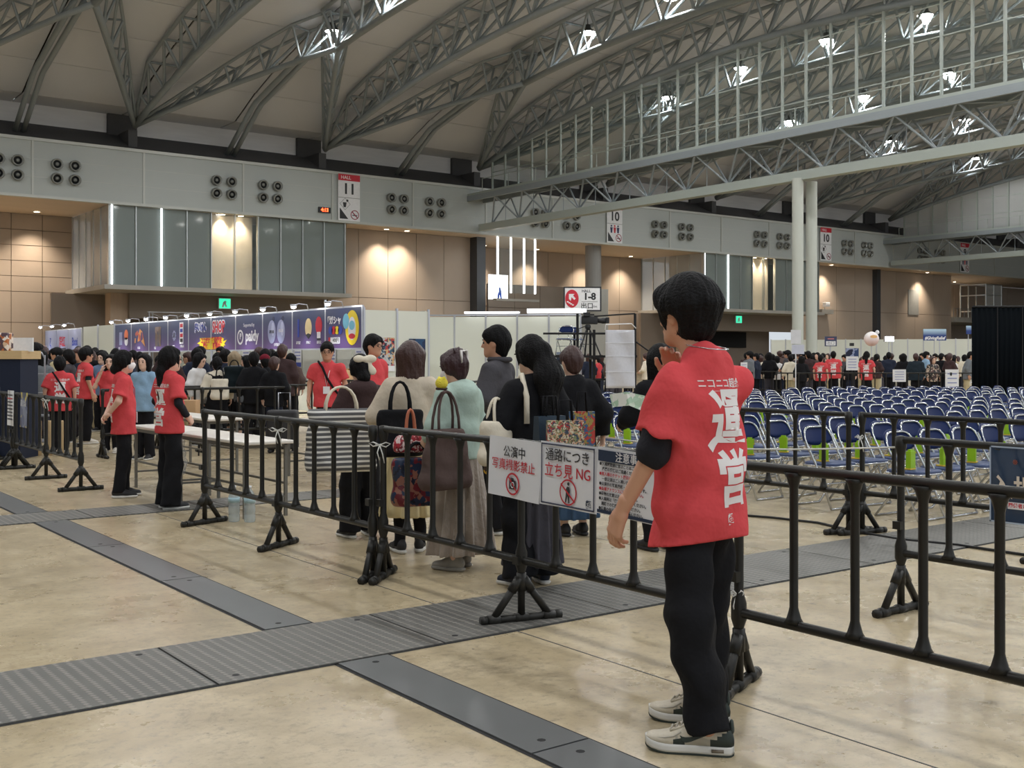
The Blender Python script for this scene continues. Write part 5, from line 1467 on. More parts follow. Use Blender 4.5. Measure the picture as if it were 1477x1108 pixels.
lb2 = thing('light_box', 'thin bright light box left of the direction sign', 'light box', (PB - dv.normalized() * 3.4) + Vector((0, 0, 2.79)), ang)
box('diffuser', (.8, -.1, 0), (1.6, .16, .05), glow('lightbox_white', (.95, .98, 1), 2.6), lb2); box('case', (.8, .05, 0), (1.64, .14, .06), ALU, lb2)
# ------------------------------------------------------------------ direction sign on its grey kiosk
k0 = gd(847, 60)
ks = thing('sign_kiosk', 'plain grey box tower carrying the direction sign', 'kiosk', (k0.x, k0.y, 0), -YAW)
box('tower', (.0, .6, 2.6), (2.3, .9, 5.2), mat('kiosk_grey', srgb(150, 148, 140), .6), ks); box('plinth', (0, .6, .1), (2.4, 1.0, .2), DARKL, ks)
sg = gd(840, 59); zc_ = zat(431.5, 59)
ds = thing('direction_sign', 'white direction sign with red arrow disc reading hall 1-8 exit', 'sign', (sg.x, sg.y, zc_), -YAW)
M = frame((0, 0, 0), (1, 0, 0), (0, 0, 1)); W_, H_ = 52 * 59 / 1600, 33 * 59 / 1600
flat('frame', rect(W_ + .1, H_ + .1), .06, BLK, ds, M); M = M @ Matrix.Translation((0, 0, .062)); flat('face', rect(W_ - .06, H_ - .06), .01, WHT, ds, M); M = M @ Matrix.Translation((0, 0, .012))
flat('red_disc', oval(.36, .48, -.56, .02), .01, RED, ds, M)
flat('arrow', [(-.62, -.1), (-.72, .0), (-.72, .27), (-.42, .27), (-.5, .19), (-.36, .02), (-.44, -.05), (-.58, .1)], .018, WHT, ds, M)
for q in range(4): flat('stair', rect(.1, .06, -.78 + .09 * q, -.15 - .055 * q), .018, WHT, ds, M)
text('HALL', .2, BLK, ds, M, .2, .42, .004, bold=.004); text('1-8', .5, BLK, ds, M, .38, .12, .004, bold=.02); text('出口', .34, BLK, ds, M, .24, -.38, .004, bold=.006); text('Exit', .14, BLK, ds, M, .68, -.4, .004)
flat('rule', rect(.85, .02, .38, -.14), .004, BLK, ds, M)
# ------------------------------------------------------------------ camera platform
PIPB = mat('scaffold_black', srgb(30, 30, 32), .5, .4)
c0 = gd(875, 29)
cp = thing('camera_platform', 'black pipe camera platform at the back of the chairs', 'platform', (c0.x, c0.y, 0), -YAW)
xs = [(833 - 875) * 29 / 1600, (857 - 875) * 29 / 1600, (916 - 875) * 29 / 1600]
for x in xs:
    rod('upright', (x, 0, 0), (x, 0, 2.62 if x != xs[1] else 2.2), .035, PIPB, cp); rod('upright', (x, 1.4, 0), (x, 1.4, 2.2), .035, PIPB, cp)
for z in (.35, .9, 1.5, 2.1): rod('cross_rail', (xs[0] - .9, 0, z), (xs[2], 0, z), .028, PIPB, cp); 
rod('cross_rail', (xs[1], .0, 2.55), (xs[2], 0, 2.62), .02, PIPB, cp)
rod('brace', (xs[2], 0, 1.9), (xs[2] + .9, 0, 1.25), .02, PIPB, cp)
for x in xs: rod('side_rail', (x, 0, 1.45), (x, 1.4, 1.45), .028, PIPB, cp)
box('deck', ((xs[0] + xs[2]) / 2 - .4, .75, 1.5), (xs[2] - xs[0] + .9, 1.6, .06), PIPB, cp)
tp = gd(848, 29.6)
tr = thing('video_camera', 'broadcast video camera on a black tripod on the platform', 'video camera', (tp.x, tp.y, 1.53), -YAW); tr.scale = (.84, .84, .84)
CAMB = mat('camera_black', (.02, .02, .022), .45)
for a in (100, 220, 340): 
    f = (.42 * math.cos(R_(a)), .42 * math.sin(R_(a)), 0); rod('tripod_leg', f, (.05 * math.cos(R_(a)), .05 * math.sin(R_(a)), .85), .025, CAMB, tr); rod('leg_brace', (f[0] * .55, f[1] * .55, .35), (0, 0, .35), .012, CAMB, tr, 6)
lathe('tripod_head', [(.05, .8), (.09, .86), (.1, .94), (.06, .98)], CAMB, tr, 12)
bevel_box('camera_body', (.05, 0, 1.12), (.52, .18, .26), CAMB, tr, .03); lathe('lens_barrel', [(.07, .28), (.08, .42), (.095, .46), (.095, .58), (.08, .58)], CAMB, tr, 14, loc=(0, 0, 1.1), axis='x')
box('viewfinder', (-.05, -.12, 1.3), (.22, .12, .12), CAMB, tr); rod('pan_bar', (-.1, 0, .92), (-.62, .02, .72), .014, CAMB, tr); box('lens_hood', (.62, 0, 1.11), (.1, .2, .18), CAMB, tr); box('carry_grip', (.05, 0, 1.29), (.3, .04, .05), CAMB, tr)
dc = gd(815, 29.3); chair(dc.x, dc.y, -YAW - R_(110), 'blue folding chair up on the camera platform, left one', 'chairs on the camera platform', 1.53)
dc = gd(830, 30.1); chair(dc.x, dc.y, -YAW - R_(60), 'blue folding chair up on the camera platform behind the tripod', 'chairs on the camera platform', 1.53)
sh = gd(894, 28.6)
hs = thing('hanging_sheet', 'translucent glossy plastic sheet hung on the platform frame', 'plastic sheet', (sh.x, sh.y, 0), -YAW)
V = []; F = []; nx, nz = 12, 18; w_, z0, z1 = .75, zat(560, 28.6), zat(476, 28.6)
for i in range(nx + 1):
    for k in range(nz + 1):
        u = (i / nx - .5) * w_; z = z0 + (z1 - z0) * k / nz
        V.append((u + .02 * (1 - k / nz), .02 * math.sin(u * 9 + z * 4) + .008 * math.sin(u * 40 + z * 23), z))
for i in range(nx):
    for k in range(nz): a = i * (nz + 1) + k; F.append((a, a + nz + 1, a + nz + 2, a + 1))
sheet = mk('sheet', V, F, mat('milky_plastic', srgb(206, 206, 212), .12, 0, .04, 3, .3, 14, coat=.8), hs, True)
sm_ = sheet.modifiers.new('thickness', 'SOLIDIFY'); sm_.thickness = .006
for z in (z0 + .55 * (z1 - z0), z0 + .28 * (z1 - z0), z0 + .78 * (z1 - z0)): box('pocket_seam', (0, -.02, z), (w_, .012, .012), PAPER, hs)
sweep('wire_hanger', [(-.38, 0, z1), (-.36, 0, z1 + .14), (.3, 0, z1 + .16), (.42, 0, z1 + .04)], .016, WHT, hs, 6)
# ------------------------------------------------------------------ far right: white panels, signs, balloon, curtain
A0, A1 = gd(1112, 74), gd(1402, 70)
d0 = A1 - A0
fp = thing('panel_wall', 'long far white panel wall behind the right-hand queue', 'panel wall', (A0.x, A0.y, 0), math.atan2(d0.y, d0.x))
n = 13; s = d0.length / n
for i in range(n + 1):
    box('post', (i * s, 0, 1.35), (.06, .08, 2.75), ALU, fp)
    if i < n: box('panel', (i * s + s / 2, 0, 1.35), (s - .06, .04, 2.65), SYS, fp)
def board(px, py, d, w, h, mm, lab, cat='sign', name='board_sign', pole=True):
    q = gd(px, d); z = zat(py, d)
    o = thing(name, lab, cat, (q.x, q.y, 0), -YAW)
    M = frame((0, 0, z), (1, 0, 0), (0, 0, 1)); flat('board', rect(w, h), .04, mm, o, M)
    if pole: rod('pole', (0, .05, 0), (0, .05, z + h / 2 - .05), .025, ALU, o, 8); lathe('base', [(.25, 0), (.25, .03), (.03, .05)], ALU, o, 14)
    return o, M @ Matrix.Translation((0, 0, .042))
o, M = board(1198, 492.5, 52, .56, .46, mat('board_navy', srgb(60, 66, 96)), 'dark exit board with a white panel reading exit in two characters')
flat('white_panel', rect(.44, .2, 0, -.09), .008, WHT, o, M); text('出口', .18, INK, o, M, 0, -.09, .01); flat('pink_line', rect(.3, .05, 0, .12), .008, mat('print_pink', srgb(200, 120, 120)), o, M)
o, M = board(1348, 483, 66, 1.36, .68, grad_mat('banner_sea', srgb(34, 60, 130), srgb(190, 220, 240), 1, -.05, .3), 'blue sea banner with white lettering above the far panels', 'banner', 'sea_banner'); text('#GivingRelief', .26, WHT, o, M, 0, -.2, .004, bold=.01, sx=.85, shear=.2)
o, M = board(1397, 476, 66, .3, .5, grad_mat('banner_sea', srgb(34, 60, 130), srgb(190, 220, 240), 1, -.05, .3), 'narrow blue board beside the black curtain', 'banner', 'blue_board')
q = gd(1257, 50); bl = thing('advertising_balloon', 'round white balloon lamp with pink belly above the far queue', 'balloon', (q.x, q.y, zat(489, 50)), -YAW)
lathe('balloon', [(.01, -.33), (.14, -.3), (.25, -.21), (.32, -.08), (.33, .05), (.28, .18), (.18, .28), (.05, .33)], grad_mat('balloon_pink', srgb(240, 200, 196), srgb(246, 240, 238), 2, -.3, .2), bl, 20)
lathe('small_ball', [(.01, -.1), (.08, -.06), (.1, 0), (.07, .07), (.01, .1)], WHT, bl, 12, loc=(.26, 0, .3)); flat('orange_mark', oval(.16, .07, 0, .1), .02, mat('print_orange2', srgb(240, 190, 120)), bl, frame((0, -.31, 0), (1, 0, 0), (0, 0, 1)))
rod('mast', (0, 0, -zat(489, 50)), (0, 0, -.3), .02, ALU, bl)
fl = gd(1283, 60); o = thing('flood_lamp', 'bright white floodlight on the far panel wall', 'lamp', (fl.x, fl.y, zat(489, 60)), -YAW)
box('case', (0, .1, 0), (.5, .2, .3), ALU, o); box('lens', (0, -.02, 0), (.44, .06, .24), glow('flood_lens', (1, 1, 1), 12), o); rod('stand', (0, .1, -zat(489, 60)), (0, .1, -.1), .03, ALU, o)
q = gd(1148, 28.5); o = thing('paddle_sign', 'white blank paddle sign on a thin pole among the chairs', 'sign', (q.x, q.y, 0), -YAW)
rod('pole', (0, .02, 0), (0, .02, zat(497, 28.5)), .014, WHT, o); flat('paddle', rect(.26, .36, 0, 0), .012, mat('paddle_white', srgb(222, 222, 224), .4), o, frame((0, 0, zat(486, 28.5)), (1, 0, 0), (0, 0, 1))); flat('paper_sheet', rect(.32, .24, .05, 0), .008, mat('sheet_lilac', srgb(206, 208, 222), .4), o, frame((0, -.005, zat(504, 28.5)), (1, 0, 0), (0, 0, 1)))
rod('base', (0, .02, 0), (0, .02, .03), .16, ALU, o, 16)
def easel(px, d, w, h, zc0, lab):
    q = gd(px, d); o = thing('notice_stand', lab, 'notice', (q.x, q.y, 0), -YAW, 'white notices at the far queue')
    flat('board', rect(w, h), .02, WHT, o, frame((0, 0, zc0), (1, 0, 0), (0, 0, 1))); rod('leg', (-.1, .05, 0), (-.1, .05, zc0), .012, PIPB, o); rod('leg', (.1, .05, 0), (.1, .05, zc0), .012, PIPB, o)
    for k in range(4): box('text_line', (0, -.024, zc0 + h * (.3 - .2 * k)), (w * .7, .003, h * .05), PRG, o)
easel(1297, 34, .4, .38, .92, 'white notice board on the far barrier below the black hoodie'); easel(1229, 33.5, .36, .42, 1.3, 'white split notice board left of the ponytailed red staff'); easel(1373, 35, .42, .7, .75, 'white notice stand before the grey-jacket man at far right'); easel(1073, 33.5, .2, .36, 1.15, 'white notice edge at the shoulder of the tall staff man')
q = gd(1229, 36.5); o = thing('screen_stand', 'dark screen on a stand behind the split notice', 'screen', (q.x, q.y, 0), -YAW); flat('screen', rect(.42, .3), .03, collage_mat('screen_scene', [srgb(50, 70, 110), srgb(150, 160, 190), srgb(30, 36, 60)], 9, .4), o, frame((0, 0, zat(509, 36.5)), (1, 0, 0), (0, 0, 1))); rod('stem', (0, .03, 0), (0, .03, 1.7), .02, PIPB, o); box('camera', (0, .03, zat(497, 36.5)), (.12, .1, .1), CAMB, o)
# black curtain booth
q = gd(1403, 28); cur = thing('black_curtain', 'tall black curtain booth at the right edge behind the chairs', 'curtain', (q.x, q.y, 0), -YAW)
CUR = mat('curtain_black', srgb(9, 14, 18), .95, 0, .2, 2, spec=.1); zt = zat(443, 28)
x = 0.0
for i, w_ in enumerate((.62, .62, .62, .62, .62)):
    V = []; nn = 16
    for z in (0.02, zt):
        for k in range(nn + 1): u = w_ * k / nn; V.append((x + u, .02 * math.sin(k * 1.9 + i), z))
    F = [(k, k + 1, nn + 2 + k, nn + 1 + k) for k in range(nn)]
    pc = mk('curtain_panel', V, F, CUR, cur, True); sm_ = pc.modifiers.new('thickness', 'SOLIDIFY'); sm_.thickness = .02
    rod('curtain_post', (x + w_, -.01, 0), (x + w_, -.01, zt + .02), .02, PIPB, cur); x += w_ + .01
bar('side_curtain', (0, .02, zt / 2), (1.45, 3.0, zt / 2), .03, zt, CUR, cur); rod('top_pipe', (0, 0, zt + .01), (x, 0, zt + .01), .025, PIPB, cur)
# ------------------------------------------------------------------ lattice rig under the left glazed box
rg = thing('lattice_rig', 'silver lattice truss rig in front of the dark opening', 'rig', (24.0, 68, 0))
RIG = mat('rig_silver', srgb(150, 150, 150), .35, .7)
for x in (-1.0, 1.4, 3.8, 5.4, 7.0, 9.4, 12.5):
    rod('upright', (x, 0, 0), (x, 0, 4.35), .05, RIG, rg, 6); rod('upright', (x + .35, .4, 0), (x + .35, .4, 4.35), .05, RIG, rg, 6)
for z in (3.2, 4.3): rod('rail', (-1.1, 0, z), (12.8, 0, z), .045, RIG, rg, 6); rod('rail', (-.8, .4, z), (12.8, .4, z), .045, RIG, rg, 6)
xsr = (-1.0, 1.4, 3.8, 5.4, 7.0)
for a_, b_ in zip(xsr[:-1], xsr[1:]): rod('diagonal', (a_, 0, 3.2), (b_, 0, 4.3), .03, RIG, rg, 6); rod('diagonal', (a_, 0, 4.3), (b_, 0, 3.2), .03, RIG, rg, 6)
# ------------------------------------------------------------------ glass lift on the far balcony
gl = thing('glass_lift', 'glazed lift cage on the far balcony at right', 'lift', (139.2, 79.5, 6.6))
for x in (-1.9, 0, 1.9):
    for y in (0, 3.6): rod('cage_post', (x, y, 0), (x, y, 4.6), .1, SILVER, gl, 6)
for z in (1.1, 3.2, 4.6): box('cage_rail', (0, 0, z), (3.9, .12, .14), SILVER, gl); box('cage_rail', (-1.9, 1.8, z), (.12, 3.6, .14), SILVER, gl)
for x in (-.95, .95): box('pane', (x, .02, 2.3), (1.8, .03, 4.5), GLASSW, gl)
box('door', (.6, .5, 1.3), (1.2, .1, 2.4), SILVER, gl)
br = thing('balcony_rail', 'grey balcony railing below the glass lift', 'railing', (127, 77.8, 6.6))
for i in range(28): rod('baluster', (i * .8, 0, 0), (i * .8, 0, 1.1), .03, STEEL, br, 6)
rod('handrail', (0, 0, 1.1), (22, 0, 1.1), .04, STEEL, br, 6)
# wall camera
wc = thing('wall_camera', 'small white camera unit on a wall bracket right of twin columns', 'camera', (101.2, 77.9, 7.1)); box('shelf', (0, -.4, -.5), (2.0, .8, .5), SLAB, wc); bevel_box('unit', (.1, -.5, .3), (.7, .5, .5), WHT, wc, .05); rod('arm', (.1, -.3, -.3), (.1, -.3, .2), .06, SILVER, wc, 6)
# ------------------------------------------------------------------ left edge: blue-clad block, printed box, trolley
NAVYC = mat('cloth_navy', srgb(20, 30, 52), .85, 0, .1, 3)
q = gd(4, 15.9); bx_ = thing('display_block', 'dark navy cloth covered display block at the left edge', 'display', (q.x, q.y, 0), -YAW)
box('block', (-.18, .3, .72), (.86, .6, 1.44), NAVYC, bx_); box('wooden_top', (-.18, .3, 1.50), (.92, .66, .12), mat('pale_wood', srgb(206, 176, 130), .6), bx_)
q = gd(6, 15.9); o = thing('printed_box', 'colourful printed standee box on top of the navy block', 'box', (q.x + .1, q.y + .2, 1.56), -YAW); bevel_box('box_body', (-.22, 0, .13), (.5, .2, .26), collage_mat('box_print', [srgb(220, 190, 160), srgb(190, 110, 60), srgb(90, 70, 80), srgb(240, 230, 220)], 14, .3), o, .01); box('white_card', (.22, 0, .09), (.28, .04, .2), WHT, o)
q = gd(46, 17.2); tr = thing('cage_trolley', 'pale metal cage trolley beside the navy block', 'trolley', (q.x, q.y, 0), -YAW)
for sx in (-.2, .2):
    for y in (0, .5): rod('upright', (sx, y, .1), (sx, y, 1.5), .014, ALU, tr, 6); 
for z in (.15, .55, .9, 1.2): box('shelf', (0, .25, z), (.42, .5, .02), ALU, tr)
sweep('top_hoop', [(-.2, 0, 1.45), (-.18, 0, 1.53), (.15, 0, 1.54), (.2, 0, 1.45)], .014, ALU, tr, 6)
for sx in (-.18, .18): 
    for y in (.04, .46): lathe('wheel', [(.05, -.02), (.05, .02)], BLK, tr, 10, loc=(sx, y, .052), axis='y')
for i in range(4): o = thing('paper_roll', 'upright beige roll standing behind left barrier, %s from left' % ORD[i], 'roll', gd(40 + 16 * i, 16.6), 0, 'beige rolls'); lathe('roll', [(.035, 0), (.04, .02), (.04, .5), (.035, .52)], mat('roll_beige', srgb(186, 160, 120), .7), o, 12)
o = thing('pink_board', 'pale pink board behind the cage trolley', 'board', gd(58, 30), -YAW); flat('board', rect(.34, .5), .02, mat('board_pink', srgb(238, 206, 210), .5), o, frame((0, 0, zat(512, 30)), (1, 0, 0), (0, 0, 1))); rod('stand', (0, .02, 0), (0, .02, 1.5), .02, ALU, o)
o = thing('dark_board', 'small dark purple screen board above the cage trolley', 'board', gd(41, 24), -YAW); flat('board', rect(.22, .16), .02, collage_mat('board_dark', [srgb(30, 24, 44), srgb(70, 50, 80), srgb(20, 20, 30)], 12, .2), o, frame((0, 0, zat(502, 24)), (1, 0, 0), (0, 0, 1))); rod('stand', (0, .02, 0), (0, .02, 1.6), .015, ALU, o)
# suitcase and boards in the shopping queue
q = gd(408, 17.0); su = thing('suitcase', 'large black wheeled suitcase standing by the shopping barrier', 'suitcase', (q.x, q.y, 0), -YAW)
bevel_box('shell', (0, 0, .36), (.46, .26, .6), mat('suitcase_black', (.018, .018, .02), .5), su, .05, 0, 3); sweep('pull_handle', [(-.09, .1, .64), (-.09, .1, .92), (.09, .1, .92), (.09, .1, .64)], .01, ALU, su, 6); 
for sx in (-.18, .18): lathe('wheel', [(.035, -.02), (.035, .02)], BLK, su, 10, loc=(sx, .08, .036), axis='y'); lathe('wheel', [(.035, -.02), (.035, .02)], BLK, su, 10, loc=(sx, -.08, .036), axis='y')
for z in (.2, .36, .52): box('rib', (0, -.132, z), (.4, .01, .02), BLK, su)
q = gd(203, 16.2); o = thing('floor_board', 'dark teal notice board with white characters between the staff women', 'notice', (q.x, q.y, 0), -YAW); M = frame((0, 0, .78), (1, 0, 0), (0, 0, 1)); flat('board', rect(.5, .34), .02, mat('board_teal', srgb(30, 70, 84), .3), o, M); text('水引換', .13, WHT, o, M, 0, .0, .024, bold=.004); flat('white_strip', rect(.48, .07, 0, -.13), .022, WHT, o, M); rod('leg', (-.15, .02, 0), (-.15, .02, .7), .012, PIPB, o); rod('leg', (.15, .02, 0), (.15, .02, .7), .012, PIPB, o)
q = gd(272, 16.5); o = thing('cardboard_box', 'brown carton on low stand left of the shopping queue', 'box', (q.x, q.y, .55), -YAW); bevel_box('carton', (0, 0, .14), (.28, .25, .28), mat('cardboard', srgb(186, 150, 110), .8), o, .006); box('tray', (0, 0, -.02), (.4, .3, .03), mat('pale_wood', srgb(206, 176, 130), .6), o)
for sx in (-.15, .15): rod('leg', (sx, 0, -.55), (sx, 0, -.03), .012, PIPB, o)
# ------------------------------------------------------------------ people
def cloth(name, r, g, b, rough=.85): return mat('cloth_' + name, srgb(r, g, b), rough, 0, .08, 7, .6, 12, .2)
BROWN = cloth('brown', 66, 50, 50); BEIGE = cloth('beige', 206, 192, 172); MINT = cloth('mint', 176, 196, 184); CHAR = cloth('charcoal', 74, 72, 76)
CREAM = cloth('cream', 222, 206, 160); TAUPE = cloth('taupe', 92, 76, 72); VELV = mat('cloth_velvet', srgb(150, 136, 122), .6, 0, .22, 14, .5, 30, .4, sheen=.6)
GREYD = cloth('grey_dark', 72, 70, 76); DENIM = cloth('denim', 62, 84, 110); NAVY2 = cloth('navy', 28, 34, 56); WHITEC = cloth('white', 226, 224, 222); GREYM = cloth('grey_mid', 112, 116, 120); LBLUE = cloth('light_blue', 140, 170, 196); KHAKI = cloth('khaki', 190, 176, 140); WINE = cloth('wine', 110, 24, 40); OFFW = cloth('off_white', 226, 216, 196)
NAV_SHOE = mat('shoe_navy', srgb(28, 36, 52), .6)
def at_px(px, d): 
    v = gd(px, d); return v.x, v.y
def P_(name, lab, px, d, rel, **k):
    x, y = at_px(px, d); return Person(name, lab, x, y, heading(x, y, rel), **k)
def world_from(px, d, z): return gd(px, d, z)
def straps(o, pts, r, m, name='strap'): return sweep(name, pts, r, m, o, 6)
def tote(name, lab, px, d, z0, w, h, dep, rz_rel, m, strap=None, ms=None, group=None, taper=.9, extra=None):
    x, y = at_px(px, d); o = thing(name, lab, 'bag', (x, y, z0), heading(x, y, rz_rel), group)
    V = []; n = 5
    P = [cap((0, -w / 2 + .05, .05), (0, w / 2 - .05, .05), .05, .05, .03, (dep / .1, 1, 1)), cap((0, -w / 2 * taper + .03, h - .03), (0, w / 2 * taper - .03, h - .03), .03, .03, .03, (dep / .14, 1, 1)),
         cap((0, -w / 2 + .05, .05), (0, -w / 2 * taper + .03, h - .03), .05, .03, .04, (dep / .1, 1, 1)), cap((0, w / 2 - .05, .05), (0, w / 2 * taper - .03, h - .03), .05, .03, .04, (dep / .1, 1, 1)), cap((0, 0, .06), (0, 0, h - .05), .06, .05, .1, (dep / .12, w / .14, 1))]
    sdf_obj('bag_body', P, .012, m, o, cuts=[((0, 0, 1), (0, 0, h)), ((0, 0, -1), (0, 0, 0))], wr=(.006, 26, .9))
    if strap:
        for sx in (-1, 1):
            straps(o, [(sx * dep * .3 * (1 - .8 * math.sin(PI * q / 10)), -w * .25 * math.cos(PI * q / 10), h - .06 + (strap + .06) * math.sin(PI * q / 10) ** .7) for q in range(11)], .010, ms or m)
    return o

# --- the tall staff man in the foreground
hero = P_('person', 'tall man in a red staff T-shirt and black trousers standing in the foreground', 1010, 4.28, 55, H=1.75, res=.0068, female=False, hyaw=-4, hpitch=2, hx=.055, sd=.075,
          arms={'L': ((.03, .250, 1.07), (.15, .282, .845), (.42, .02, -1), (.25, 1, .05), .55, (1, 0, .0)), 'R': ((.15, .23, 1.12), (.165, .075, 1.335), (.05, -.35, 1), (.6, .8, .1), .75, (0, -1, .2))},
          feet={'L': (-.12, .15, R_(30)), 'R': (.075, -.12, R_(27))}, build=1.0)
hero.body(); hero.tee(TEER, hem=.725, slv=.74, r=.164, loose=.085, wr=.012, ph=.6, tilt=.18, flare=.018)
hero.cuff(CLB2, 'L', .35, 1.16, .062, 'black_sleeve'); hero.cuff(CLB2, 'R', .35, 1.1, .062, 'black_sleeve')
hero.trousers(CLB, rk=(.094, .088, .072), end=.08, wr=.010, ph=1.3); hero.hair('bowl', HAIRB, vol=1.11)
hero.back_print([('ニコニコ超会議', .037, .0, 1.315, .0005, 1), ('─── ── ─── ─', .016, 0, 1.288, .0002, 1), ('運', .245, -.01, 1.165, .006, .95), ('営', .215, -.015, .955, .006, .95), ('超', .04, .02, .82, .002, 1)])
nk = [hero.p(-.03 + .078 * math.cos(a), .078 * math.sin(a), 1.452 + .012 * math.cos(a)) for a in [2 * PI * i / 20 for i in range(20)]]
sweep('necklace', [tuple(v) for v in nk], .0022, METALS, hero.root, 5, True)
# his sneakers: lofted pair with sole, heel panel, swoosh, laces and tongue
ST = np.array([(-.105, .010, .055), (-.1, .027, .088), (-.085, .035, .100), (-.06, .038, .096), (-.02, .039, .098), (.02, .040, .116), (.05, .042, .110), (.08, .046, .090), (.115, .049, .072), (.15, .047, .060), (.18, .039, .050), (.197, .024, .041), (.205, .004, .03)])
def sneaker_vf(z0, z1, grow=1.0, nx=40, nz=14):
    xs = np.linspace(-.105, .205, nx); V = []; F = []; C = []
    for x in xs:
        w = np.interp(x, ST[:, 0], ST[:, 1]) * grow; h = np.interp(x, ST[:, 0], ST[:, 2]); lift = max(0, x - .12) ** 2 * 2.0
        top = min(z1, h) if z1 > .05 else z1
        for k in range(nz + 1):
            f = k / nz
            if z1 > .05:
                an = f * PI; zz = z0 + (top - z0) * math.sin(an) ** .62; y = w * math.copysign(abs(math.cos(an)) ** .62, math.cos(an))
            else:
                an = f * PI * 2 if False else f; zz = z0 if k in (0, nz) else z1; zz = z0 + (z1 - z0) * min(1, f * 4) * min(1, (1 - f) * 4); y = w * (1 - 2 * max(0, min(1, (f - .25) * 2)))
                y = w if f <= .25 else (-w if f >= .75 else y)
            V.append((x, y, zz + lift))
    n = nz + 1
    for i in range(nx - 1):
        for k in range(nz): F.append((i * n + k, i * n + k + 1, (i + 1) * n + k + 1, (i + 1) * n + k))
        F.append((i * n + nz, i * n, (i + 1) * n, (i + 1) * n + nz))
    F.append(tuple(range(n))); F.append(tuple(range((nx - 1) * n + n - 1, (nx - 1) * n - 1, -1)))
    return V, F
def side_y(x, z):
    w = np.interp(x, ST[:, 0], ST[:, 1]); h = np.interp(x, ST[:, 0], ST[:, 2]); f = min(.99, max(0, (z - .034) / (h - .034))); an = math.asin(f ** (1 / .62))
    return w * abs(math.cos(an)) ** .62
BONE = mat('sneaker_bone', srgb(206, 196, 176), .6, 0, .08, 20, .15, 80); DKG = mat('sneaker_dark', srgb(48, 58, 54), .6); GRS = mat('sneaker_grey', srgb(176, 170, 156), .6)
def hero_shoe(k):
    fx, fy, fa = hero.feet[k]; S = hero.S * 1.02
    V, F = sneaker_vf(.034, .2); me = pmesh('sneaker', V, F, BONE, True); me.materials.append(DKG); me.materials.append(GRS)
    for p in me.polygons:
        c = p.center
        if c.x < -.028 and c.z < .046 + (-.028 - c.x) * .75: p.material_index = 1
        elif c.z < .047 and .035 < c.x < .10: p.material_index = 1
        elif c.z < .06 and c.x < .09: p.material_index = 2
    o = mobj('sneaker', me, hero.root, (fx * hero.S, fy * hero.S, 0), fa); o.scale = (S, S, S)
    V, F = sneaker_vf(.008, .037, 1.07); mk('sole', V, F, WHSOLE, o, True)
    V, F = sneaker_vf(.0, .009, 1.05); mk('outsole', V, F, DKG, o, True)
    for sg in (1, -1):
        cu = [(.078, .066, .001), (.070, .056, .007), (.058, .052, .009), (.04, .055, .0075), (.015, .064, .005), (-.01, .073, .003), (-.03, .080, .001)]
        P3 = []
        for (x, z, t) in cu: P3 += [(x, sg * (side_y(x, z - t) + .0022), z - t), (x, sg * (side_y(x, z + t) + .0022), z + t)]
        Fq = [(2 * i, 2 * i + 1, 2 * i + 3, 2 * i + 2) for i in range(len(cu) - 1)]; m0 = len(P3)
        P3 += [(x, y - sg * .002, z) for x, y, z in P3]; Fq += [tuple(m0 + q for q in f[::-1]) for f in Fq]
        mk('side_swoosh', P3, Fq, DKG, o)
        sweep('sole_window', [(-.072, sg * .0385, .022), (-.03, sg * .0415, .021)], .0065, mat('sole_window', srgb(120, 110, 96), .3), o, 6)
        sweep('toe_seam', [(.165, sg * (side_y(.165, .05)), .05), (.13, sg * (side_y(.13, .055) + .0005), .055), (.10, sg * (side_y(.10, .06) + .0005), .062), (.075, sg * (side_y(.075, .075)), .078)], .0028, GRS, o, 6)
        sweep('eyelet_stay', [(.115, sg * .022, .074), (.08, sg * .024, .088), (.045, sg * .024, .108), (.02, sg * .024, .118)], .006, BONE, o, 6)
    for i in range(5):
        x = .035 + .018 * i; z = .120 - .0085 * i
        sweep('lace', [(x - .006, -.024, z - .008), (x, 0, z + .003), (x + .006, .024, z - .008)], .0036, mat('lace_pale', srgb(190, 182, 168), .7), o, 5)
    sweep('lace_bow', [(.03, 0, .125), (.02, .03, .13), (.04, .045, .118), (.03, 0, .124), (.045, -.03, .128), (.06, -.045, .112)], .0033, mat('lace_pale', srgb(190, 182, 168), .7), o, 5)
    sdf_obj('tongue', [cap((.04, 0, .108), (.008, 0, .142), .022, .02, .02, (.5, 1, 1))], .006, BONE, o)
    sdf_obj('heel_tab', [cap((-.098, 0, .085), (-.096, 0, .112), .014, .012, .01, (.6, 1.4, 1))], .005, DKG, o)
hero_shoe('L'); hero_shoe('R')

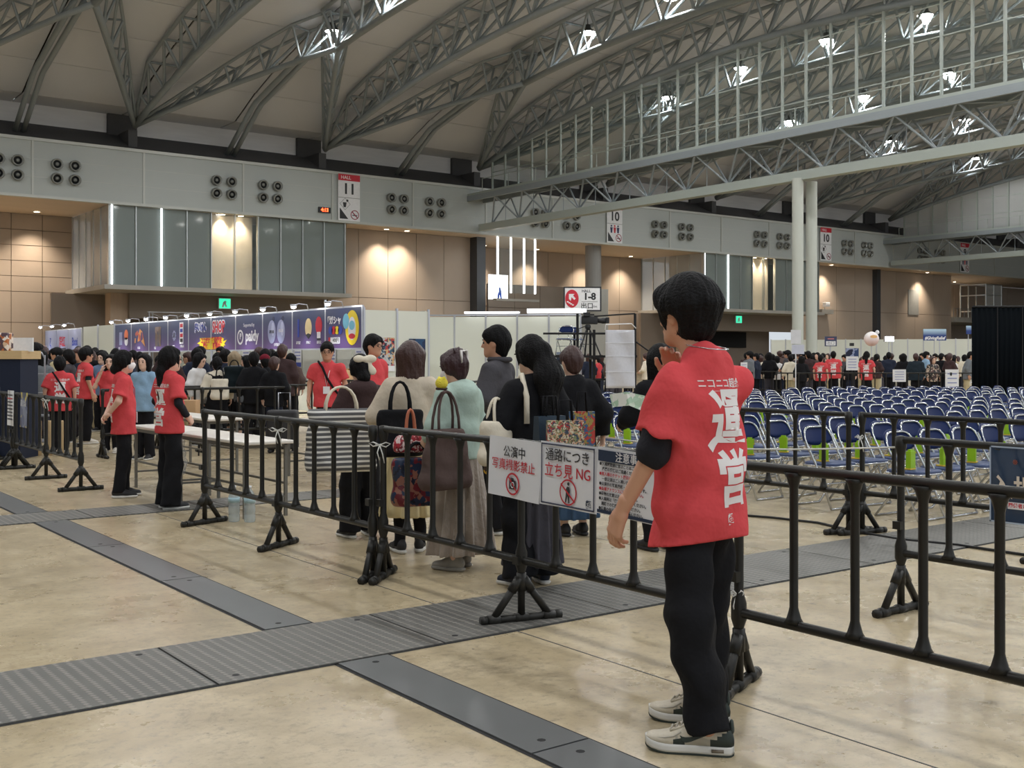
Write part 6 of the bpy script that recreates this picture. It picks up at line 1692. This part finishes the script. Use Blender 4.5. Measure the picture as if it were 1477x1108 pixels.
# --- the queue behind the barrier
a = P_('person', 'short woman in a brown hoodie with a cream hair bow carrying the striped tote', 522, 9.0, 22, H=1.47, res=.0115, lean=R_(3), hpitch=6, arms={'L': ((.0, .26, 1.10), (.17, .20, 1.02)), 'R': ((.02, .24, 1.10), (.18, .17, 1.04))}, feet={'L': (.02, .12, .2), 'R': (.05, -.1, -.1)})
a.body(); a.tee(BROWN, 'hoodie', hem=.78, slv=1, long=True, hood=True, loose=.08, r=.185, ph=.3); a.trousers(CLB, rk=(.1, .1, .1), end=.06, ph=.9); a.hair('bun', HAIRB); a.shoes(SHB)
c = a.h(-.08, .0, .055)
bw = thing('hair_bow', 'cream ribbon bow in the black hair of the brown-hoodie woman', 'hair bow', (0, 0, 0)); bw.parent = a.root; del bw['category']; del bw['label']; bw.name = 'hair_bow'
sdf_obj('bow_loops', [ball(c + np.array((-.03, -.055, .03)), .055, .01, (.5, 1, .62)), ball(c + np.array((-.03, .045, .03)), .05, .01, (.5, 1, .62)), ball(c + np.array((-.035, -.005, .025)), .022, .01), cap(c + np.array((-.03, -.01, .02)), c + np.array((-.04, -.07, -.07)), .02, .034, .01, (.5, 1, 1))], .008, OFFW, bw)
STRP = stripe_mat('tote_stripes', srgb(224, 222, 216), srgb(92, 92, 94), 26)
t = tote('striped_tote', 'large white and grey striped tote bag on the brown-hoodie woman', 492, 8.6, .57, .50, .49, .12, 12, STRP, .17, OFFW)
b = P_('person', 'woman with a brown bob in a beige blouse and cream skirt', 592, 8.3, 6, H=1.56, res=.0115, hpitch=5, arms={'L': ((.0, .28, 1.12), (.12, .22, .98)), 'R': ((.06, .25, 1.12), (.2, .14, 1.06))}, feet={'L': (.0, .09, .25), 'R': (.04, -.08, -.2)})
b.body(); b.tee(BEIGE, 'blouse', hem=.94, slv=1, long=True, loose=.088, r=.18, ph=1.9); b.skirt(CREAM, 1.0, .30, .15, .25); b.trousers(CLB, 'leggings', rk=(.09, .06, .045), end=.06); b.hair('bob', HAIRBR, vol=1.06); b.shoes(SHB)
tote('black_tote', 'black tote bag on the shoulder of the beige-blouse woman', 577, 8.02, .74, .30, .34, .1, 15, CLB, .2, CLB)
o = tote('fringed_pouch', 'red and white fringed pouch hanging beside the black tote', 592, 7.8, .79, .13, .12, .05, 15, collage_mat('pouch_fringe', [srgb(170, 40, 54), srgb(224, 200, 196), srgb(120, 20, 36)], 40, .2), .18, mat('strap_orange', srgb(190, 110, 80), .6))
tote('picture_bag', 'dark glossy picture shopping bag held by the beige-blouse woman', 601, 7.75, .42, .30, .34, .1, 20, collage_mat('bag_print', [srgb(36, 50, 78), srgb(110, 30, 40), srgb(150, 100, 84), srgb(24, 30, 48)], 24, .4), .1, CLB, taper=1.0)
c = P_('person', 'woman in a mint green hoodie and velvet skirt with a white hair claw', 664, 7.65, 46, H=1.50, res=.011, lean=R_(4), hpitch=12, arms={'L': ((.0, .27, 1.11), (.17, .2, 1.02)), 'R': ((.05, .25, 1.10), (.2, .12, 1.08))}, feet={'L': (-.02, .1, .25), 'R': (.08, -.1, -.1)})
c.body(); c.tee(MINT, 'hoodie', hem=.86, slv=1, long=True, hood=True, loose=.09, r=.19, ph=2.6, wr=.008); c.skirt(NAVY2, .9, .80, .16, .17, 'under_shirt', .002); c.skirt(VELV, 1.0, .13, .155, .27, wr=.016); c.hair('clip', HAIRRD); c.mask(); c.shoes(SHG, SHG)
q = c.h(-.125, 0, .06); cl = mobj('hair_claw', pmesh('hair_claw', *joinvf([sweep_vf([tuple(q + np.array(v) * c.S) for v in ((-.005, -.03, .045), (-.015, -.034, -.045), (-.015, .034, -.045), (-.005, .03, .045))], .011, 6, True)]), mat('claw_white', srgb(220, 214, 210), .3), True), c.root)
tote('slouch_bag', 'large taupe slouch bag on the mint-hoodie woman', 643, 7.38, .58, .36, .40, .13, 40, TAUPE, .25, TAUPE, taper=.6)
o = thing('plush_charm', 'round yellow plush ball on the strap of the taupe bag', 'plush toy', world_from(637, 7.3, zat(553, 7.3)), 0); sdf_obj('plush_body', [ball((0, 0, 0), .042, .01), ball((.0, .03, .035), .012, .01), ball((0, -.03, .035), .012, .01)], .008, mat('plush_yellow', srgb(232, 214, 70), .9, 0, .1, 40, .5, 120), o); sweep('plush_base', [(-.04, 0, -.035), (0, -.04, -.04), (.04, 0, -.035), (0, .04, -.04)], .008, BROWN, o, 6, True)
o = thing('bag_charm', 'yellow and brown mascot-like charm hanging on the taupe bag', 'charm', world_from(703, 7.0, .82), 0); sdf_obj('charm_body', [ball((0, 0, 0), .04, .02), ball((.0, .04, .03), .022, .015), ball((0, -.04, .02), .02, .015), cap((0, 0, -.03), (0, 0, -.08), .02, .025, .02)], .008, collage_mat('charm_patch', [srgb(226, 176, 50), srgb(70, 50, 40), srgb(240, 220, 160)], 30, .1), o)
d = P_('person', 'man with short black hair in a charcoal jacket looking left', 716, 9.2, 68, H=1.70, res=.0115, female=False, hyaw=10, arms={'L': ((.0, .28, 1.12), (.16, .2, 1.0)), 'R': ((.0, .27, 1.12), (.16, .2, 1.0))})
d.body(); d.tee(CHAR, 'jacket', hem=.74, slv=1, long=True, loose=.085, r=.18, ph=3.0); d.cuff(CHAR, 'L', .9, 1.9, .07); d.trousers(CLB); d.hair('short', HAIRB, vol=1.08); d.shoes(SHB)
cp_ = [d.p(-.03 + .085 * math.cos(x_), .085 * math.sin(x_), 1.44) for x_ in [2 * PI * i / 14 for i in range(14)]]; sweep('collar', [tuple(v) for v in cp_], .022, CHAR, d.root, 8, True)
e = P_('person', 'woman with a long black ponytail in black clothes carrying art-print bags', 768, 7.1, 34, H=1.58, res=.011, hpitch=8, hyaw=14, arms={'L': ((.02, .27, 1.11), (.16, .2, 1.0)), 'R': ((-.02, .27, 1.10), (.06, .30, .92))}, feet={'L': (.0, .11, .3), 'R': (.03, -.1, -.25)})
e.body(); e.tee(CLB, 'blouse', hem=.86, slv=1, long=True, loose=.1, r=.185, ph=.2); e.trousers(CLB, rk=(.11, .12, .13), end=.075, wr=.01); e.skirt(GREYD, .98, .14, .14, .20, 'overskirt', .012); e.hair('ponytail', HAIRB, vol=1.05); e.shoes(NAV_SHOE)
q0 = e.h(-.105, 0, .045); sweep('scrunchie', [tuple(q0 + np.array((-.01, .048 * math.cos(x_), .034 * math.sin(x_))) * e.S) for x_ in [2 * PI * i / 12 for i in range(12)]], .012, mat('scrunchie_beige', srgb(220, 190, 156), .7), e.root, 7, True)
sweep('bag_strap', [tuple(e.p(*v)) for v in ((-.125, .13, 1.12), (-.115, .125, 1.30), (-.05, .12, 1.445), (.08, .12, 1.36), (.14, .12, 1.1))], .02, OFFW, e.root, 6)
tote('white_bag', 'crumpled off-white bag at the elbow of the ponytailed black-clad woman', 716, 6.95, .78, .22, .28, .12, 50, OFFW, .14, OFFW, taper=.7)
ART = collage_mat('bag_art', [srgb(190, 150, 110), srgb(90, 70, 50), srgb(170, 50, 44), srgb(120, 130, 90), srgb(206, 196, 170), srgb(50, 60, 80)], 55, .6)
def shopping_bag(lab, px, d, z0, w, h, dep, rel, m):
    x, y = at_px(px, d); o = thing('shopping_bag', lab, 'bag', (x, y, z0), heading(x, y, rel), 'art-print shopping bags')
    V = [(sx * dep / 2 * f, sy * w / 2, z) for z, f in ((0, 1), (h * .5, .8), (h, .5)) for sx, sy in ((-1, -1), (1, -1), (1, 1), (-1, 1))]
    F = [(3, 2, 1, 0)] + [(r * 4 + i, r * 4 + (i + 1) % 4, r * 4 + 4 + (i + 1) % 4, r * 4 + 4 + i) for r in (0, 1) for i in range(4)] + [(8, 9, 10, 11)]
    mk('paper_body', V, F, m, o)
    for sx in (-.2, .2): sweep('cord_handle', [(sx * dep, -w * .2, h - .01), (sx * dep, -w * .16, h + .12), (sx * dep, w * .16, h + .12), (sx * dep, w * .2, h - .01)], .006, CLB, o, 5)
shopping_bag('dark teal shopping bag, left of the art-print pair', 793, 6.75, .72, .20, .38, .1, 35, mat('bag_teal', srgb(30, 50, 66), .35)); shopping_bag('art-print shopping bag with a crowd of painted figures', 815, 6.62, .74, .22, .34, .1, 10, ART)
shopping_bag('blue and gold art-print shopping bag at right', 839, 6.9, .78, .16, .34, .08, 5, collage_mat('bag_art2', [srgb(60, 90, 130), srgb(160, 140, 70), srgb(90, 110, 90), srgb(180, 60, 50)], 40, .2))
f = P_('person', 'person with short dark hair in a loose black coat over a denim skirt', 826, 9.1, 26, H=1.53, res=.0115, hpitch=12, arms={'L': ((.02, .27, 1.11), (.15, .2, 1.0)), 'R': ((-.04, .29, 1.10), (-.02, .30, .9))})
f.body(); f.tee(CLB, 'coat', hem=.62, slv=1, long=True, loose=.1, r=.2, flare=.04, ph=.8); f.skirt(DENIM, .9, .16, .15, .24); f.hair('short', HAIRBR, vol=1.06); f.shoes(SHB, SHB)
g = P_('person', 'person in black holding a leaflet, mostly hidden behind the tall staff man', 952, 8.4, 30, H=1.53, res=.0125, arms={'L': ((.06, .27, 1.12), (.2, .26, 1.06)), 'R': ((.08, .25, 1.12), (.22, .1, 1.08))})
g.body(); g.tee(CLB, 'coat', hem=.7, slv=1, long=True, loose=.085, ph=.5); g.trousers(CLB, rk=(.1, .08, .07), end=.08); g.hair('bob', HAIRB, vol=1.15); g.shoes(SHB, SHB)
o = thing('leaflet', 'pale green folded leaflet held beside the red sleeve', 'leaflet', world_from(903, 8.1, zat(575, 8.1)), -YAW); mk('sheet', [(-.12, 0, .03), (0, -.03, .05), (.14, .02, .02), (.12, .02, -.09), (.02, -.03, -.05), (-.10, 0, -.06), (-.12, .004, .03), (0, -.026, .05), (.14, .024, .02), (.12, .024, -.09), (.02, -.026, -.05), (-.10, .004, -.06)], [(0, 5, 4, 1), (1, 4, 3, 2), (7, 10, 11, 6), (8, 9, 10, 7)], collage_mat('leaflet_print', [srgb(214, 226, 206), srgb(236, 236, 226), srgb(180, 206, 180)], 20, .1), o)
h_ = P_('person', 'man with glasses in a red staff T-shirt looking right, behind the queue', 538, 13.3, -128, H=1.72, res=.0125, female=False)
h_.body(); h_.tee(TEER); h_.trousers(CLB); h_.hair('short', HAIRB, vol=1.06); h_.glasses(); h_.shoes(SHB)
i_ = P_('person', 'slim man in a red staff T-shirt with crossbody strap and lanyard facing forward', 472, 15.3, 176, H=1.66, res=.0125, female=False, build=.92, hpitch=4)
i_.body(); i_.tee(TEER, loose=.078); i_.trousers(CLB, rk=(.08, .066, .06)); i_.hair('short', HAIRB, vol=1.07); i_.glasses(); i_.shoes(SHW)
sweep('crossbody_strap', [tuple(i_.p(*v)) for v in ((-.1, -.1, 1.40), (.03, -.12, 1.44), (.10, -.06, 1.36), (.145, .0, 1.22), (.15, .1, 1.06), (.08, .19, .95))], .016, CLB, i_.root, 6)
sweep('lanyard', [tuple(i_.p(*v)) for v in ((.02, .07, 1.42), (.12, .03, 1.27), (.145, .0, 1.08), (.12, -.03, 1.27), (.02, -.07, 1.42))], .005, WHT, i_.root, 5); box('name_badge', tuple(i_.p(.155, 0, 1.04)), (.01, .09, .1), WHT, i_.root)

# --- staff on the left
def staff_print(p, sc=1.0): p.back_print([('ニコニコ超会議', .046, 0, 1.30, .0006, 1), ('運', .2 * sc, 0, 1.16, .006, 1), ('営', .2 * sc, 0, .96, .006, 1)])
s1 = P_('person', 'woman in a red staff T-shirt with long black ponytail and black arm sleeves', 245, 10.7, -62, H=1.55, res=.010, arms={'L': ((-.03, .24, 1.13), (.1, .17, .97), (.6, -.3, -.7), (.3, .9, .2), .5), 'R': ((-.03, .25, 1.12), (.12, .16, .97), (.7, -.25, -.6), (.3, .9, .2), .5)}, feet={'L': (.02, .09, .1), 'R': (-.02, -.09, -.1)}, hyaw=-6)
s1.body(); s1.tee(TEER, hem=.80, slv=.8, loose=.082, wr=.008, ph=2.2); s1.cuff(CLB2, 'L', .6, 1.9, .046); s1.cuff(CLB2, 'R', .6, 1.9, .046); s1.trousers(CLB, rk=(.1, .09, .105), end=.04, wr=.008); s1.hair('lowtail', HAIRB, vol=1.03); s1.glasses(); s1.shoes(SHB); staff_print(s1)
s2 = P_('person', 'woman in a red staff T-shirt and white mask with hands behind her back', 178, 11.6, -84, H=1.52, res=.010, arms={'L': ((-.09, .24, 1.13), (-.2, .08, .93), (-.4, -.8, -.4), (-.8, .3, 0), .45), 'R': ((-.08, .25, 1.13), (-.19, .10, .96), (-.3, -.9, -.3), (-.8, .3, 0), .45)}, feet={'L': (.03, .09, .1), 'R': (-.04, -.09, -.1)})
s2.body(); s2.tee(TEER, hem=.74, slv=.8, loose=.085, r=.184, wr=.008, ph=.9); s2.trousers(CLB, rk=(.09, .075, .068), end=.06); s2.hair('bun', HAIRB, vol=1.02); s2.mask(); s2.shoes(SHB); staff_print(s2)
sweep('lanyard', [tuple(s2.p(*v)) for v in ((.02, .07, 1.42), (.11, .04, 1.27), (.14, .03, .98), (.12, -.03, 1.27), (.02, -.07, 1.42))], .005, RED, s2.root, 5); box('name_badge', tuple(s2.p(.15, .03, .93)), (.01, .08, .11), WHT, s2.root)
s3 = P_('person', 'man in a red staff T-shirt with black sleeve standing left of the staff women', 124, 18.8, -72, H=1.62, res=.0125, female=False)
s3.body(); s3.tee(TEER, loose=.08); s3.cuff(CLB2, 'R', .6, 1.0, .055); s3.cuff(CLB2, 'L', .6, 1.0, .055); s3.trousers(CLB); s3.hair('bowl', HAIRB); s3.shoes(SHW); staff_print(s3)
s4 = P_('person', 'person in a red staff T-shirt seen from behind with a black crossbody strap', 86, 17.2, 4, H=1.46, res=.0125)
s4.body(); s4.tee(TEER, hem=.74, slv=.9, loose=.095, r=.195); s4.trousers(CLB); s4.hair('short', HAIRB, vol=1.15); s4.shoes(SHB); staff_print(s4)
sweep('crossbody_strap', [tuple(s4.p(*v)) for v in ((.03, .11, 1.43), (-.06, .12, 1.44), (-.12, .06, 1.34), (-.155, -.05, 1.15), (-.13, -.16, .98))], .014, CLB, s4.root, 6)
s5 = P_('person', 'woman in a red staff T-shirt raising a hand to her face behind the masked woman', 160, 17.0, 160, H=1.50, res=.0125, arms={'R': ((.06, .26, 1.14), (.12, .12, 1.42), (.1, -.3, 1), (.5, .8, 0), .6), 'L': ((.02, .25, 1.12), (.16, .2, 1.0))})
s5.body(); s5.tee(TEER); s5.trousers(CLB); s5.hair('bob', HAIRB); s5.shoes(SHW)

# --- distinct visitors at the shop counter
def visitor(lab, px, d, rel, H, top, tname, bot, hs, hm, fem=True, skirt=False, **k):
    p = P_('person', lab, px, d, rel, H=H, res=.016, female=fem, group='visitors at the shop', **k); p.body()
    p.tee(top, tname, hem=.78, slv=1, long=True, loose=.082, r=.185, hood='hood' in tname)
    if skirt: p.skirt(bot, .95, .45, .15, .22)
    else: p.trousers(bot, rk=(.1, .085, .08))
    p.hair(hs, hm, vol=1.06); p.shoes(SHB); return p
visitor('woman in a white shirt looking down at her hands at the shop barrier', 286, 18.4, -120, 1.53, WHITEC, 'shirt', NAVY2, 'bob', HAIRB, hpitch=18)
v = visitor('woman in a white blouse with a black harness pinafore seen from behind', 313, 18.3, 5, 1.46, OFFW, 'blouse', CLB, 'short', HAIRB); v.tee(CLB, 'pinafore', hem=.5, slv=.1, r=.19, loose=.03, neck=.17, flare=.03)
tote('white_backpack', 'small off-white bag on the back of the white-blouse woman', 317, 17.9, .78, .24, .34, .12, 0, OFFW, .2, CLB)
v = visitor('person with a blond bob in a grey hoodie and short skirt seen from behind', 338, 18.6, 2, 1.55, GREYM, 'hoodie', CLB, 'bob', HAIRBL, skirt=True)
tote('dark_backpack', 'dark green backpack on the grey-hoodie person', 338, 18.3, .88, .3, .44, .16, 0, cloth('dark_green', 24, 34, 38), .1, CLB)
visitor('person in all black with a black backpack left of the red cap', 366, 18.2, 8, 1.54, CLB, 'jacket', CLB, 'short', HAIRB)
visitor('person with short brown hair in black leaning on the barrier', 396, 18.0, -25, 1.46, CLB, 'jersey', NAVY2, 'short', HAIRBR)
visitor('tall person in dark blue behind the white-blouse woman', 325, 20.2, 0, 1.60, NAVY2, 'jacket', CLB, 'bowl', HAIRB, False)
rc = visitor('person wearing a wine red cap at the shop counter', 382, 20.0, 12, 1.50, CLB, 'coat', CLB, 'short', HAIRB); c_ = rc.h(-.012, 0, .06); sdf_obj('cap', [ball(c_, .118 * rc.S, .02, (1, .9, .85)), cap(rc.h(.1, .05, .05), rc.h(.1, -.05, .05), .03, .03, .03, (1.6, 1, .3))], .012, WINE, rc.root, cuts=[((0, 0, -1), tuple(rc.h(0, 0, .03)))])
visitor('woman in a pale blue top behind the masked staff woman', 208, 15.9, 150, 1.50, LBLUE, 'blouse', CLB, 'bob', HAIRB)
visitor('woman in a denim jacket in the crowd beside the staff man', 147, 22.0, 150, 1.56, cloth('denim_light', 110, 130, 160), 'jacket', CLB, 'long', HAIRB)

# --- far queue, distinct people
def far(lab, px, d, rel, H, top, tname, bot, hs, hm, fem=True, res=.019, long=True, **k):
    p = P_('person', lab, px, d, rel, H=H, res=res, female=fem, group='people of the far queue', **k); p.body()
    p.tee(top, tname, hem=.76, slv=1 if long else .72, long=long, loose=.085, r=.185); p.trousers(bot, rk=(.1, .085, .08)); p.hair(hs, hm, vol=1.06); p.shoes(SHB); return p
r1 = far('staff in a red T-shirt bending beside the tall red-shirted staff, far queue', 1184, 37, -20, 1.55, TEER, 't_shirt', CLB, 'short', HAIRB, long=False); staff_print(r1)
r2 = far('broad staff in a red T-shirt seen from behind in the far queue', 1202, 38.5, 0, 1.68, TEER, 't_shirt', CLB, 'short', HAIRB, False, long=False, build=1.1); staff_print(r2)
r3 = far('staff woman in a red T-shirt with long ponytail in the far queue', 1250, 36, -8, 1.66, TEER, 't_shirt', CLB, 'lowtail', HAIRB, long=False); staff_print(r3)
far('person in a cream jacket beside the paddle sign pole', 1140, 38, 10, 1.56, OFFW, 'jacket', KHAKI, 'short', GREYM if False else HAIRB)
far('person in black just right of the paddle sign', 1156, 36.5, 20, 1.52, CLB, 'jacket', CLB, 'bob', HAIRB)
far('person in a black hooded coat above the white notice board', 1303, 38, 10, 1.60, CLB, 'hoodie', CLB, 'bob', HAIRB); far('man in a dark navy parka seen from behind in the far queue', 1321, 37, 0, 1.60, cloth('parka', 34, 44, 52), 'parka', CLB, 'short', HAIRBR, False, build=1.15)
far('man in a light blue shirt and white mask in the far queue', 1336, 40, -70, 1.68, LBLUE, 'shirt', CLB, 'short', HAIRB, False).mask(); far('woman with brown hair in a patterned blouse in the far queue', 1346, 37, -150, 1.50, collage_mat('floral', [srgb(40, 36, 34), srgb(190, 170, 150), srgb(90, 60, 56), srgb(30, 30, 30)], 22, .3), 'blouse', CLB, 'bob', HAIRBR)
far('person in dark clothes with a pale strap right of the patterned blouse', 1358, 41, -30, 1.62, CLB, 'jacket', CLB, 'short', HAIRB); far('man in a grey jacket leaning forward beside the black curtain', 1394, 37, -80, 1.66, GREYM, 'jacket', KHAKI, 'short', HAIRB, False, lean=R_(12)); far('person in black standing alone against the white far panels', 1282, 41, 0, 1.66, NAVY2, 'jacket', CLB, 'short', HAIRB, False)
far('person in white at the far notice stand', 1376, 42, -60, 1.52, WHITEC, 'shirt', KHAKI, 'bob', HAIRB)
r4 = far('staff in a red T-shirt between the plastic sheet and the tall staff man', 906, 38, -10, 1.52, TEER, 't_shirt', CLB, 'bob', HAIRB, long=False); staff_print(r4); far('staff in a red T-shirt behind the camera platform', 862, 40, 60, 1.50, TEER, 't_shirt', CLB, 'short', HAIRB, long=False)
lp = far('person standing by the glass lift on the far balcony', 1, 1, 0, 1.66, CLB, 'coat', CLB, 'short', HAIRB); lp.root.location = (135.6, 79.0, 6.6); lp.root['group'] = 'balcony'

# ------------------------------------------------------------------ the dense crowds: a few bodies, each copied with its own clothes
PROTO = []
def proto(style, fem, arms, bot, hm=HAIRB):
    p = Person('person', 'p', 0, -40, 0, H=1.56 if fem else 1.64, res=.022, female=fem, arms=arms); p.body()
    p.tee(CLB, 'top', hem=.76, slv=1, long=True, loose=.085, r=.188)
    (p.skirt(CLB, .95, .2, .15, .25) if bot == 'skirt' else p.trousers(CLB, rk=(.1, .085, .08))); p.hair(style, hm, vol=1.05); p.shoes(SHB)
    t = [c for c in p.root.children]; PROTO.append((p.root, style))
A1_ = {'L': ((.02, .26, 1.12), (.17, .18, 1.05)), 'R': ((.02, .26, 1.12), (.17, .16, 1.06))}
proto('bob', True, None, 'trousers'); proto('long', True, A1_, 'skirt'); proto('short', False, None, 'trousers'); proto('bowl', False, A1_, 'trousers'); proto('bun', True, A1_, 'trousers')
TOPS = [(CLB, 'black'), (CLB, 'black'), (CLB, 'black'), (CHAR, 'charcoal'), (NAVY2, 'navy'), (GREYM, 'grey'), (WHITEC, 'white'), (BROWN, 'brown'), (CHAR, 'charcoal'), (BROWN, 'brown'), (KHAKI, 'khaki'), (TAUPE, 'taupe'), (OFFW, 'cream'), (CLB, 'black'), (NAVY2, 'navy')]
BOTS = [CLB, NAVY2, CLB, GREYD, KHAKI]
HAIRS = [(HAIRB, 'black'), (HAIRB, 'black'), (HAIRB, 'black'), (HAIRBR, 'brown')]
HN = {'bob': '%s bob', 'long': 'long %s hair', 'short': 'short %s hair', 'bowl': '%s bowl cut', 'bun': '%s bun'}
used = {}
def crowd_person(px, d, where, group, used_p=[0]):
    root, style = PROTO[rng.randrange(len(PROTO))]
    x, y = at_px(px, d)
    c = root.copy(); COL.objects.link(c); c.location = (x, y, 0); c.rotation_euler = (0, 0, heading(x, y, rng.choice((0, 10, -15, 30, -40, 70, 150)))); s = rng.uniform(.95, 1.06); c.scale = (s, s, s)
    tm, tn = rng.choice(TOPS); hm, hn = rng.choice(HAIRS); bmx = rng.choice(BOTS)
    for ch in root.children:
        k = ch.copy(); COL.objects.link(k); k.parent = c
        for sub in ch.children:
            sk = sub.copy(); COL.objects.link(sk); sk.parent = k
        b_ = ch.name.split('.')[0]
        mm = {'top': tm, 'hair': hm, 'trousers': bmx, 'skirt': bmx}.get(b_)
        if mm is not None: k.material_slots[0].link = 'OBJECT'; k.material_slots[0].material = mm
    lab = 'person with %s, %s top, %s' % (HN[style] % hn, tn, where)
    used[lab] = used.get(lab, 0) + 1
    if used[lab] > 1: lab = lab.replace('person with', ORD[used[lab] - 1] + ' person with')
    c['label'] = lab; c['category'] = 'person'; c['group'] = group
    return c
placed = []
def spots(n, px0, px1, d0, d1, where, group, gap=.5):
    tries = 0; k = 0
    while k < n and tries < n * 60:
        tries += 1; px = rng.uniform(px0, px1); d = rng.uniform(d0, d1); v = gd(px, d)
        if any((v.x - a_) ** 2 + (v.y - b_) ** 2 < gap * gap for a_, b_ in placed): continue
        if any(o.type == 'EMPTY' and o.get('category') == 'person' and (o.location.x - v.x) ** 2 + (o.location.y - v.y) ** 2 < .2 for o in PEOPLE): continue
        if v.x > 13.3 and px < 640: continue
        placed.append((v.x, v.y)); crowd_person(px, d, where, group); k += 1
PEOPLE = [o for o in bpy.data.objects if o.type == 'EMPTY' and o.get('category') == 'person']
spots(20, 36, 130, 19, 28, 'crowd at the left edge', 'left crowd'); spots(20, 120, 250, 21, 31, 'crowd behind the staff women', 'left crowd'); spots(20, 240, 420, 20.5, 28, 'crowd before the shop banners', 'left crowd')
spots(30, 1075, 1180, 37.5, 47, 'far queue left of the twin columns', 'far queue'); spots(16, 1180, 1290, 40, 50, 'far queue below the exit board', 'far queue'); spots(12, 1290, 1400, 40, 50, 'far queue by the black curtain', 'far queue')
spots(8, 838, 950, 37.5, 44, 'crowd behind the camera platform', 'far queue')
for root, st in PROTO:
    for ch in list(root.children):
        for sub in list(ch.children): bpy.data.objects.remove(sub)
        bpy.data.objects.remove(ch)
    bpy.data.objects.remove(root)
